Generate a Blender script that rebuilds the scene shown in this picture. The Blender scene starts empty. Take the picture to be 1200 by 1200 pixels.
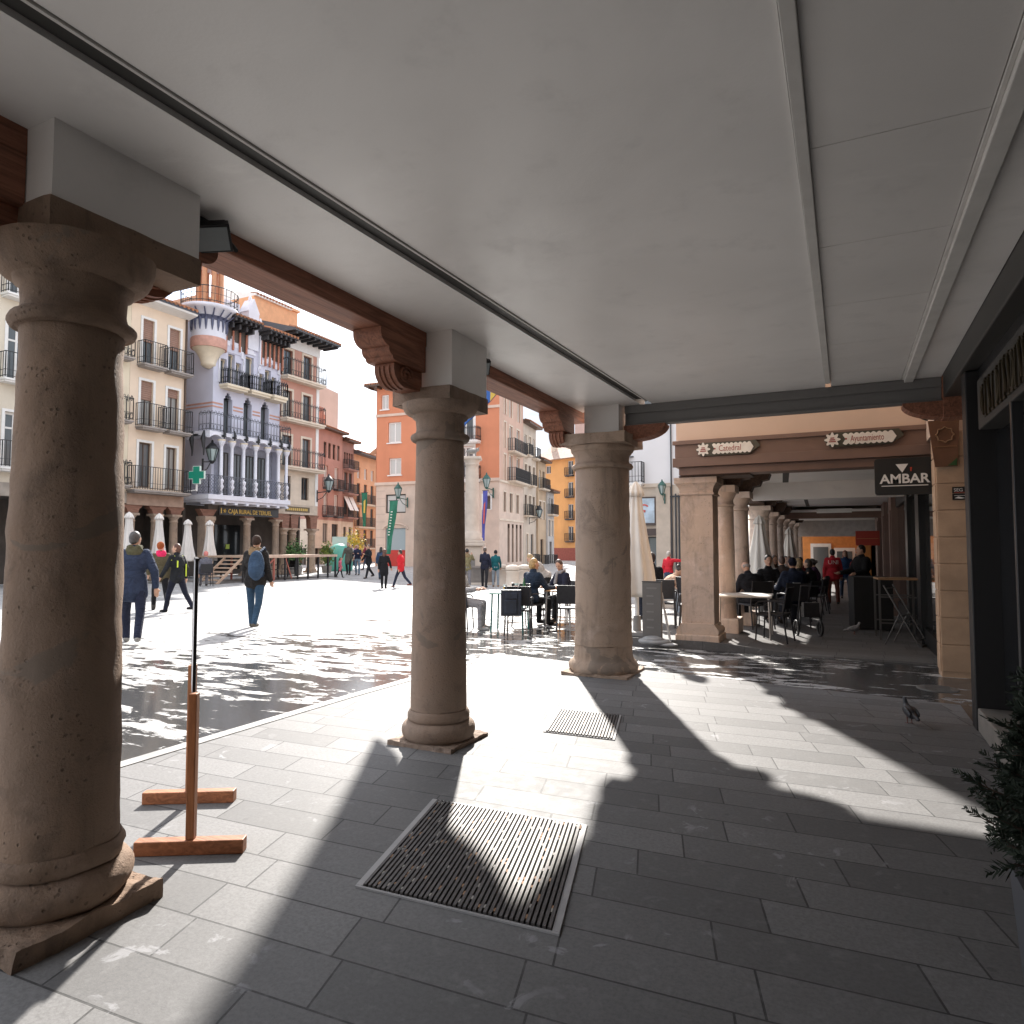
import bpy, math, random
from mathutils import Vector, Matrix, noise as mnoise
RAD = math.radians
rnd = random.Random(11)
SC = bpy.context.scene
C = SC.collection

# ------------------------------------------------------------------ mesh helper
class MB:
    def __init__(self):
        self.v = []; self.f = []; self.m = []; self.s = []; self.T = None
    def add(self, vs, fs, m=0, smooth=False):
        o = len(self.v)
        if self.T is not None:
            vs = [tuple(self.T @ Vector(p)) for p in vs]
        self.v.extend([tuple(p) for p in vs])
        for f in fs:
            self.f.append([i + o for i in f]); self.m.append(m); self.s.append(smooth)
    def box(self, x0, x1, y0, y1, z0, z1, m=0):
        if x0 > x1: x0, x1 = x1, x0
        if y0 > y1: y0, y1 = y1, y0
        if z0 > z1: z0, z1 = z1, z0
        self.add([(x0,y0,z0),(x1,y0,z0),(x1,y1,z0),(x0,y1,z0),(x0,y0,z1),(x1,y0,z1),(x1,y1,z1),(x0,y1,z1)],
                 [(0,3,2,1),(4,5,6,7),(0,1,5,4),(1,2,6,5),(2,3,7,6),(3,0,4,7)], m)
    def quad(self, pts, m=0):
        self.add(pts, [tuple(range(len(pts)))], m)
    def prism(self, poly, axis, a, b, m=0, smooth=False):
        # polygon (p,q) extruded along axis from a to b
        n = len(poly)
        def P(p, q, t):
            return (t,p,q) if axis == 'x' else ((p,t,q) if axis == 'y' else (p,q,t))
        vs = [P(p,q,a) for p,q in poly] + [P(p,q,b) for p,q in poly]
        fs = [tuple(range(n))[::-1], tuple(range(n, 2*n))]
        self.add(vs, fs, m)
        self.add(vs, [(i,(i+1)%n,n+(i+1)%n,n+i) for i in range(n)], m, smooth)
    def lathe(self, prof, n=24, cx=0, cy=0, m=0, smooth=True, fn=None):
        vs = []; fs = []
        for (r,z) in prof:
            for k in range(n):
                a = 2*math.pi*k/n
                rr = fn(r,z,a) if fn else r
                vs.append((cx+rr*math.cos(a), cy+rr*math.sin(a), z))
        L = len(prof)
        for i in range(L-1):
            for k in range(n):
                fs.append((i*n+k, i*n+(k+1)%n, (i+1)*n+(k+1)%n, (i+1)*n+k))
        self.add(vs, fs, m, smooth)
        self.add(vs[:n], [tuple(range(n))[::-1]], m)
        self.add(vs[-n:], [tuple(range(n))], m)
    def tube(self, pts, rad, n=8, m=0, smooth=True):
        pts = [Vector(p) for p in pts]
        if not isinstance(rad, (list,tuple)): rad = [rad]*len(pts)
        vs = []; fs = []
        up = None
        for i,p in enumerate(pts):
            if i == 0: d = pts[1]-p
            elif i == len(pts)-1: d = p-pts[i-1]
            else: d = (pts[i+1]-p).normalized() + (p-pts[i-1]).normalized()
            d = d.normalized() if d.length > 1e-9 else Vector((0,0,1))
            if up is None:
                up = Vector((0,0,1)) if abs(d.z) < .9 else Vector((1,0,0))
            a = d.cross(up)
            if a.length < 1e-6: a = d.cross(Vector((0,1,0.3)))
            a.normalize(); b = a.cross(d).normalized(); up = b
            for k in range(n):
                t = 2*math.pi*k/n
                vs.append(p + (a*math.cos(t) + b*math.sin(t))*rad[i])
        for i in range(len(pts)-1):
            for k in range(n):
                fs.append((i*n+k, (i+1)*n+k, (i+1)*n+(k+1)%n, i*n+(k+1)%n))
        self.add(vs, fs, m, smooth)
        self.add(vs[:n], [tuple(range(n))], m); self.add(vs[-n:], [tuple(range(n))[::-1]], m)
    def cap(self, p0, r0, p1, r1, n=10, m=0):
        # tapered capsule with rounded ends
        p0 = Vector(p0); p1 = Vector(p1); d = (p1-p0)
        d = d.normalized() if d.length > 1e-6 else Vector((0,0,1))
        pts = []; rs = []
        for t in (75, 45, 20): pts.append(p0 - d*r0*math.sin(RAD(t))); rs.append(r0*math.cos(RAD(t)))
        pts.append(p0); rs.append(r0); pts.append(p1); rs.append(r1)
        for t in (20, 45, 75): pts.append(p1 + d*r1*math.sin(RAD(t))); rs.append(r1*math.cos(RAD(t)))
        self.tube(pts, rs, n, m)
    def ell(self, c, r, n=14, k=9, m=0, rot=None):
        vs = []; fs = []
        for i in range(k+1):
            t = math.pi*i/k
            t = min(max(t, .12), math.pi-.12)
            for j in range(n):
                a = 2*math.pi*j/n
                p = Vector((r[0]*math.sin(t)*math.cos(a), r[1]*math.sin(t)*math.sin(a), r[2]*math.cos(t)))
                if rot is not None: p = rot @ p
                vs.append(Vector(c)+p)
        for i in range(k):
            for j in range(n):
                fs.append((i*n+j, (i+1)*n+j, (i+1)*n+(j+1)%n, i*n+(j+1)%n))
        self.add(vs, fs, m, True)
        self.add(vs[:n], [tuple(range(n))], m); self.add(vs[-n:], [tuple(range(n))[::-1]], m)
    def loft(self, rings, m=0, smooth=True):
        n = len(rings[0]); vs = [p for r in rings for p in r]; fs = []
        for i in range(len(rings)-1):
            for k in range(n):
                fs.append((i*n+k, i*n+(k+1)%n, (i+1)*n+(k+1)%n, (i+1)*n+k))
        self.add(vs, fs, m, smooth)
        self.add(rings[0], [tuple(range(n))[::-1]], m); self.add(rings[-1], [tuple(range(n))], m)
    def mesh(self, name, mats):
        me = bpy.data.meshes.new(name)
        me.from_pydata(self.v, [], self.f)
        for a in (mats if isinstance(mats, (list,tuple)) else [mats]): me.materials.append(a)
        me.polygons.foreach_set('material_index', self.m)
        me.polygons.foreach_set('use_smooth', self.s)
        me.update()
        return me
    def build(self, name, mats, parent=None, loc=None, mat=None, bevel=0):
        return link(name, self.mesh(name, mats), parent, loc, mat, bevel)

def link(name, me, parent=None, loc=None, mat=None, bevel=0):
    o = bpy.data.objects.new(name, me); C.objects.link(o)
    if parent is not None: o.parent = parent
    if mat is not None: o.matrix_local = mat
    elif loc is not None: o.location = loc
    if bevel:
        b = o.modifiers.new('bevel', 'BEVEL'); b.width = bevel; b.segments = 2
        b.limit_method = 'ANGLE'; b.angle_limit = RAD(40)
    return o

def tag(o, label=None, cat=None, group=None, kind=None):
    if label: o['label'] = label
    if cat: o['category'] = cat
    if group: o['group'] = group
    if kind: o['kind'] = kind
    return o

def thing(name, label, cat, loc=(0,0,0), rz=0, group=None):
    o = bpy.data.objects.new(name, None); C.objects.link(o)
    o.empty_display_size = .2
    o.location = loc; o.rotation_euler = (0,0,RAD(rz))
    return tag(o, label, cat, group)

def children_of(o): return [c for c in bpy.data.objects if c.parent == o]
def dup(src, label, loc, rz=None, group=None):
    n = {}
    def cp(o, par):
        c = o.copy(); C.objects.link(c)
        if par is not None: c.parent = par
        for ch in o.children: cp(ch, c)
        return c
    r = cp(src, None); r.location = loc
    if rz is not None: r.rotation_euler = (0,0,RAD(rz))
    r['label'] = label
    if group: r['group'] = group
    return r

# ------------------------------------------------------------------ materials
MATS = {}
class N:
    def __init__(self, name):
        self.mat = bpy.data.materials.new(name); self.mat.use_nodes = True
        self.t = self.mat.node_tree; self.b = self.t.nodes['Principled BSDF']
    def new(self, typ, **kw):
        n = self.t.nodes.new(typ)
        for k,v in kw.items():
            if k.startswith('i_'):
                key = k[2:]
                key = int(key) if key.isdigit() else key
                n.inputs[key].default_value = v
            else: setattr(n, k, v)
        return n
    def l(self, a, b): self.t.links.new(a, b)
    def math(self, op, a, b=None, clamp=False):
        n = self.new('ShaderNodeMath', operation=op, use_clamp=clamp)
        for i,x in enumerate((a,b)):
            if x is None: continue
            if isinstance(x, (int,float)): n.inputs[i].default_value = x
            else: self.l(x, n.inputs[i])
        return n.outputs[0]
    def mix(self, f, a, b, blend='MIX'):
        n = self.new('ShaderNodeMix', data_type='RGBA', blend_type=blend)
        for i,x in ((0,f),(6,a),(7,b)):
            if isinstance(x, (int,float)): n.inputs[i].default_value = x
            elif isinstance(x, (tuple,list)): n.inputs[i].default_value = (*x[:3],1)
            else: self.l(x, n.inputs[i])
        return n.outputs[2]
    def noise(self, vec, scale, detail=4, rough=.55, dist=0):
        n = self.new('ShaderNodeTexNoise'); n.inputs['Scale'].default_value = scale
        n.inputs['Detail'].default_value = detail; n.inputs['Roughness'].default_value = rough
        n.inputs['Distortion'].default_value = dist
        if vec is not None: self.l(vec, n.inputs['Vector'])
        return n.outputs['Fac']
    def ramp(self, f, lo, hi):
        n = self.new('ShaderNodeMapRange'); n.inputs[1].default_value = lo; n.inputs[2].default_value = hi
        n.interpolation_type = 'SMOOTHSTEP'
        self.l(f, n.inputs[0]); return n.outputs[0]
    def bump(self, h, strength, dist=.01, prev=None):
        n = self.new('ShaderNodeBump'); n.inputs['Strength'].default_value = strength
        n.inputs['Distance'].default_value = dist; self.l(h, n.inputs['Height'])
        if prev is not None: self.l(prev, n.inputs['Normal'])
        return n.outputs['Normal']
    def vec(self, sx=1, sy=1, sz=1, kind='Object'):
        tc = self.new('ShaderNodeTexCoord'); mp = self.new('ShaderNodeMapping')
        mp.inputs['Scale'].default_value = (sx,sy,sz); self.l(tc.outputs[kind], mp.inputs['Vector'])
        return mp.outputs[0]

def sc(c, k): return tuple(min(1, x*k) for x in c[:3])

def M(name, col, rough=.7, var=.12, scale=5, bump=.15, bs=60, metal=0, spec=.5, dirt=0, tint=0):
    if name in MATS: return MATS[name]
    n = N(name); v = n.vec()
    big = n.noise(v, scale, 5); fine = n.noise(v, bs, 3)
    f = n.ramp(big, .3, .7)
    c = n.mix(f, sc(col,1-var), sc(col,1+var))
    c = n.mix(n.math('MULTIPLY', fine, var*.8), c, sc(col, .6))
    if dirt:
        d = n.noise(n.vec(scale*.6, scale*.6, scale*.12), 1, 6, .7)
        c = n.mix(n.math('MULTIPLY', n.ramp(d, .5, .75), dirt), c, sc(col, .45))
    if tint:
        oi = n.new('ShaderNodeObjectInfo')
        c = n.mix(n.math('MULTIPLY', oi.outputs['Random'], tint), c, sc(col, .5))
    n.l(c, n.b.inputs['Base Color'])
    n.l(n.math('ADD', n.math('MULTIPLY', fine, .15), rough-.075), n.b.inputs['Roughness'])
    n.b.inputs['Metallic'].default_value = metal
    n.b.inputs['Specular IOR Level'].default_value = spec
    if bump: n.l(n.bump(fine, bump, .006), n.b.inputs['Normal'])
    MATS[name] = n.mat
    return n.mat

def flat(name, col, rough=.5, metal=0, emit=0, spec=.5):
    if name in MATS: return MATS[name]
    n = N(name); v = n.vec(); f = n.noise(v, 25, 3)
    c = n.mix(f, sc(col,.93), sc(col,1.05)); n.l(c, n.b.inputs['Base Color'])
    n.b.inputs['Roughness'].default_value = rough; n.b.inputs['Metallic'].default_value = metal
    n.b.inputs['Specular IOR Level'].default_value = spec
    if emit:
        n.b.inputs['Emission Color'].default_value = (*col,1); n.b.inputs['Emission Strength'].default_value = emit
    MATS[name] = n.mat; return n.mat

def stone_mat(name, col, pit=.7, patch=True, warm=(.40,.27,.17)):
    n = N(name); v = n.vec(); oi = n.new('ShaderNodeObjectInfo')
    # offset per object so no two columns repeat
    add = n.new('ShaderNodeVectorMath', operation='ADD'); sclv = n.new('ShaderNodeVectorMath', operation='SCALE')
    comb = n.new('ShaderNodeCombineXYZ'); n.l(oi.outputs['Random'], comb.inputs[0]); n.l(oi.outputs['Random'], comb.inputs[2])
    n.l(comb.outputs[0], sclv.inputs[0]); sclv.inputs['Scale'].default_value = 37
    n.l(v, add.inputs[0]); n.l(sclv.outputs[0], add.inputs[1]); v = add.outputs[0]
    big = n.noise(v, 1.7, 5, .6, .4); mid = n.noise(v, 9, 6, .65); fine = n.noise(v, 90, 4, .7)
    mp = n.new('ShaderNodeMapping'); mp.inputs['Scale'].default_value = (5,5,.7); n.l(v, mp.inputs[0])
    streak = n.noise(mp.outputs[0], 1.6, 5, .6)
    c = n.mix(n.ramp(big,.35,.65), col, warm)
    c = n.mix(n.math('MULTIPLY', n.ramp(n.noise(v, 3.3, 6, .7, 1.0), .48, .70), .55), c, sc(col,.5))
    c = n.mix(n.math('MULTIPLY', n.ramp(n.noise(v, 2.4, 6, .7, .6), .54, .72), .45), c, sc((col[0],col[1]*1.03,col[2]*1.12),1.5))
    c = n.mix(n.math('MULTIPLY', n.ramp(streak,.5,.72), .45), c, sc(col,.42))
    c = n.mix(n.math('MULTIPLY', n.ramp(mid,.55,.75), .35), c, sc(col,1.25))
    vo = n.new('ShaderNodeTexVoronoi'); vo.inputs['Scale'].default_value = 34; n.l(v, vo.inputs['Vector'])
    pitd = n.math('ADD', vo.outputs['Distance'], n.math('MULTIPLY', n.math('SUBTRACT', n.noise(v, 60, 4, .7), .5), .55))
    pitm = n.math('MULTIPLY', n.ramp(pitd, .26, .10), n.ramp(n.noise(v, 5, 5, .65), .47, .62))
    c = n.mix(n.math('MULTIPLY', pitm, .6*pit), c, sc(col,.3))
    h = n.math('ADD', n.math('MULTIPLY', mid, .5), n.math('MULTIPLY', fine, .35))
    h = n.math('SUBTRACT', h, n.math('MULTIPLY', pitm, .6*pit))
    rough = .82
    if patch:
        pm = n.ramp(n.noise(v, 1.3, 7, .62, .8), .60, .625)
        c = n.mix(n.math('MULTIPLY', pm, .6), c, (.17,.14,.115))
        h = n.math('MULTIPLY', h, n.math('SUBTRACT', 1, n.math('MULTIPLY', pm, .75)))
        h = n.math('ADD', h, n.math('MULTIPLY', pm, .35))
    n.l(c, n.b.inputs['Base Color']); n.b.inputs['Roughness'].default_value = rough
    n.b.inputs['Specular IOR Level'].default_value = .3
    n.l(n.bump(h, .8, .022), n.b.inputs['Normal'])
    MATS[name] = n.mat; return n.mat

def wood_mat(name, col, axis='y', rough=.6):
    n = N(name); s = {'x':(.8,14,14),'y':(14,.8,14),'z':(14,14,.8)}[axis]
    v = n.vec(*s); g = n.noise(v, 2.2, 6, .65, 1.2); b = n.noise(n.vec(), 1.6, 4)
    c = n.mix(n.ramp(g,.3,.72), sc(col,.55), sc(col,1.25)); c = n.mix(n.math('MULTIPLY', n.ramp(b,.45,.7), .5), c, sc(col,.6))
    n.l(c, n.b.inputs['Base Color']); n.b.inputs['Roughness'].default_value = rough
    n.b.inputs['Specular IOR Level'].default_value = .3
    n.l(n.bump(g, .35, .008), n.b.inputs['Normal']); MATS[name] = n.mat; return n.mat

def gz(X, Y):
    t = max(0, min(1, (X+24)/9)); t = t*t*(3-2*t)
    return -0.0167*max(0, min(31, Y-9))*t

# ---- paving
def paving_mat(name, col, wet=0, e1=(.9988,.049), e2=(-.25,.968), bw=.72, bh=.27, mort=.005, base_rough=.5):
    n = N(name); tc = n.new('ShaderNodeTexCoord'); P = tc.outputs['Object']
    sp = n.new('ShaderNodeSeparateXYZ'); n.l(P, sp.inputs[0]); x, y = sp.outputs[0], sp.outputs[1]
    det = e1[0]*e2[1]-e1[1]*e2[0]
    u = n.math('ADD', n.math('MULTIPLY', x, e2[1]/det), n.math('MULTIPLY', y, -e2[0]/det))
    vv = n.math('ADD', n.math('MULTIPLY', x, -e1[1]/det), n.math('MULTIPLY', y, e1[0]/det))
    row = n.math('FLOOR', n.math('DIVIDE', vv, bh))
    wn = n.new('ShaderNodeTexWhiteNoise', noise_dimensions='1D'); n.l(row, wn.inputs['W'])
    u = n.math('ADD', u, n.math('MULTIPLY', wn.outputs['Value'], bw))
    cb = n.new('ShaderNodeCombineXYZ'); n.l(u, cb.inputs[0]); n.l(vv, cb.inputs[1])
    br = n.new('ShaderNodeTexBrick'); n.l(cb.outputs[0], br.inputs['Vector'])
    br.offset = 0; br.squash = 1
    for k,val in (('Scale',1),('Mortar Size',mort),('Mortar Smooth',.2),('Bias',0),('Brick Width',bw),('Row Height',bh)): br.inputs[k].default_value = val
    br.inputs['Color1'].default_value = (*sc(col,.74),1); br.inputs['Color2'].default_value = (*sc(col,1.24),1); br.inputs['Mortar'].default_value = (*sc(col,.22),1)
    big = n.noise(P, .9, 5, .6); fine = n.noise(P, 120, 3, .7); mid = n.noise(P, 11, 5, .65)
    c = n.mix(n.math('MULTIPLY', n.ramp(big,.4,.7), .3), br.outputs['Color'], sc(col,.62))
    spk = n.noise(P, 55, 4, .75)
    c = n.mix(n.math('MULTIPLY', n.ramp(spk,.35,.7), .5), c, sc(col,.5)); c = n.mix(n.math('MULTIPLY', n.ramp(mid,.5,.75), .35), c, sc(col,1.5))
    c = n.mix(n.math('MULTIPLY', fine, .3), c, sc(col,.55))
    # pale droppings / gum stains
    st = n.math('MULTIPLY', n.ramp(n.noise(P, 6, 5, .6, .8), .60, .665), n.ramp(n.noise(P, 1.0, 3), .47, .58))
    c = n.mix(n.math('MULTIPLY', st, .4), c, (.40,.40,.42))
    gum = n.new('ShaderNodeTexVoronoi'); gum.inputs['Scale'].default_value = 3.1; n.l(P, gum.inputs['Vector'])
    gm = n.ramp(gum.outputs['Distance'], .055, .04)
    c = n.mix(n.math('MULTIPLY', gm, .5), c, sc(col,.5))
    rough = n.math('ADD', n.math('MULTIPLY', mid, .3), base_rough-.15)
    h = n.math('ADD', n.math('MULTIPLY', fine, .25), n.math('MULTIPLY', n.math('SUBTRACT', 1, br.outputs['Fac']), .6))
    if wet:
        mp = n.new('ShaderNodeMapping'); mp.inputs['Scale'].default_value = (.55,1.5,1); mp.inputs['Rotation'].default_value = (0,0,RAD(-16)); n.l(P, mp.inputs[0])
        w = n.noise(mp.outputs[0], 3.3, 9, .70, .5); w2 = n.noise(mp.outputs[0], .5, 3, .5)
        # the paving is wetter close to the arcade, drier across the square
        dist = n.ramp(n.math('ADD', n.math('MULTIPLY', x, -1), n.math('MULTIPLY', y, .25)), 5.0, 15.0)
        th = n.math('ADD', w, n.math('ADD', n.math('MULTIPLY', w2, .5), n.math('MULTIPLY', dist, -.30)))
        brk = n.new('ShaderNodeSeparateXYZ'); 
        th = n.math('ADD', th, n.math('MULTIPLY', n.math('SUBTRACT', mid, .5), .16))
        vc = n.new('ShaderNodeTexVoronoi'); vc.inputs['Scale'].default_value = 5.5; n.l(mp.outputs[0], vc.inputs['Vector']); vs_ = n.new('ShaderNodeSeparateColor'); n.l(vc.outputs['Color'], vs_.inputs[0])
        th = n.math('ADD', th, n.math('MULTIPLY', n.math('SUBTRACT', vs_.outputs[0], .5), .16))
        wm = n.ramp(th, .605, .675)
        c = n.mix(wm, c, sc(col,.13))
        rough = n.math('ADD', n.math('MULTIPLY', n.math('SUBTRACT', .13, rough), wm), rough)
        h = n.math('MULTIPLY', h, n.math('SUBTRACT', 1, n.math('MULTIPLY', wm, .85)))
    n.b.inputs['Specular IOR Level'].default_value = .15
    if wet: n.l(n.math('ADD', n.math('MULTIPLY', wm, .3), .2), n.b.inputs['Specular IOR Level'])
    n.l(c, n.b.inputs['Base Color']); n.l(rough, n.b.inputs['Roughness'])
    n.l(n.bump(h, .5, .006), n.b.inputs['Normal'])
    MATS[name] = n.mat; return n.mat

def ceil_mat(name, col, rough=.42):
    n = N(name); v = n.vec(); big = n.noise(v, .55, 5, .6, .5); mid = n.noise(v, 3.5, 6, .65); fine = n.noise(v, 60, 3)
    c = n.mix(n.ramp(big,.35,.7), sc(col,.93), sc(col,1.04)); c = n.mix(n.math('MULTIPLY', n.ramp(mid,.52,.75), .22), c, sc(col,.6))
    smear = n.noise(n.vec(.7,2.2,1), 1.4, 7, .68, 1.4); c = n.mix(n.math('MULTIPLY', n.ramp(smear,.60,.72), .35), c, (min(1,col[0]*1.15),min(1,col[1]*1.15),min(1,col[2]*1.15)))
    n.l(c, n.b.inputs['Base Color']); n.l(n.math('ADD', n.math('MULTIPLY', mid, .25), rough-.12), n.b.inputs['Roughness'])
    n.l(n.bump(n.math('ADD', n.math('MULTIPLY', big, 2.0), n.math('MULTIPLY', fine, .15)), .25, .02), n.b.inputs['Normal']); MATS[name] = n.mat; return n.mat
def cloth_mat(name, col):
    if name in MATS: return MATS[name]
    n = N(name); v = n.vec(); fold = n.noise(n.vec(1,1,1.9), 7.5, 4, .6, 1.6); big = n.noise(v, 4, 4); fine = n.noise(v, 160, 2)
    c = n.mix(n.ramp(big,.3,.7), sc(col,.82), sc(col,1.15)); c = n.mix(n.math('MULTIPLY', n.ramp(fold,.5,.35), .35), c, sc(col,.6))
    n.l(c, n.b.inputs['Base Color']); n.b.inputs['Roughness'].default_value = .85; n.b.inputs['Specular IOR Level'].default_value = .22
    n.l(n.bump(n.math('ADD', fold, n.math('MULTIPLY', fine, .06)), .9, .05), n.b.inputs['Normal']); MATS[name] = n.mat; return n.mat
# ------------------------------------------------------------------ ground
plaza_m = paving_mat('plaza_setts', (.46,.455,.455), wet=1, e1=(.9962,-.087), e2=(.087,.9962), bw=.27, bh=.13, mort=.007, base_rough=.6)
pave_m = paving_mat('arcade_flags', (.20,.197,.197), base_rough=.6)
pave2_m = paving_mat('arcade_flags_far', (.17,.163,.16), e1=(1,0), e2=(0,1), bw=.6, bh=.4, base_rough=.55)
kerb_m = M('kerb_granite', (.27,.265,.26), .65, .25, 4, dirt=.3)

def ground():
    xs = [-300,-160,-100,-80]+[ -70+1.5*i for i in range(54)]+[14,20,40,80,160,300]
    ys = [-200,-100,-50,-20,-8,0]+[1.5*i for i in range(1,60)]+[95,110,140,200,300]
    b = MB(); nx = len(xs)
    vs = [(x,y,gz(x,y)-.03) for y in ys for x in xs]
    fs = [(j*nx+i, j*nx+i+1, (j+1)*nx+i+1, (j+1)*nx+i) for j in range(len(ys)-1) for i in range(nx-1)]
    b.add(vs, fs, 0, True)
    tag(b.build('plaza_ground', plaza_m), kind='structure')
ground()
b = MB()
b.prism([(-4.50,-10),(.95,-10),(.95,7.78),(-4.32,8.62),(-4.45,5.5)], 'z', -.12, 0)
tag(b.build('arcade_pavement', pave_m), kind='structure')
b = MB()
b.prism([(-4.62,-10),(-4.503,-10),(-4.453,5.5),(-4.323,8.66),(-4.45,8.66),(-4.57,5.5)], 'z', -.12, .006)
tag(b.build('pavement_edge', kerb_m), kind='structure')
# pavement of the second arcade follows the slope of the square
def po(x):
    t = max(0, min(1, (x+1.95)/1.5)); return .10-.105*t*t*(3-2*t)
b = MB(); ys = [10.62]+[11+1.0*i for i in range(36)]; xs = [-3.7,-2.6,-1.95,-1.6,-1.3,-1.0,-.7,-.45,.7,1.8]
nx = len(xs)
vs = [(x,y,gz(x,y)+po(x)) for y in ys for x in xs]
b.add(vs, [(j*nx+i, j*nx+i+1, (j+1)*nx+i+1, (j+1)*nx+i) for j in range(len(ys)-1) for i in range(nx-1)])
[b.quad([(x0,10.62,-.2),(x1,10.62,-.2),(x1,10.62,gz(x1,10.62)+po(x1)),(x0,10.62,gz(x0,10.62)+po(x0))]) for x0,x1 in zip(xs[:-1],xs[1:])]
for j in range(len(ys)-1):
    y0,y1 = ys[j],ys[j+1]
    b.quad([(-3.7,y1,-1),(-3.7,y0,-1),(-3.7,y0,gz(-3.7,y0)+.10),(-3.7,y1,gz(-3.7,y1)+.10)])
tag(b.build('terrace_pavement', pave2_m), kind='structure')

# ------------------------------------------------------------------ near arcade building
plaster = ceil_mat('white_plaster', (.85,.825,.80))
panel_m = ceil_mat('ceiling_panel', (.76,.735,.71), .5)
slot_m = flat('dark_slot', (.03,.028,.025), .6)
batten_m = M('batten', (.64,.62,.59), .7, .06)
beam_m = wood_mat('red_brown_timber', (.30,.125,.075), 'y')
steel_m = flat('grey_steel_paint', (.17,.165,.16), .5)
render_m = M('cream_render', (.55,.43,.32), .85, .08, 1)

bld = thing('arcade_building', 'white ceilinged arcade building roofing the paved walkway in the foreground', 'building', (0,0,0))
b = MB()
SX = lambda y: -2.30+(y-1.56)*.0313     # the slot runs slightly askew
b.prism([(-3.0,-10),(SX(-10)-.058,-10),(SX(8.1)-.058,8.1),(-3.0,8.1)],'z',3.2,3.3); b.prism([(SX(-10)+.075,-10),(-.155,-10),(-.155,8.1),(SX(8.1)+.075,8.1)],'z',3.2,3.3)
b.box(-3.0,-1.8,-10,8.1,3.301,3.318)
b.build('ceiling', plaster, bld)
b = MB(); b.prism([(SX(-10)-.055,-10),(SX(-10)+.05,-10),(SX(7.75)+.05,7.75),(SX(7.75)-.055,7.75)],'z',3.225,3.285); b.build('ceiling_slot', slot_m, bld)
b = MB(); b.prism([(SX(-10)+.056,-10),(SX(-10)+.07,-10),(SX(7.75)+.07,7.75),(SX(7.75)+.056,7.75)],'z',3.19,3.25); b.build('slot_trim', batten_m, bld)
b = MB()
ye = [-10,-6.9,-5.3,-4.2,-3.1,-2.05,-1.0,.05,1.1,2.05,3.12,4.2,5.26,6.3,7.35,8.1]
for a,c in zip(ye[:-1], ye[1:]): b.box(-.0985,.5485, a+.003, c-.003, 3.205, 3.3)
b.build('ceiling_panel', panel_m, bld)
b = MB(); b.box(-.152,-.1,-10,7.7,3.183,3.28); b.build('batten', batten_m, bld, bevel=.004)
b = MB(); b.box(.553,.575,-10,8.05,3.2,3.29,); b.box(.575,.655,-10,8.05,3.17,3.29); b.build('batten', batten_m, bld, bevel=.004)
b = MB(); b.box(.66,.90,-10,8.1,3.2,3.3); b.build('ceiling_strip', plaster, bld)
b = MB(); b.box(.905,1.2,-10,8.05,2.98,3.3); b.build('cornice_beam', flat('cornice_dark',(.045,.043,.04),.5), bld, bevel=.01)
# outer timber beams along the columns
for (a,c) in ((-10,.0),(0.0,1.86),(1.862,4.77),(4.772,8.25)):
    bb = MB(); bb.box(-3.24,-2.955,a,c-.002,3.085,3.22); bb.build('timber_beam', beam_m, bld, bevel=.012)
# wall over the arcade
b = MB(); b.box(-3.3,12,-20,8.12,3.32,9.5); b.build('upper_wall', render_m, bld)
b = MB(); b.box(-3.32,-3.27,-10,8.2,3.225,3.33); b.build('fascia_board', beam_m, bld)
b = MB(); b.box(-3.3,1.24,-7.2,-7.0,0,3.19); b.build('unseen_rear_wall', M('light_block_plaster',(.30,.28,.26),.85,.1), bld)  # added behind the camera to shut out light and darken the right side
# cross beam of painted steel at the end
b = MB()
b.box(-2.36,.9,7.96,8.02,2.975,3.2); b.box(-2.36,.9,7.93,8.06,2.955,2.974); b.box(-2.36,.9,7.93,7.959,3.10,3.2)
b.build('cross_beam', steel_m, bld, bevel=.006)
def corbel(y_tip, y_in, name='corbel'):
    # carved bracket under the timber beam: two curved mouldings above a narrower scroll
    s = 1 if y_in > y_tip else -1; L = abs(y_in-y_tip)
    def arc(cx, cz, rx, rz, t0, t1, n=7): return [(cx+rx*math.cos(RAD(t0+(t1-t0)*i/n)), cz+rz*math.sin(RAD(t0+(t1-t0)*i/n))) for i in range(n+1)]
    bb = MB()
    up = [(-.02,3.083)]+arc(.08,3.05,.10,.085,180,270)+arc(.13,2.955,.05,.05,180,262)+arc(.17,2.905,.045,.03,180,250)+[(.24,2.875),(L,2.875),(L,3.083)]
    bb.prism([(y_tip+s*p,z) for p,z in up], 'x', -3.20, -2.95)
    lo = [(.20,2.874)]+arc(.34,2.84,.15,.13,165,282,11)+[(L,2.725),(L,2.874)]
    bb.prism([(y_tip+s*p,z) for p,z in lo], 'x', -3.165, -2.985)
    pts = []
    for t in range(0,600,24):
        q = .085*(1-t/760); pts.append((-2.98, y_tip+s*(.335+q*math.cos(RAD(t))), 2.805+q*.85*math.sin(RAD(t))))
    bb.tube(pts, .012, 6)
    for xx in (-3.12,-3.08,-3.03):
        bb.tube([(xx, y_tip+s*p, z) for p,z in arc(.34,2.84,.152,.132,175,275,8)], .009, 5)
    return bb.build(name, beam_m, bld, bevel=.006)
corbel(2.48,1.86); corbel(3.93,4.49); corbel(7.3,7.79); corbel(.7,1.555); 
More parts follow.
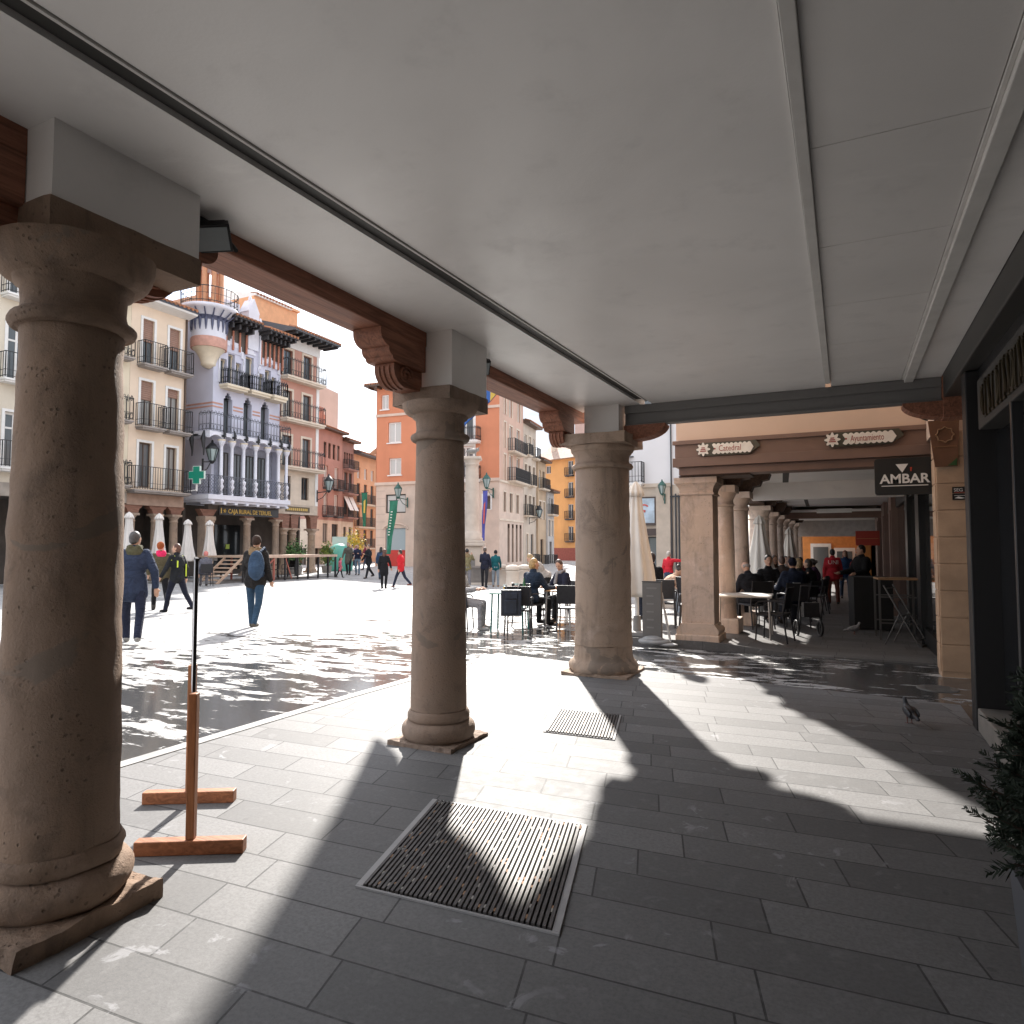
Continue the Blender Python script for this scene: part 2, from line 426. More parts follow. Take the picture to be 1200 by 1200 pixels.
# rounded bracket ends under the cross beam
def cross_corbel(x0, x1, tip):
    s = 1 if tip > x0 else -1; L = abs(tip-x0)
    P = [(x0,2.952),(tip,2.952)] + [(tip - s*L*.75*(1-math.cos(RAD(t))), 2.952-.17*math.sin(RAD(t))) for t in range(10,91,10)] + [(x0,2.78)]
    bb = MB(); bb.prism(P, 'y', 7.9, 8.12); bb.build('corbel', beam_m, bld, bevel=.008)
cross_corbel(-2.36, 0, -1.86); cross_corbel(1.2, 0, .55)
b = MB(); b.box(.9,1.2,7.88,8.14,2.78,3.2); b.build('beam_end', beam_m, bld, bevel=.008)

# ------------------------------------------------------------------ foreground columns
stone_a = stone_mat('travertine', (.255,.178,.13), .9, warm=(.29,.195,.135)); stone_c = stone_mat('brown_sandstone', (.305,.228,.178), .3, warm=(.325,.23,.172)); stone_d = stone_mat('cracked_sandstone', (.37,.275,.21), .6, warm=(.39,.28,.205))
stone_b = stone_mat('sandstone_light', (.42,.30,.205), .5, patch=False, warm=(.46,.32,.21))
def jag(mb, amt, seed):
    # chip a mesh: small noise offset
    out = []
    for p in mb.v:
        q = Vector(p); d = mnoise.noise_vector(q*7+Vector((seed,0,0)))*amt + mnoise.noise_vector(q*23+Vector((0,seed,0)))*amt*.4
        out.append(tuple(q+d))
    mb.v = out
def column(label, x, y, r0, r1, plinth, blk, ab, ztop=2.74, ringz=2.37, seed=0, low_seam=False, rough=.004, stone_a=None, abr=None, rb=None):
    t = thing('stone_column', label, 'column', (x,y,0))
    px0,px1,py0,py1,pz = plinth
    m = MB(); 
    def grid_box(mb, x0,x1,y0,y1,z0,z1,n=14):
        # box with subdivided sides so chips show
        def face(o,u,v,nu,nv):
            vs = [tuple(Vector(o)+Vector(u)*(i/nu)+Vector(v)*(j/nv)) for j in range(nv+1) for i in range(nu+1)]
            mb.add(vs, [(j*(nu+1)+i,j*(nu+1)+i+1,(j+1)*(nu+1)+i+1,(j+1)*(nu+1)+i) for j in range(nv) for i in range(nu)],0,False)
        dx,dy,dz = x1-x0,y1-y0,z1-z0
        face((x0,y0,z1),(dx,0,0),(0,dy,0),n,n)
        face((x0,y0,z0),(dx,0,0),(0,0,dz),n,3); face((x1,y1,z0),(-dx,0,0),(0,0,dz),n,3)
        face((x1,y0,z0),(0,dy,0),(0,0,dz),n,3); face((x0,y1,z0),(0,-dy,0),(0,0,dz),n,3)
    grid_box(m, px0-x,px1-x,py0-y,py1-y,-.06,pz,26); jag(m, .017, seed+3); m.build('plinth', stone_a, t)
    # base torus + fillet
    m = MB(); prof = []
    z0 = pz-.01; R0 = rb or r0*1.23; tz = .075
    prof.append((R0-.03, z0))
    for a in range(-80,91,14): prof.append((R0-.065+.065*math.cos(RAD(a)), z0+tz+tz*math.sin(RAD(a))))
    prof += [(R0-.045,z0+.158),(R0-.045,z0+.178),(r0+.022,z0+.20),(r0+.006,z0+.23)]
    if low_seam:
        prof = [(R0-.03,0.01),(R0-.0,.04),(R0+.005,.09),(R0-.02,.135),(r0+.03,.155)]+[(r0+.012-.004*k,.17+.03*k) for k in range(6)]+[(r0-.002,.335)]
    m.lathe(prof, 72); jag(m, .016 if low_seam else rough*1.6, seed); m.build('base', stone_a, t)
    # shaft
    m = MB(); z1 = .34 if low_seam else z0+.232
    prof = [(r0+(r1-r0)*((i/40)**1.25), z1+(ringz-.03-z1)*i/40) for i in range(41)]
    if low_seam: prof = [(p[0]*(1.012 if p[1]<.42 else .985), p[1]) for p in prof]
    m.lathe(prof, 64); jag(m, rough, seed+1); m.build('shaft', stone_a, t)
    # capital: astragal, neck, echinus
    m = MB(); rz = ringz
    prof = [(r1+.004,rz-.031),(r1+.02,rz-.026)]
    for a in range(-70,91,20): prof.append((r1+.012+.034*math.cos(RAD(a)), rz+.032*math.sin(RAD(a))))
    prof += [(r1+.005,rz+.045),(r1,rz+.07),(r1+.006,rz+.14),(r1+.03,rz+.155),(r1+.03,rz+.172)]
    zz = rz+.175; hh = ztop-.13-zz; rr = ab*.97
    for a in range(0,91,15): prof.append((r1+.035+(rr-r1-.035)*math.sin(RAD(a)), zz+hh*(1-math.cos(RAD(a)))))
    m.lathe(prof, 56); jag(m, rough*1.2, seed+2); m.build('capital', stone_a, t)
    q0,q1,q2,q3 = (-ab,ab,-ab,ab) if abr is None else (abr[0]-x,abr[1]-x,abr[2]-y,abr[3]-y)
    m = MB(); grid_box(m, q0,q1,q2,q3,ztop-.125,ztop,12)
    m.quad([(q0,q2,ztop-.125),(q0,q3,ztop-.125),(q1,q3,ztop-.125),(q1,q2,ztop-.125)]); jag(m,.006,seed+5); m.build('abacus', stone_a, t)
    bx0,bx1,by0,by1 = blk
    m = MB(); grid_box(m, bx0-x,bx1-x,by0-y,by1-y,ztop-.01,3.215,8); jag(m,.002,seed+6); m.build('plaster_block', plaster, t)
    return t
column('nearest thick stone column, pitted brown shaft at the left edge beside the wooden sign stand', -2.955,1.77,.224,.19, (-3.27,-2.66,1.46,2.04,.075), (-3.1,-2.775,1.56,2.24), .315, ztop=2.885, ringz=2.44, seed=1, rough=.007, stone_a=stone_a, abr=(-3.27,-2.77,1.55,2.248), rb=.282)
column('smooth middle stone column on a thin square plinth between the two floor grates', -2.88,4.60,.218,.188, (-3.16,-2.60,4.32,4.88,.03), (-3.0,-2.72,4.51,5.08), .31, ztop=2.755, ringz=2.36, seed=9, rough=.002, stone_a=stone_c, abr=(-3.25,-2.715,4.47,5.1), rb=.285)
column('thickest foreground stone column with cracked drum and chipped base, next to the closed white parasol', -2.65,7.95,.345,.325, (-3.05,-2.25,7.56,8.34,.03), (-2.82,-2.39,7.79,8.2), .40, ztop=2.84, ringz=2.47, seed=21, low_seam=True, rough=.007, stone_a=stone_d, rb=.41)

# ------------------------------------------------------------------ right-hand shop front
sf_dark = M('shopfront_black', (.008,.008,.009), .4, .1, 8, .05)
sf_stone = M('shop_sign_stone', (.042,.040,.037), .6, .2, 3)
sill_m = M('sill_stone', (.20,.18,.16), .7, .15, 5)
gold_m = flat('dull_gold', (.045,.034,.017), .45, .6)
glass_dark = flat('dark_glass', (.012,.013,.015), .06)
shop = thing('shop_front', 'dark shop front with black frames and stone sign band along the right edge', 'shop', (0,0,0))
b = MB(); b.box(1.25,9,-8,6.95,0,3.3); b.build('wall', sf_dark, shop)
b = MB(); b.box(.985,1.25,-6,6.55,2.44,2.84); b.build('sign_band', sf_stone, shop, bevel=.008)
b = MB(); b.box(1.03,1.25,-6,6.9,2.84,2.985); b.build('frieze', sf_dark, shop, bevel=.01)
b = MB(); b.box(.93,1.24,6.75,6.95,0,2.97); b.build('pilaster', flat('pilaster_dark',(.014,.013,.014),.45), shop, bevel=.008)
for yy in (5.36,3.9,2.4,.9,-.6,-2.1,-3.6):
    b = MB(); b.box(.985,1.05,yy,yy+.05,.0,2.46); b.box(.97,1.0,yy+.015,yy+.035,.62,.70)
    b.build('mullion', flat('mullion_grey',(.05,.05,.053),.35,.5), shop, bevel=.005)
b = MB(); b.box(1.13,1.15,-6,6.74,.24,2.43); b.build('window_glass', glass_dark, shop)
b = MB(); b.box(.94,1.25,5.42,6.74,0,.19); b.box(.97,1.25,-6,5.35,0,.27); b.build('sill', sill_m, shop, bevel=.012)
# raised, hardly legible gilt lettering: rows of serifed strokes
b = MB(); r2 = random.Random(5); yy = 6.3
while yy > 1.0:
    k = r2.choice((0,1,2,3)); w = .10
    z0,z1 = 2.50,2.74+.03*r2.random()
    x = .972
    if k in (0,1,3): b.box(x,.99,yy,yy+.024,z0,z1); b.box(x,.99,yy-.02,yy+.045,z0-.012,z0+.006); b.box(x,.99,yy-.02,yy+.045,z1-.006,z1+.012)
    if k in (1,2): b.tube([(x+.006,yy+.02-.0,z1-.02),(x+.006,yy-.06,z0+.02)], .013, 6)
    if k == 3: b.tube([(x+.006,yy+.02-.085*math.sin(RAD(t)),(z0+z1)/2-.11*math.cos(RAD(t))) for t in range(0,181,20)], .013, 6)
    if k == 2: b.tube([(x+.006,yy-.06+.085*math.sin(RAD(t)),(z0+z1)/2-.11*math.cos(RAD(t))) for t in range(0,181,20)], .013, 6)
    yy -= w+.05*r2.random()
b.build('lettering', gold_m, shop)

# ------------------------------------------------------------------ floor grates
grate_m = M('grate_iron', (.085,.075,.072), .6, .3, 30, .1, 90, metal=.2)
gap_m = flat('grate_pit_shade', (.006,.006,.006), .9)
rim_m = M('grate_rim', (.36,.35,.35), .55, .1)
def grate(label, A, B, D, nb, rim_w, speck, r=rnd):
    # A near-left, B near-right, D far-left corner of a skewed rectangle; bars run A->D
    A = Vector((*A,0)); u = Vector((*B,0))-A; w = Vector((*D,0))-A
    t = thing('floor_grate', label, 'grate', tuple(A))
    P = lambda a,c,z: tuple(u*a+w*c+Vector((0,0,z)))
    m = MB(); m.quad([P(0,0,.004),P(1,0,.004),P(1,1,.004),P(0,1,.004)]); m.build('pit', gap_m, t)  # no hole: dark sheet on the paving, shade of the pit put into colour
    def bar(mb,a0,a1,c0,c1,z0,z1,mi=0):
        mb.add([P(a0,c0,z0),P(a1,c0,z0),P(a1,c1,z0),P(a0,c1,z0),P(a0,c0,z1),P(a1,c0,z1),P(a1,c1,z1),P(a0,c1,z1)],
               [(0,3,2,1),(4,5,6,7),(0,1,5,4),(1,2,6,5),(2,3,7,6),(3,0,4,7)], mi)
    m = MB(); e = rim_w
    bar(m,-e,0,-.0,1,.0,.009); bar(m,1,1+e,-.0,1,.0,.009)
    bar(m,-e,1+e,-e*.35,-.0005,.0,.008); bar(m,-e,1+e,1.0005,1+e*.35,.0,.008); m.build('rim', rim_m, t)
    m = MB()
    for i in range(nb):
        a = (i+.5)/nb; bar(m,a-.30/nb,a+.30/nb,.004,.996,.0045,.016)
    m.build('grating', grate_m, t)
    m = MB(); 
    for i in range(speck):
        a = (r.randint(0,nb-1)+ .5)/nb+.5/nb; c = max(0.03,min(.95, r.gauss(.45,.3)))
        bar(m,a-.16/nb,a+.16/nb,c,c+.02+.012*r.random(),.005,.0145, r.randint(0,1))
    m.build('litter', [flat('dry_leaf',(.34,.19,.10),.8), flat('grit',(.36,.34,.31),.8)], t)['kind'] = 'stuff'
    return t
grate('large square floor grate with dark bars in the near paving', (-1.95,2.49),(-1.06,2.53),(-2.20,3.50), 38, .035, 130)
grate('small floor grate in the sunlit paving before the thickest column', (-2.22,5.17),(-1.66,5.19),(-2.40,5.93), 22, .03, 14)

# ------------------------------------------------------------------ wooden sign stand seen edge-on
st_wood = wood_mat('stand_wood', (.40,.17,.075), 'z', .5)
st = thing('sign_stand', 'reddish wooden sign stand with two crossbar feet and an upright edge-on panel', 'sign stand', (-3.215,2.62,0))
# two posts 0.75 m apart along the viewing direction
pa = Vector((.29,-.225,0)); pb = Vector((-.29,.235,0))
d = (pb-pa).normalized(); nrm = Vector((-d.y, d.x, 0)); ang = math.atan2(d.y,d.x)
for q,h in ((pa,.775),(pb,.80)):
    T = Matrix.Translation(q) @ Matrix.Rotation(RAD(30),4,'Z')
    m = MB(); m.T = T; m.box(-.02,.02,-.022,.022,.07,h); m.build('post', st_wood, st, bevel=.004)
    m = MB(); m.T = T; m.box(-.26,.26,-.032,.032,0,.068); m.build('foot', wood_mat('stand_foot_wood',(.42,.17,.08),'x',.5) if 'stand_foot_wood' not in MATS else MATS['stand_foot_wood'], st, bevel=.005)
m = MB(); T = Matrix.Translation((pa+pb)/2) @ Matrix.Rotation(ang,4,'Z'); m.T = T
L = (pb-pa).length/2
m.box(-L*.9,L*.9,-.007,.007,.70,1.43); m.build('panel', flat('panel_white',(.55,.56,.57),.3), st, bevel=.003)
m = MB(); m.T = T
m.box(-L*.9-.010,-L*.9-.001,-.005,.009,.70,1.44); m.box(L*.9+.001,L*.9+.010,-.009,.009,.70,1.44); m.box(-L*.9,L*.9,-.009,.009,1.431,1.442)
m.build('panel_frame', flat('frame_black',(.02,.02,.022),.35,.3), st)

# ------------------------------------------------------------------ floodlights on the beam
fl_body = flat('flood_black', (.012,.012,.013), .4); fl_glass = flat('flood_glass', (.28,.31,.32), .25)
def flood(label, y, z):
    t = thing('floodlight', label, 'floodlight', (-2.93,y,z))
    T = Matrix.Rotation(RAD(32),4,'Y') @ Matrix.Rotation(RAD(20),4,'X')
    T = Matrix.Translation((.05,-.03,-.03)) @ Matrix.Rotation(RAD(-30),4,'Z') @ Matrix.Rotation(RAD(138),4,'Y') @ Matrix.Rotation(RAD(18),4,'Z') @ Matrix.Scale(.88,4)
    m = MB(); m.T = T; m.box(-.085,.085,-.115,.115,-.05,.0)
    for i in range(8): m.box(-.08+.02*i,-.072+.02*i,-.1,.1,-.07,-.05)
    m.build('housing', fl_body, t, bevel=.006)
    m = MB(); m.T = T; m.box(-.07,.07,-.10,.10,.002,.006); m.build('lens', fl_glass, t)
    m = MB(); m.tube([(-.02,-.13,.05),(.03,-.135,.0),(.06,-.125,-.03)], .012, 6); m.tube([(-.02,.13,.05),(.03,.135,.0),(.06,.125,-.03)], .012, 6); m.box(-.03,-.012,-.15,.15,.04,.10)
    m.build('bracket', fl_body, t)
flood('black floodlight fixed to the beam beside the nearest column', 2.42, 3.10)
flood('small black floodlight fixed to the beam beside the middle column', 5.28, 3.10)

# ------------------------------------------------------------------ potted conifer
def conifer():
    t = thing('potted_conifer', 'dark green conifer shrub in a charcoal planter box before the shop front', 'shrub', (.80,2.62,0))
    m = MB(); x0,x1,y0,y1 = -.32,.16,-.62,.30
    m.add([(x0+.03,y0+.03,0),(x1-.03,y0+.03,0),(x1-.03,y1-.03,0),(x0+.03,y1-.03,0),(x0,y0,.42),(x1,y0,.42),(x1,y1,.42),(x0,y1,.42)],
          [(0,3,2,1),(0,1,5,4),(1,2,6,5),(2,3,7,6),(3,0,4,7)])
    m.add([(x0,y0,.42),(x1,y0,.42),(x1,y1,.42),(x0,y1,.42),(x0+.03,y0+.03,.42),(x1-.03,y0+.03,.42),(x1-.03,y1-.03,.42),(x0+.03,y1-.03,.42),
           (x0+.03,y0+.03,.36),(x1-.03,y0+.03,.36),(x1-.03,y1-.03,.36),(x0+.03,y1-.03,.36)],
          [(0,1,5,4),(1,2,6,5),(2,3,7,6),(3,0,4,7),(4,5,9,8),(5,6,10,9),(6,7,11,10),(7,4,8,11)])
    m.build('planter', flat('planter_grey',(.075,.078,.09),.45), t)
    m = MB(); m.box(x0+.035,x1-.035,y0+.035,y1-.035,.30,.385); m.build('soil', flat('soil',(.03,.022,.015),.95), t)
    m = MB(); m.tube([(-.05,-.1,.36),(-.04,-.1,.7),(-.05,-.09,1.0)], [.025,.018,.006], 6)
    f = MB(); r = random.Random(4)
    def tuft(c, d, L):
        # feathery tuft of scale leaves at a twig end
        d = d.normalized(); side = d.cross(Vector((r.uniform(-1,1),r.uniform(-1,1),r.uniform(-1,1)))).normalized()
        n = 9
        for i in range(n):
            t_ = i/(n-1); q0 = c + d*(L*t_*.8)
            for s_ in (-1,1):
                l = L*(.55-.35*t_)*r.uniform(.7,1.2); dr = (side*s_*.75 + d*.8 + Vector((r.uniform(-.3,.3),r.uniform(-.3,.3),r.uniform(-.2,.3)))).normalized()
                wv = dr.cross(Vector((r.uniform(-1,1),r.uniform(-1,1),r.uniform(-1,1)))).normalized()*.0042
                f.add([q0-wv*.5, q0+wv*.5, q0+dr*l*.6+wv*.6, q0+dr*l, q0+dr*l*.6-wv*.6], [(0,1,2,3,4)], r.choice((0,0,1)))
    for i in range(330):
        h = r.random()**.85; z = .50+h*.66
        rad = (.36*(1-h)**.42+.07)*r.uniform(.75,1.12)
        a = r.uniform(0,2*math.pi); base = Vector((-.06,-.12,z-.05))
        d = Vector((math.cos(a),math.sin(a)*1.2,r.uniform(.12,.6))).normalized()
        tip = base+d*rad; m.tube([base, tip], [.005,.002], 4)
        for j in range(24):
            k = .3+.7*r.random(); p0 = base+d*rad*k
            dd = (d*.7+Vector((r.gauss(0,.6),r.gauss(0,.6),r.gauss(.1,.45)))).normalized()
            L = r.uniform(.06,.115)*(1.15-.45*k); m.tube([p0,p0+dd*L*.5],.0017,3); tuft(p0+dd*L*.25, dd, L)
    m.build('trunk', flat('twig',(.05,.03,.02),.9), t)
    f.build('foliage', [flat('conifer_dark',(.012,.022,.012),.7), flat('conifer_mid',(.022,.034,.018),.7)], t)
conifer()

t = thing('manhole_cover', 'round worn manhole cover on the wet paving before the sandstone pier', 'manhole cover', (.86,8.72,gz(.86,8.72)-.03))
m = MB(); m.lathe([(.20,.0),(.20,.006),(.18,.008)],32); m.build('frame', M('cast_iron_worn',(.13,.125,.12),.5,.2,12,.2,80,metal=.3), t)
m = MB(); m.lathe([(.175,.0),(.175,.0095)],32); [m.box(-.12,.12,-.13+.05*i,-.11+.05*i,.0096,.0125) for i in range(6)]; m.build('lid', MATS['cast_iron_worn'], t)
# ------------------------------------------------------------------ facade tools
iron = flat('wrought_iron', (.018,.019,.022), .5)
iron_g = flat('wrought_iron_grey', (.045,.05,.06), .5)
pane_dark = flat('pane_dark', (.02,.024,.028), .08)
pane_mid = flat('pane_grey', (.10,.115,.125), .1)
pane_pale = flat('pane_curtain', (.48,.48,.46), .25)
pane_curt = flat('pane_half_curtain', (.26,.255,.24), .2)
fr_white = M('frame_white', (.72,.71,.69), .5, .05)
fr_brown = M('frame_brown', (.075,.045,.03), .5, .1)
fr_dark = flat('frame_dark', (.03,.028,.027), .5)
blind_br = M('roller_blind_brown', (.27,.16,.12), .6, .1, 4)
tile_m = None
def roof_tile_mat(name, col):
    n = N(name); tc = n.new('ShaderNodeTexCoord'); P = tc.outputs['Object']
    w = n.new('ShaderNodeTexWave', wave_type='BANDS', bands_direction='X'); w.inputs['Scale'].default_value = 1.3; n.l(P, w.inputs[0]); w.inputs['Distortion'].default_value = .6
    nz = n.noise(P, 3, 5)
    c = n.mix(w.outputs['Fac'], sc(col,.5), sc(col,1.15)); c = n.mix(n.ramp(nz,.4,.7), c, sc(col,.65))
    n.l(c, n.b.inputs['Base Color']); n.b.inputs['Roughness'].default_value = .85
    n.l(n.bump(w.outputs['Fac'], .8, .06), n.b.inputs['Normal']); return n.mat
tile_m = roof_tile_mat('terracotta_tiles', (.42,.19,.10)); tile_pale = roof_tile_mat('pale_tiles', (.55,.40,.32))
I4 = Matrix.Identity(4)

def wall_panel(parent, T, W, z0, z1, ops, mat, depth=.2, name='wall', shell=8, u_start=0, top=True):
    b = MB(); b.T = T
    ops = [tuple(o[:4]) for o in ops if o[3] > z0 and o[2] < z1]
    us = sorted({u_start, W, *[max(u_start,min(W,x)) for o in ops for x in o[:2]]}); zs = sorted({z0,z1,*[max(z0,min(z1,x)) for o in ops for x in o[2:4]]})
    for i in range(len(us)-1):
        for j in range(len(zs)-1):
            uc = (us[i]+us[i+1])/2; zc = (zs[j]+zs[j+1])/2
            if any(o[0] < uc < o[1] and o[2] < zc < o[3] for o in ops): continue
            b.quad([(us[i],0,zs[j]),(us[i+1],0,zs[j]),(us[i+1],0,zs[j+1]),(us[i],0,zs[j+1])])
    for o in ops:
        u0,u1,a,c = o; d = depth
        b.quad([(u0,0,a),(u0,d,a),(u0,d,c),(u0,0,c)]); b.quad([(u1,d,a),(u1,0,a),(u1,0,c),(u1,d,c)])
        b.quad([(u0,0,c),(u0,d,c),(u1,d,c),(u1,0,c)]); b.quad([(u0,d,a),(u0,0,a),(u1,0,a),(u1,d,a)])
    if shell:
        S = shell
        b.quad([(u_start,S,z0),(u_start,0,z0),(u_start,0,z1),(u_start,S,z1)]); b.quad([(W,0,z0),(W,S,z0),(W,S,z1),(W,0,z1)])
        b.quad([(W,S,z0),(u_start,S,z0),(u_start,S,z1),(W,S,z1)])
        if top: b.quad([(u_start,0,z1),(W,0,z1),(W,S,z1),(u_start,S,z1)])
        b.quad([(u_start,S,z0),(W,S,z0),(W,0,z0),(u_start,0,z0)])
        b.quad([(u_start,depth+.5,z0),(W,depth+.5,z0),(W,depth+.5,z1),(u_start,depth+.5,z1)])
    return b.build(name, mat, parent)

WC = {}
def window(parent, T, o, fm=None, pm=None, mull=1, trans=0, blind=0, blm=None, sur=None, sw=.12, y=.12, sill=False, name='window', fw=.055, arch=False):
    u0,u1,z0,z1 = o[:4]; w = round(u1-u0,3); h = round(z1-z0,3)
    fm = fm or fr_brown; pm = pm or pane_dark
    if pm is pane_dark: pm = rnd.choice((pane_dark,pane_dark,pane_mid,pane_curt))
    key = ('w',w,h,fm.name,mull,trans,fw,arch)
    if key not in WC:
        b = MB(); f = fw
        b.box(0,f,0,.06,0,h); b.box(w-f,w,0,.06,0,h); b.box(f,w-f,0,.06,0,f); b.box(f,w-f,0,.06,h-f,h)
        for i in range(mull):
            c = w*(i+1)/(mull+1); b.box(c-f*.45,c+f*.45,.004,.056,f,h-f)
        for t in ([trans] if trans else []):
            b.box(f,w-f,.007,.053,h*t-f*.4,h*t+f*.4)
        if arch:   # curved spandrels close the top corners
            r = w/2
            for s in (0,1):
                P = [(0 if s==0 else w, h)] + [((r - r*math.cos(RAD(a))) if s==0 else (r + r*math.cos(RAD(a))), h-r+r*math.sin(RAD(a))) for a in range(0,91,15)]
                b.prism(P if s else P[::-1], 'y', -.07, -.002, 1)
        WC[key] = b.mesh(name, [fm, fm])
    me = WC[key]
    if arch and sur is None: pass
    W_ = link(name, me, parent, mat=T @ Matrix.Translation((u0,y,z0)))
    k2 = ('p',w,h,pm.name)
    if k2 not in WC:
        b = MB(); b.box(.02,w-.02,.025,.035,.02,h-.02); WC[k2] = b.mesh('pane', pm)
    link('pane', WC[k2], W_)
    if blind:
        k3 = ('b',w,h,blind,(blm or blind_br).name)
        if k3 not in WC:
            b = MB(); hh = h*blind
            n = max(3,int(hh/.09)); 
            for i in range(n): b.prism([(-.035,h-hh+i*hh/n),(-.05,h-hh+(i+.5)*hh/n),(-.035,h-hh+(i+.98)*hh/n),(-.015,h-hh+(i+.98)*hh/n),(-.015,h-hh+i*hh/n)],'x',.005,w-.005)
            WC[k3] = b.mesh('roller_blind', blm or blind_br)
        link('roller_blind', WC[k3], W_)
    if sur:
        k4 = ('s',w,h,sur.name,sw)
        if k4 not in WC:
            b = MB(); d0,d1 = -y-.035,-y+.0
            b.box(-sw,-.002,d0,d1-.001,-.0,h+sw); b.box(w+.002,w+sw,d0,d1-.001,-.0,h+sw); b.box(-.002,w+.002,d0,d1-.001,h+.002,h+sw)
            WC[k4] = b.mesh('surround', sur)
        link('surround', WC[k4], W_)
    if sill:
        k5 = ('sl',w)
        if k5 not in WC:
            b = MB(); b.box(-.1,w+.1,-y-.1,-y+.1,-.09,-.004); WC[k5] = b.mesh('sill', fr_white)
        link('sill', WC[k5], W_)
    return W_

def balcony(parent, T, u0, u1, z, d=.5, slab=None, rail=None, h=.95, t=.14, gap=.12, style='plain', y0=0, bw=.016):
    # slab top at z, sticks out d in front of the wall
    b = MB(); w = u1-u0
    b.box(0,w,-d,0,-t*.5,0); b.box(.05,w-.05,-d+.06,0,-t,-t*.5-.001)
    B = link('balcony', b.mesh('balcony', slab), parent, mat=T @ Matrix.Translation((u0,y0,z)))
    b = MB()
    def rails(p, q):
        L = (Vector(q)-Vector(p)).length; n = max(2, int(L/gap)); p = Vector(p); q = Vector(q); dd = (q-p)/n
        ax = 'x' if abs(dd.x) > abs(dd.y) else 'y'
        for i in range(n+1):
            c = p+dd*i; w2 = bw*(1.6 if i in (0,n) else 1)/2
            b.box(c.x-w2,c.x+w2,c.y-w2,c.y+w2,.03,h-.02)
            if style == 'ornate' and i < n:
                m_ = c+dd*.5; 
                b.tube([(m_.x+dd.x*.38*math.cos(RAD(k)), m_.y+dd.y*.38*math.cos(RAD(k)), .2+.13*math.sin(RAD(k))) for k in range(0,361,45)], .009, 4)
                b.tube([(m_.x+dd.x*.3*math.cos(RAD(k)), m_.y+dd.y*.3*math.cos(RAD(k)), h-.02+.10*math.sin(RAD(k))) for k in range(0,361,45)], .012, 4)
        for zz,tk in ((h-.02,.028),(.08,.02),(.34 if style!='plain' else .30,.014)):
            a = p; c = q
            if ax == 'x': b.box(a.x,c.x,a.y-.013,a.y+.013,zz-tk/2,zz+tk/2)
            else: b.box(a.x-.013,a.x+.013,a.y,c.y,zz-tk/2,zz+tk/2)
        if style == 'lattice':
            n2 = max(2,int(L/.16)); e = (q-p)/n2
            for i in range(-5,n2):
                for s_ in (0,1):
                    pts = []
                    for k in range(6):
                        i0 = i+k; zz = .08+(h-.12)*(k/5 if s_==0 else 1-k/5)
                        if 0 <= i0 <= n2: pts.append((p.x+e.x*i0,p.y+e.y*i0,zz))
                    if len(pts) >= 2: b.tube(pts, .009, 4)
    e = .03
    rails((e,-d+e,0),(w-e,-d+e,0)); rails((e,-d+e,0),(e,0,0)); rails((w-e,-d+e,0),(w-e,0,0))
    link('railing', b.mesh('railing', rail or iron), B)
    return B

def eave(parent, T, u0, u1, z, d, mat_soffit, mat_top, t=.16, back=3, pitch=.35, rafters=0, name='roof', raf_m=None):
    b = MB(); b.T = T
    b.prism([(-d,z),(-d,z+t),(back,z+t+back*pitch+d*pitch),(back,z)], 'x', u0, u1, 1) if False else None
    vs = [(u0,-d,z),(u1,-d,z),(u1,-d,z+t),(u0,-d,z+t),(u0,back,z),(u1,back,z),(u1,back,z+t+(back+d)*pitch),(u0,back,z+t+(back+d)*pitch)]
    b.add(vs,[(0,1,2,3)],0); b.add(vs,[(0,4,5,1)],0); b.add(vs,[(3,2,6,7)],1); b.add(vs,[(0,3,7,4),(1,5,6,2),(4,7,6,5)],0)
    o = b.build(name, [mat_soffit, mat_top], parent)
    # tile edge bumps
    b = MB(); b.T = T; n = int((u1-u0)/.22)
    for i in range(n):
        c = u0+(i+.5)*(u1-u0)/n
        b.tube([(c,-d-.05,z+t+.01),(c,-d+.5,z+t+.01+.5*pitch+.02)], .075, 6)
    b.build('tile_edge', mat_top, parent)
    if rafters:
        b = MB(); b.T = T
        for i in range(rafters):
            c = u0+(i+.5)*(u1-u0)/rafters
            b.box(c-.06,c+.06,-d+.05,.0,z-.16,z-.003)
        b.build('rafters', raf_m or mat_soffit, parent)
    return o

def simple_column(parent, x, y, z0, z1, r, mat, n=18, name='column', square=False):
    b = MB()
    if square:
        b.box(-r,r,-r,r,.25,z1-z0-.3); b.box(-r*1.18,r*1.18,-r*1.18,r*1.18,0,.25); b.box(-r*1.1,r*1.1,-r*1.1,r*1.1,z1-z0-.3,z1-z0-.2); b.box(-r*1.22,r*1.22,-r*1.22,r*1.22,z1-z0-.2,z1-z0)
    else:
        h = z1-z0
        b.box(-r*1.35,r*1.35,-r*1.35,r*1.35,0,.12)
        b.lathe([(r*1.3,.12),(r*1.35,.18),(r*1.1,.26),(r,.32),(r*.86,h-.38),(r*.98,h-.36),(r*.98,h-.32),(r*.86,h-.3),(r*.9,h-.22),(r*1.25,h-.12),(r*1.25,h-.1)], n)
        b.box(-r*1.3,r*1.3,-r*1.3,r*1.3,h-.1,h)
    return b.build(name, mat, parent, (x,y,z0))

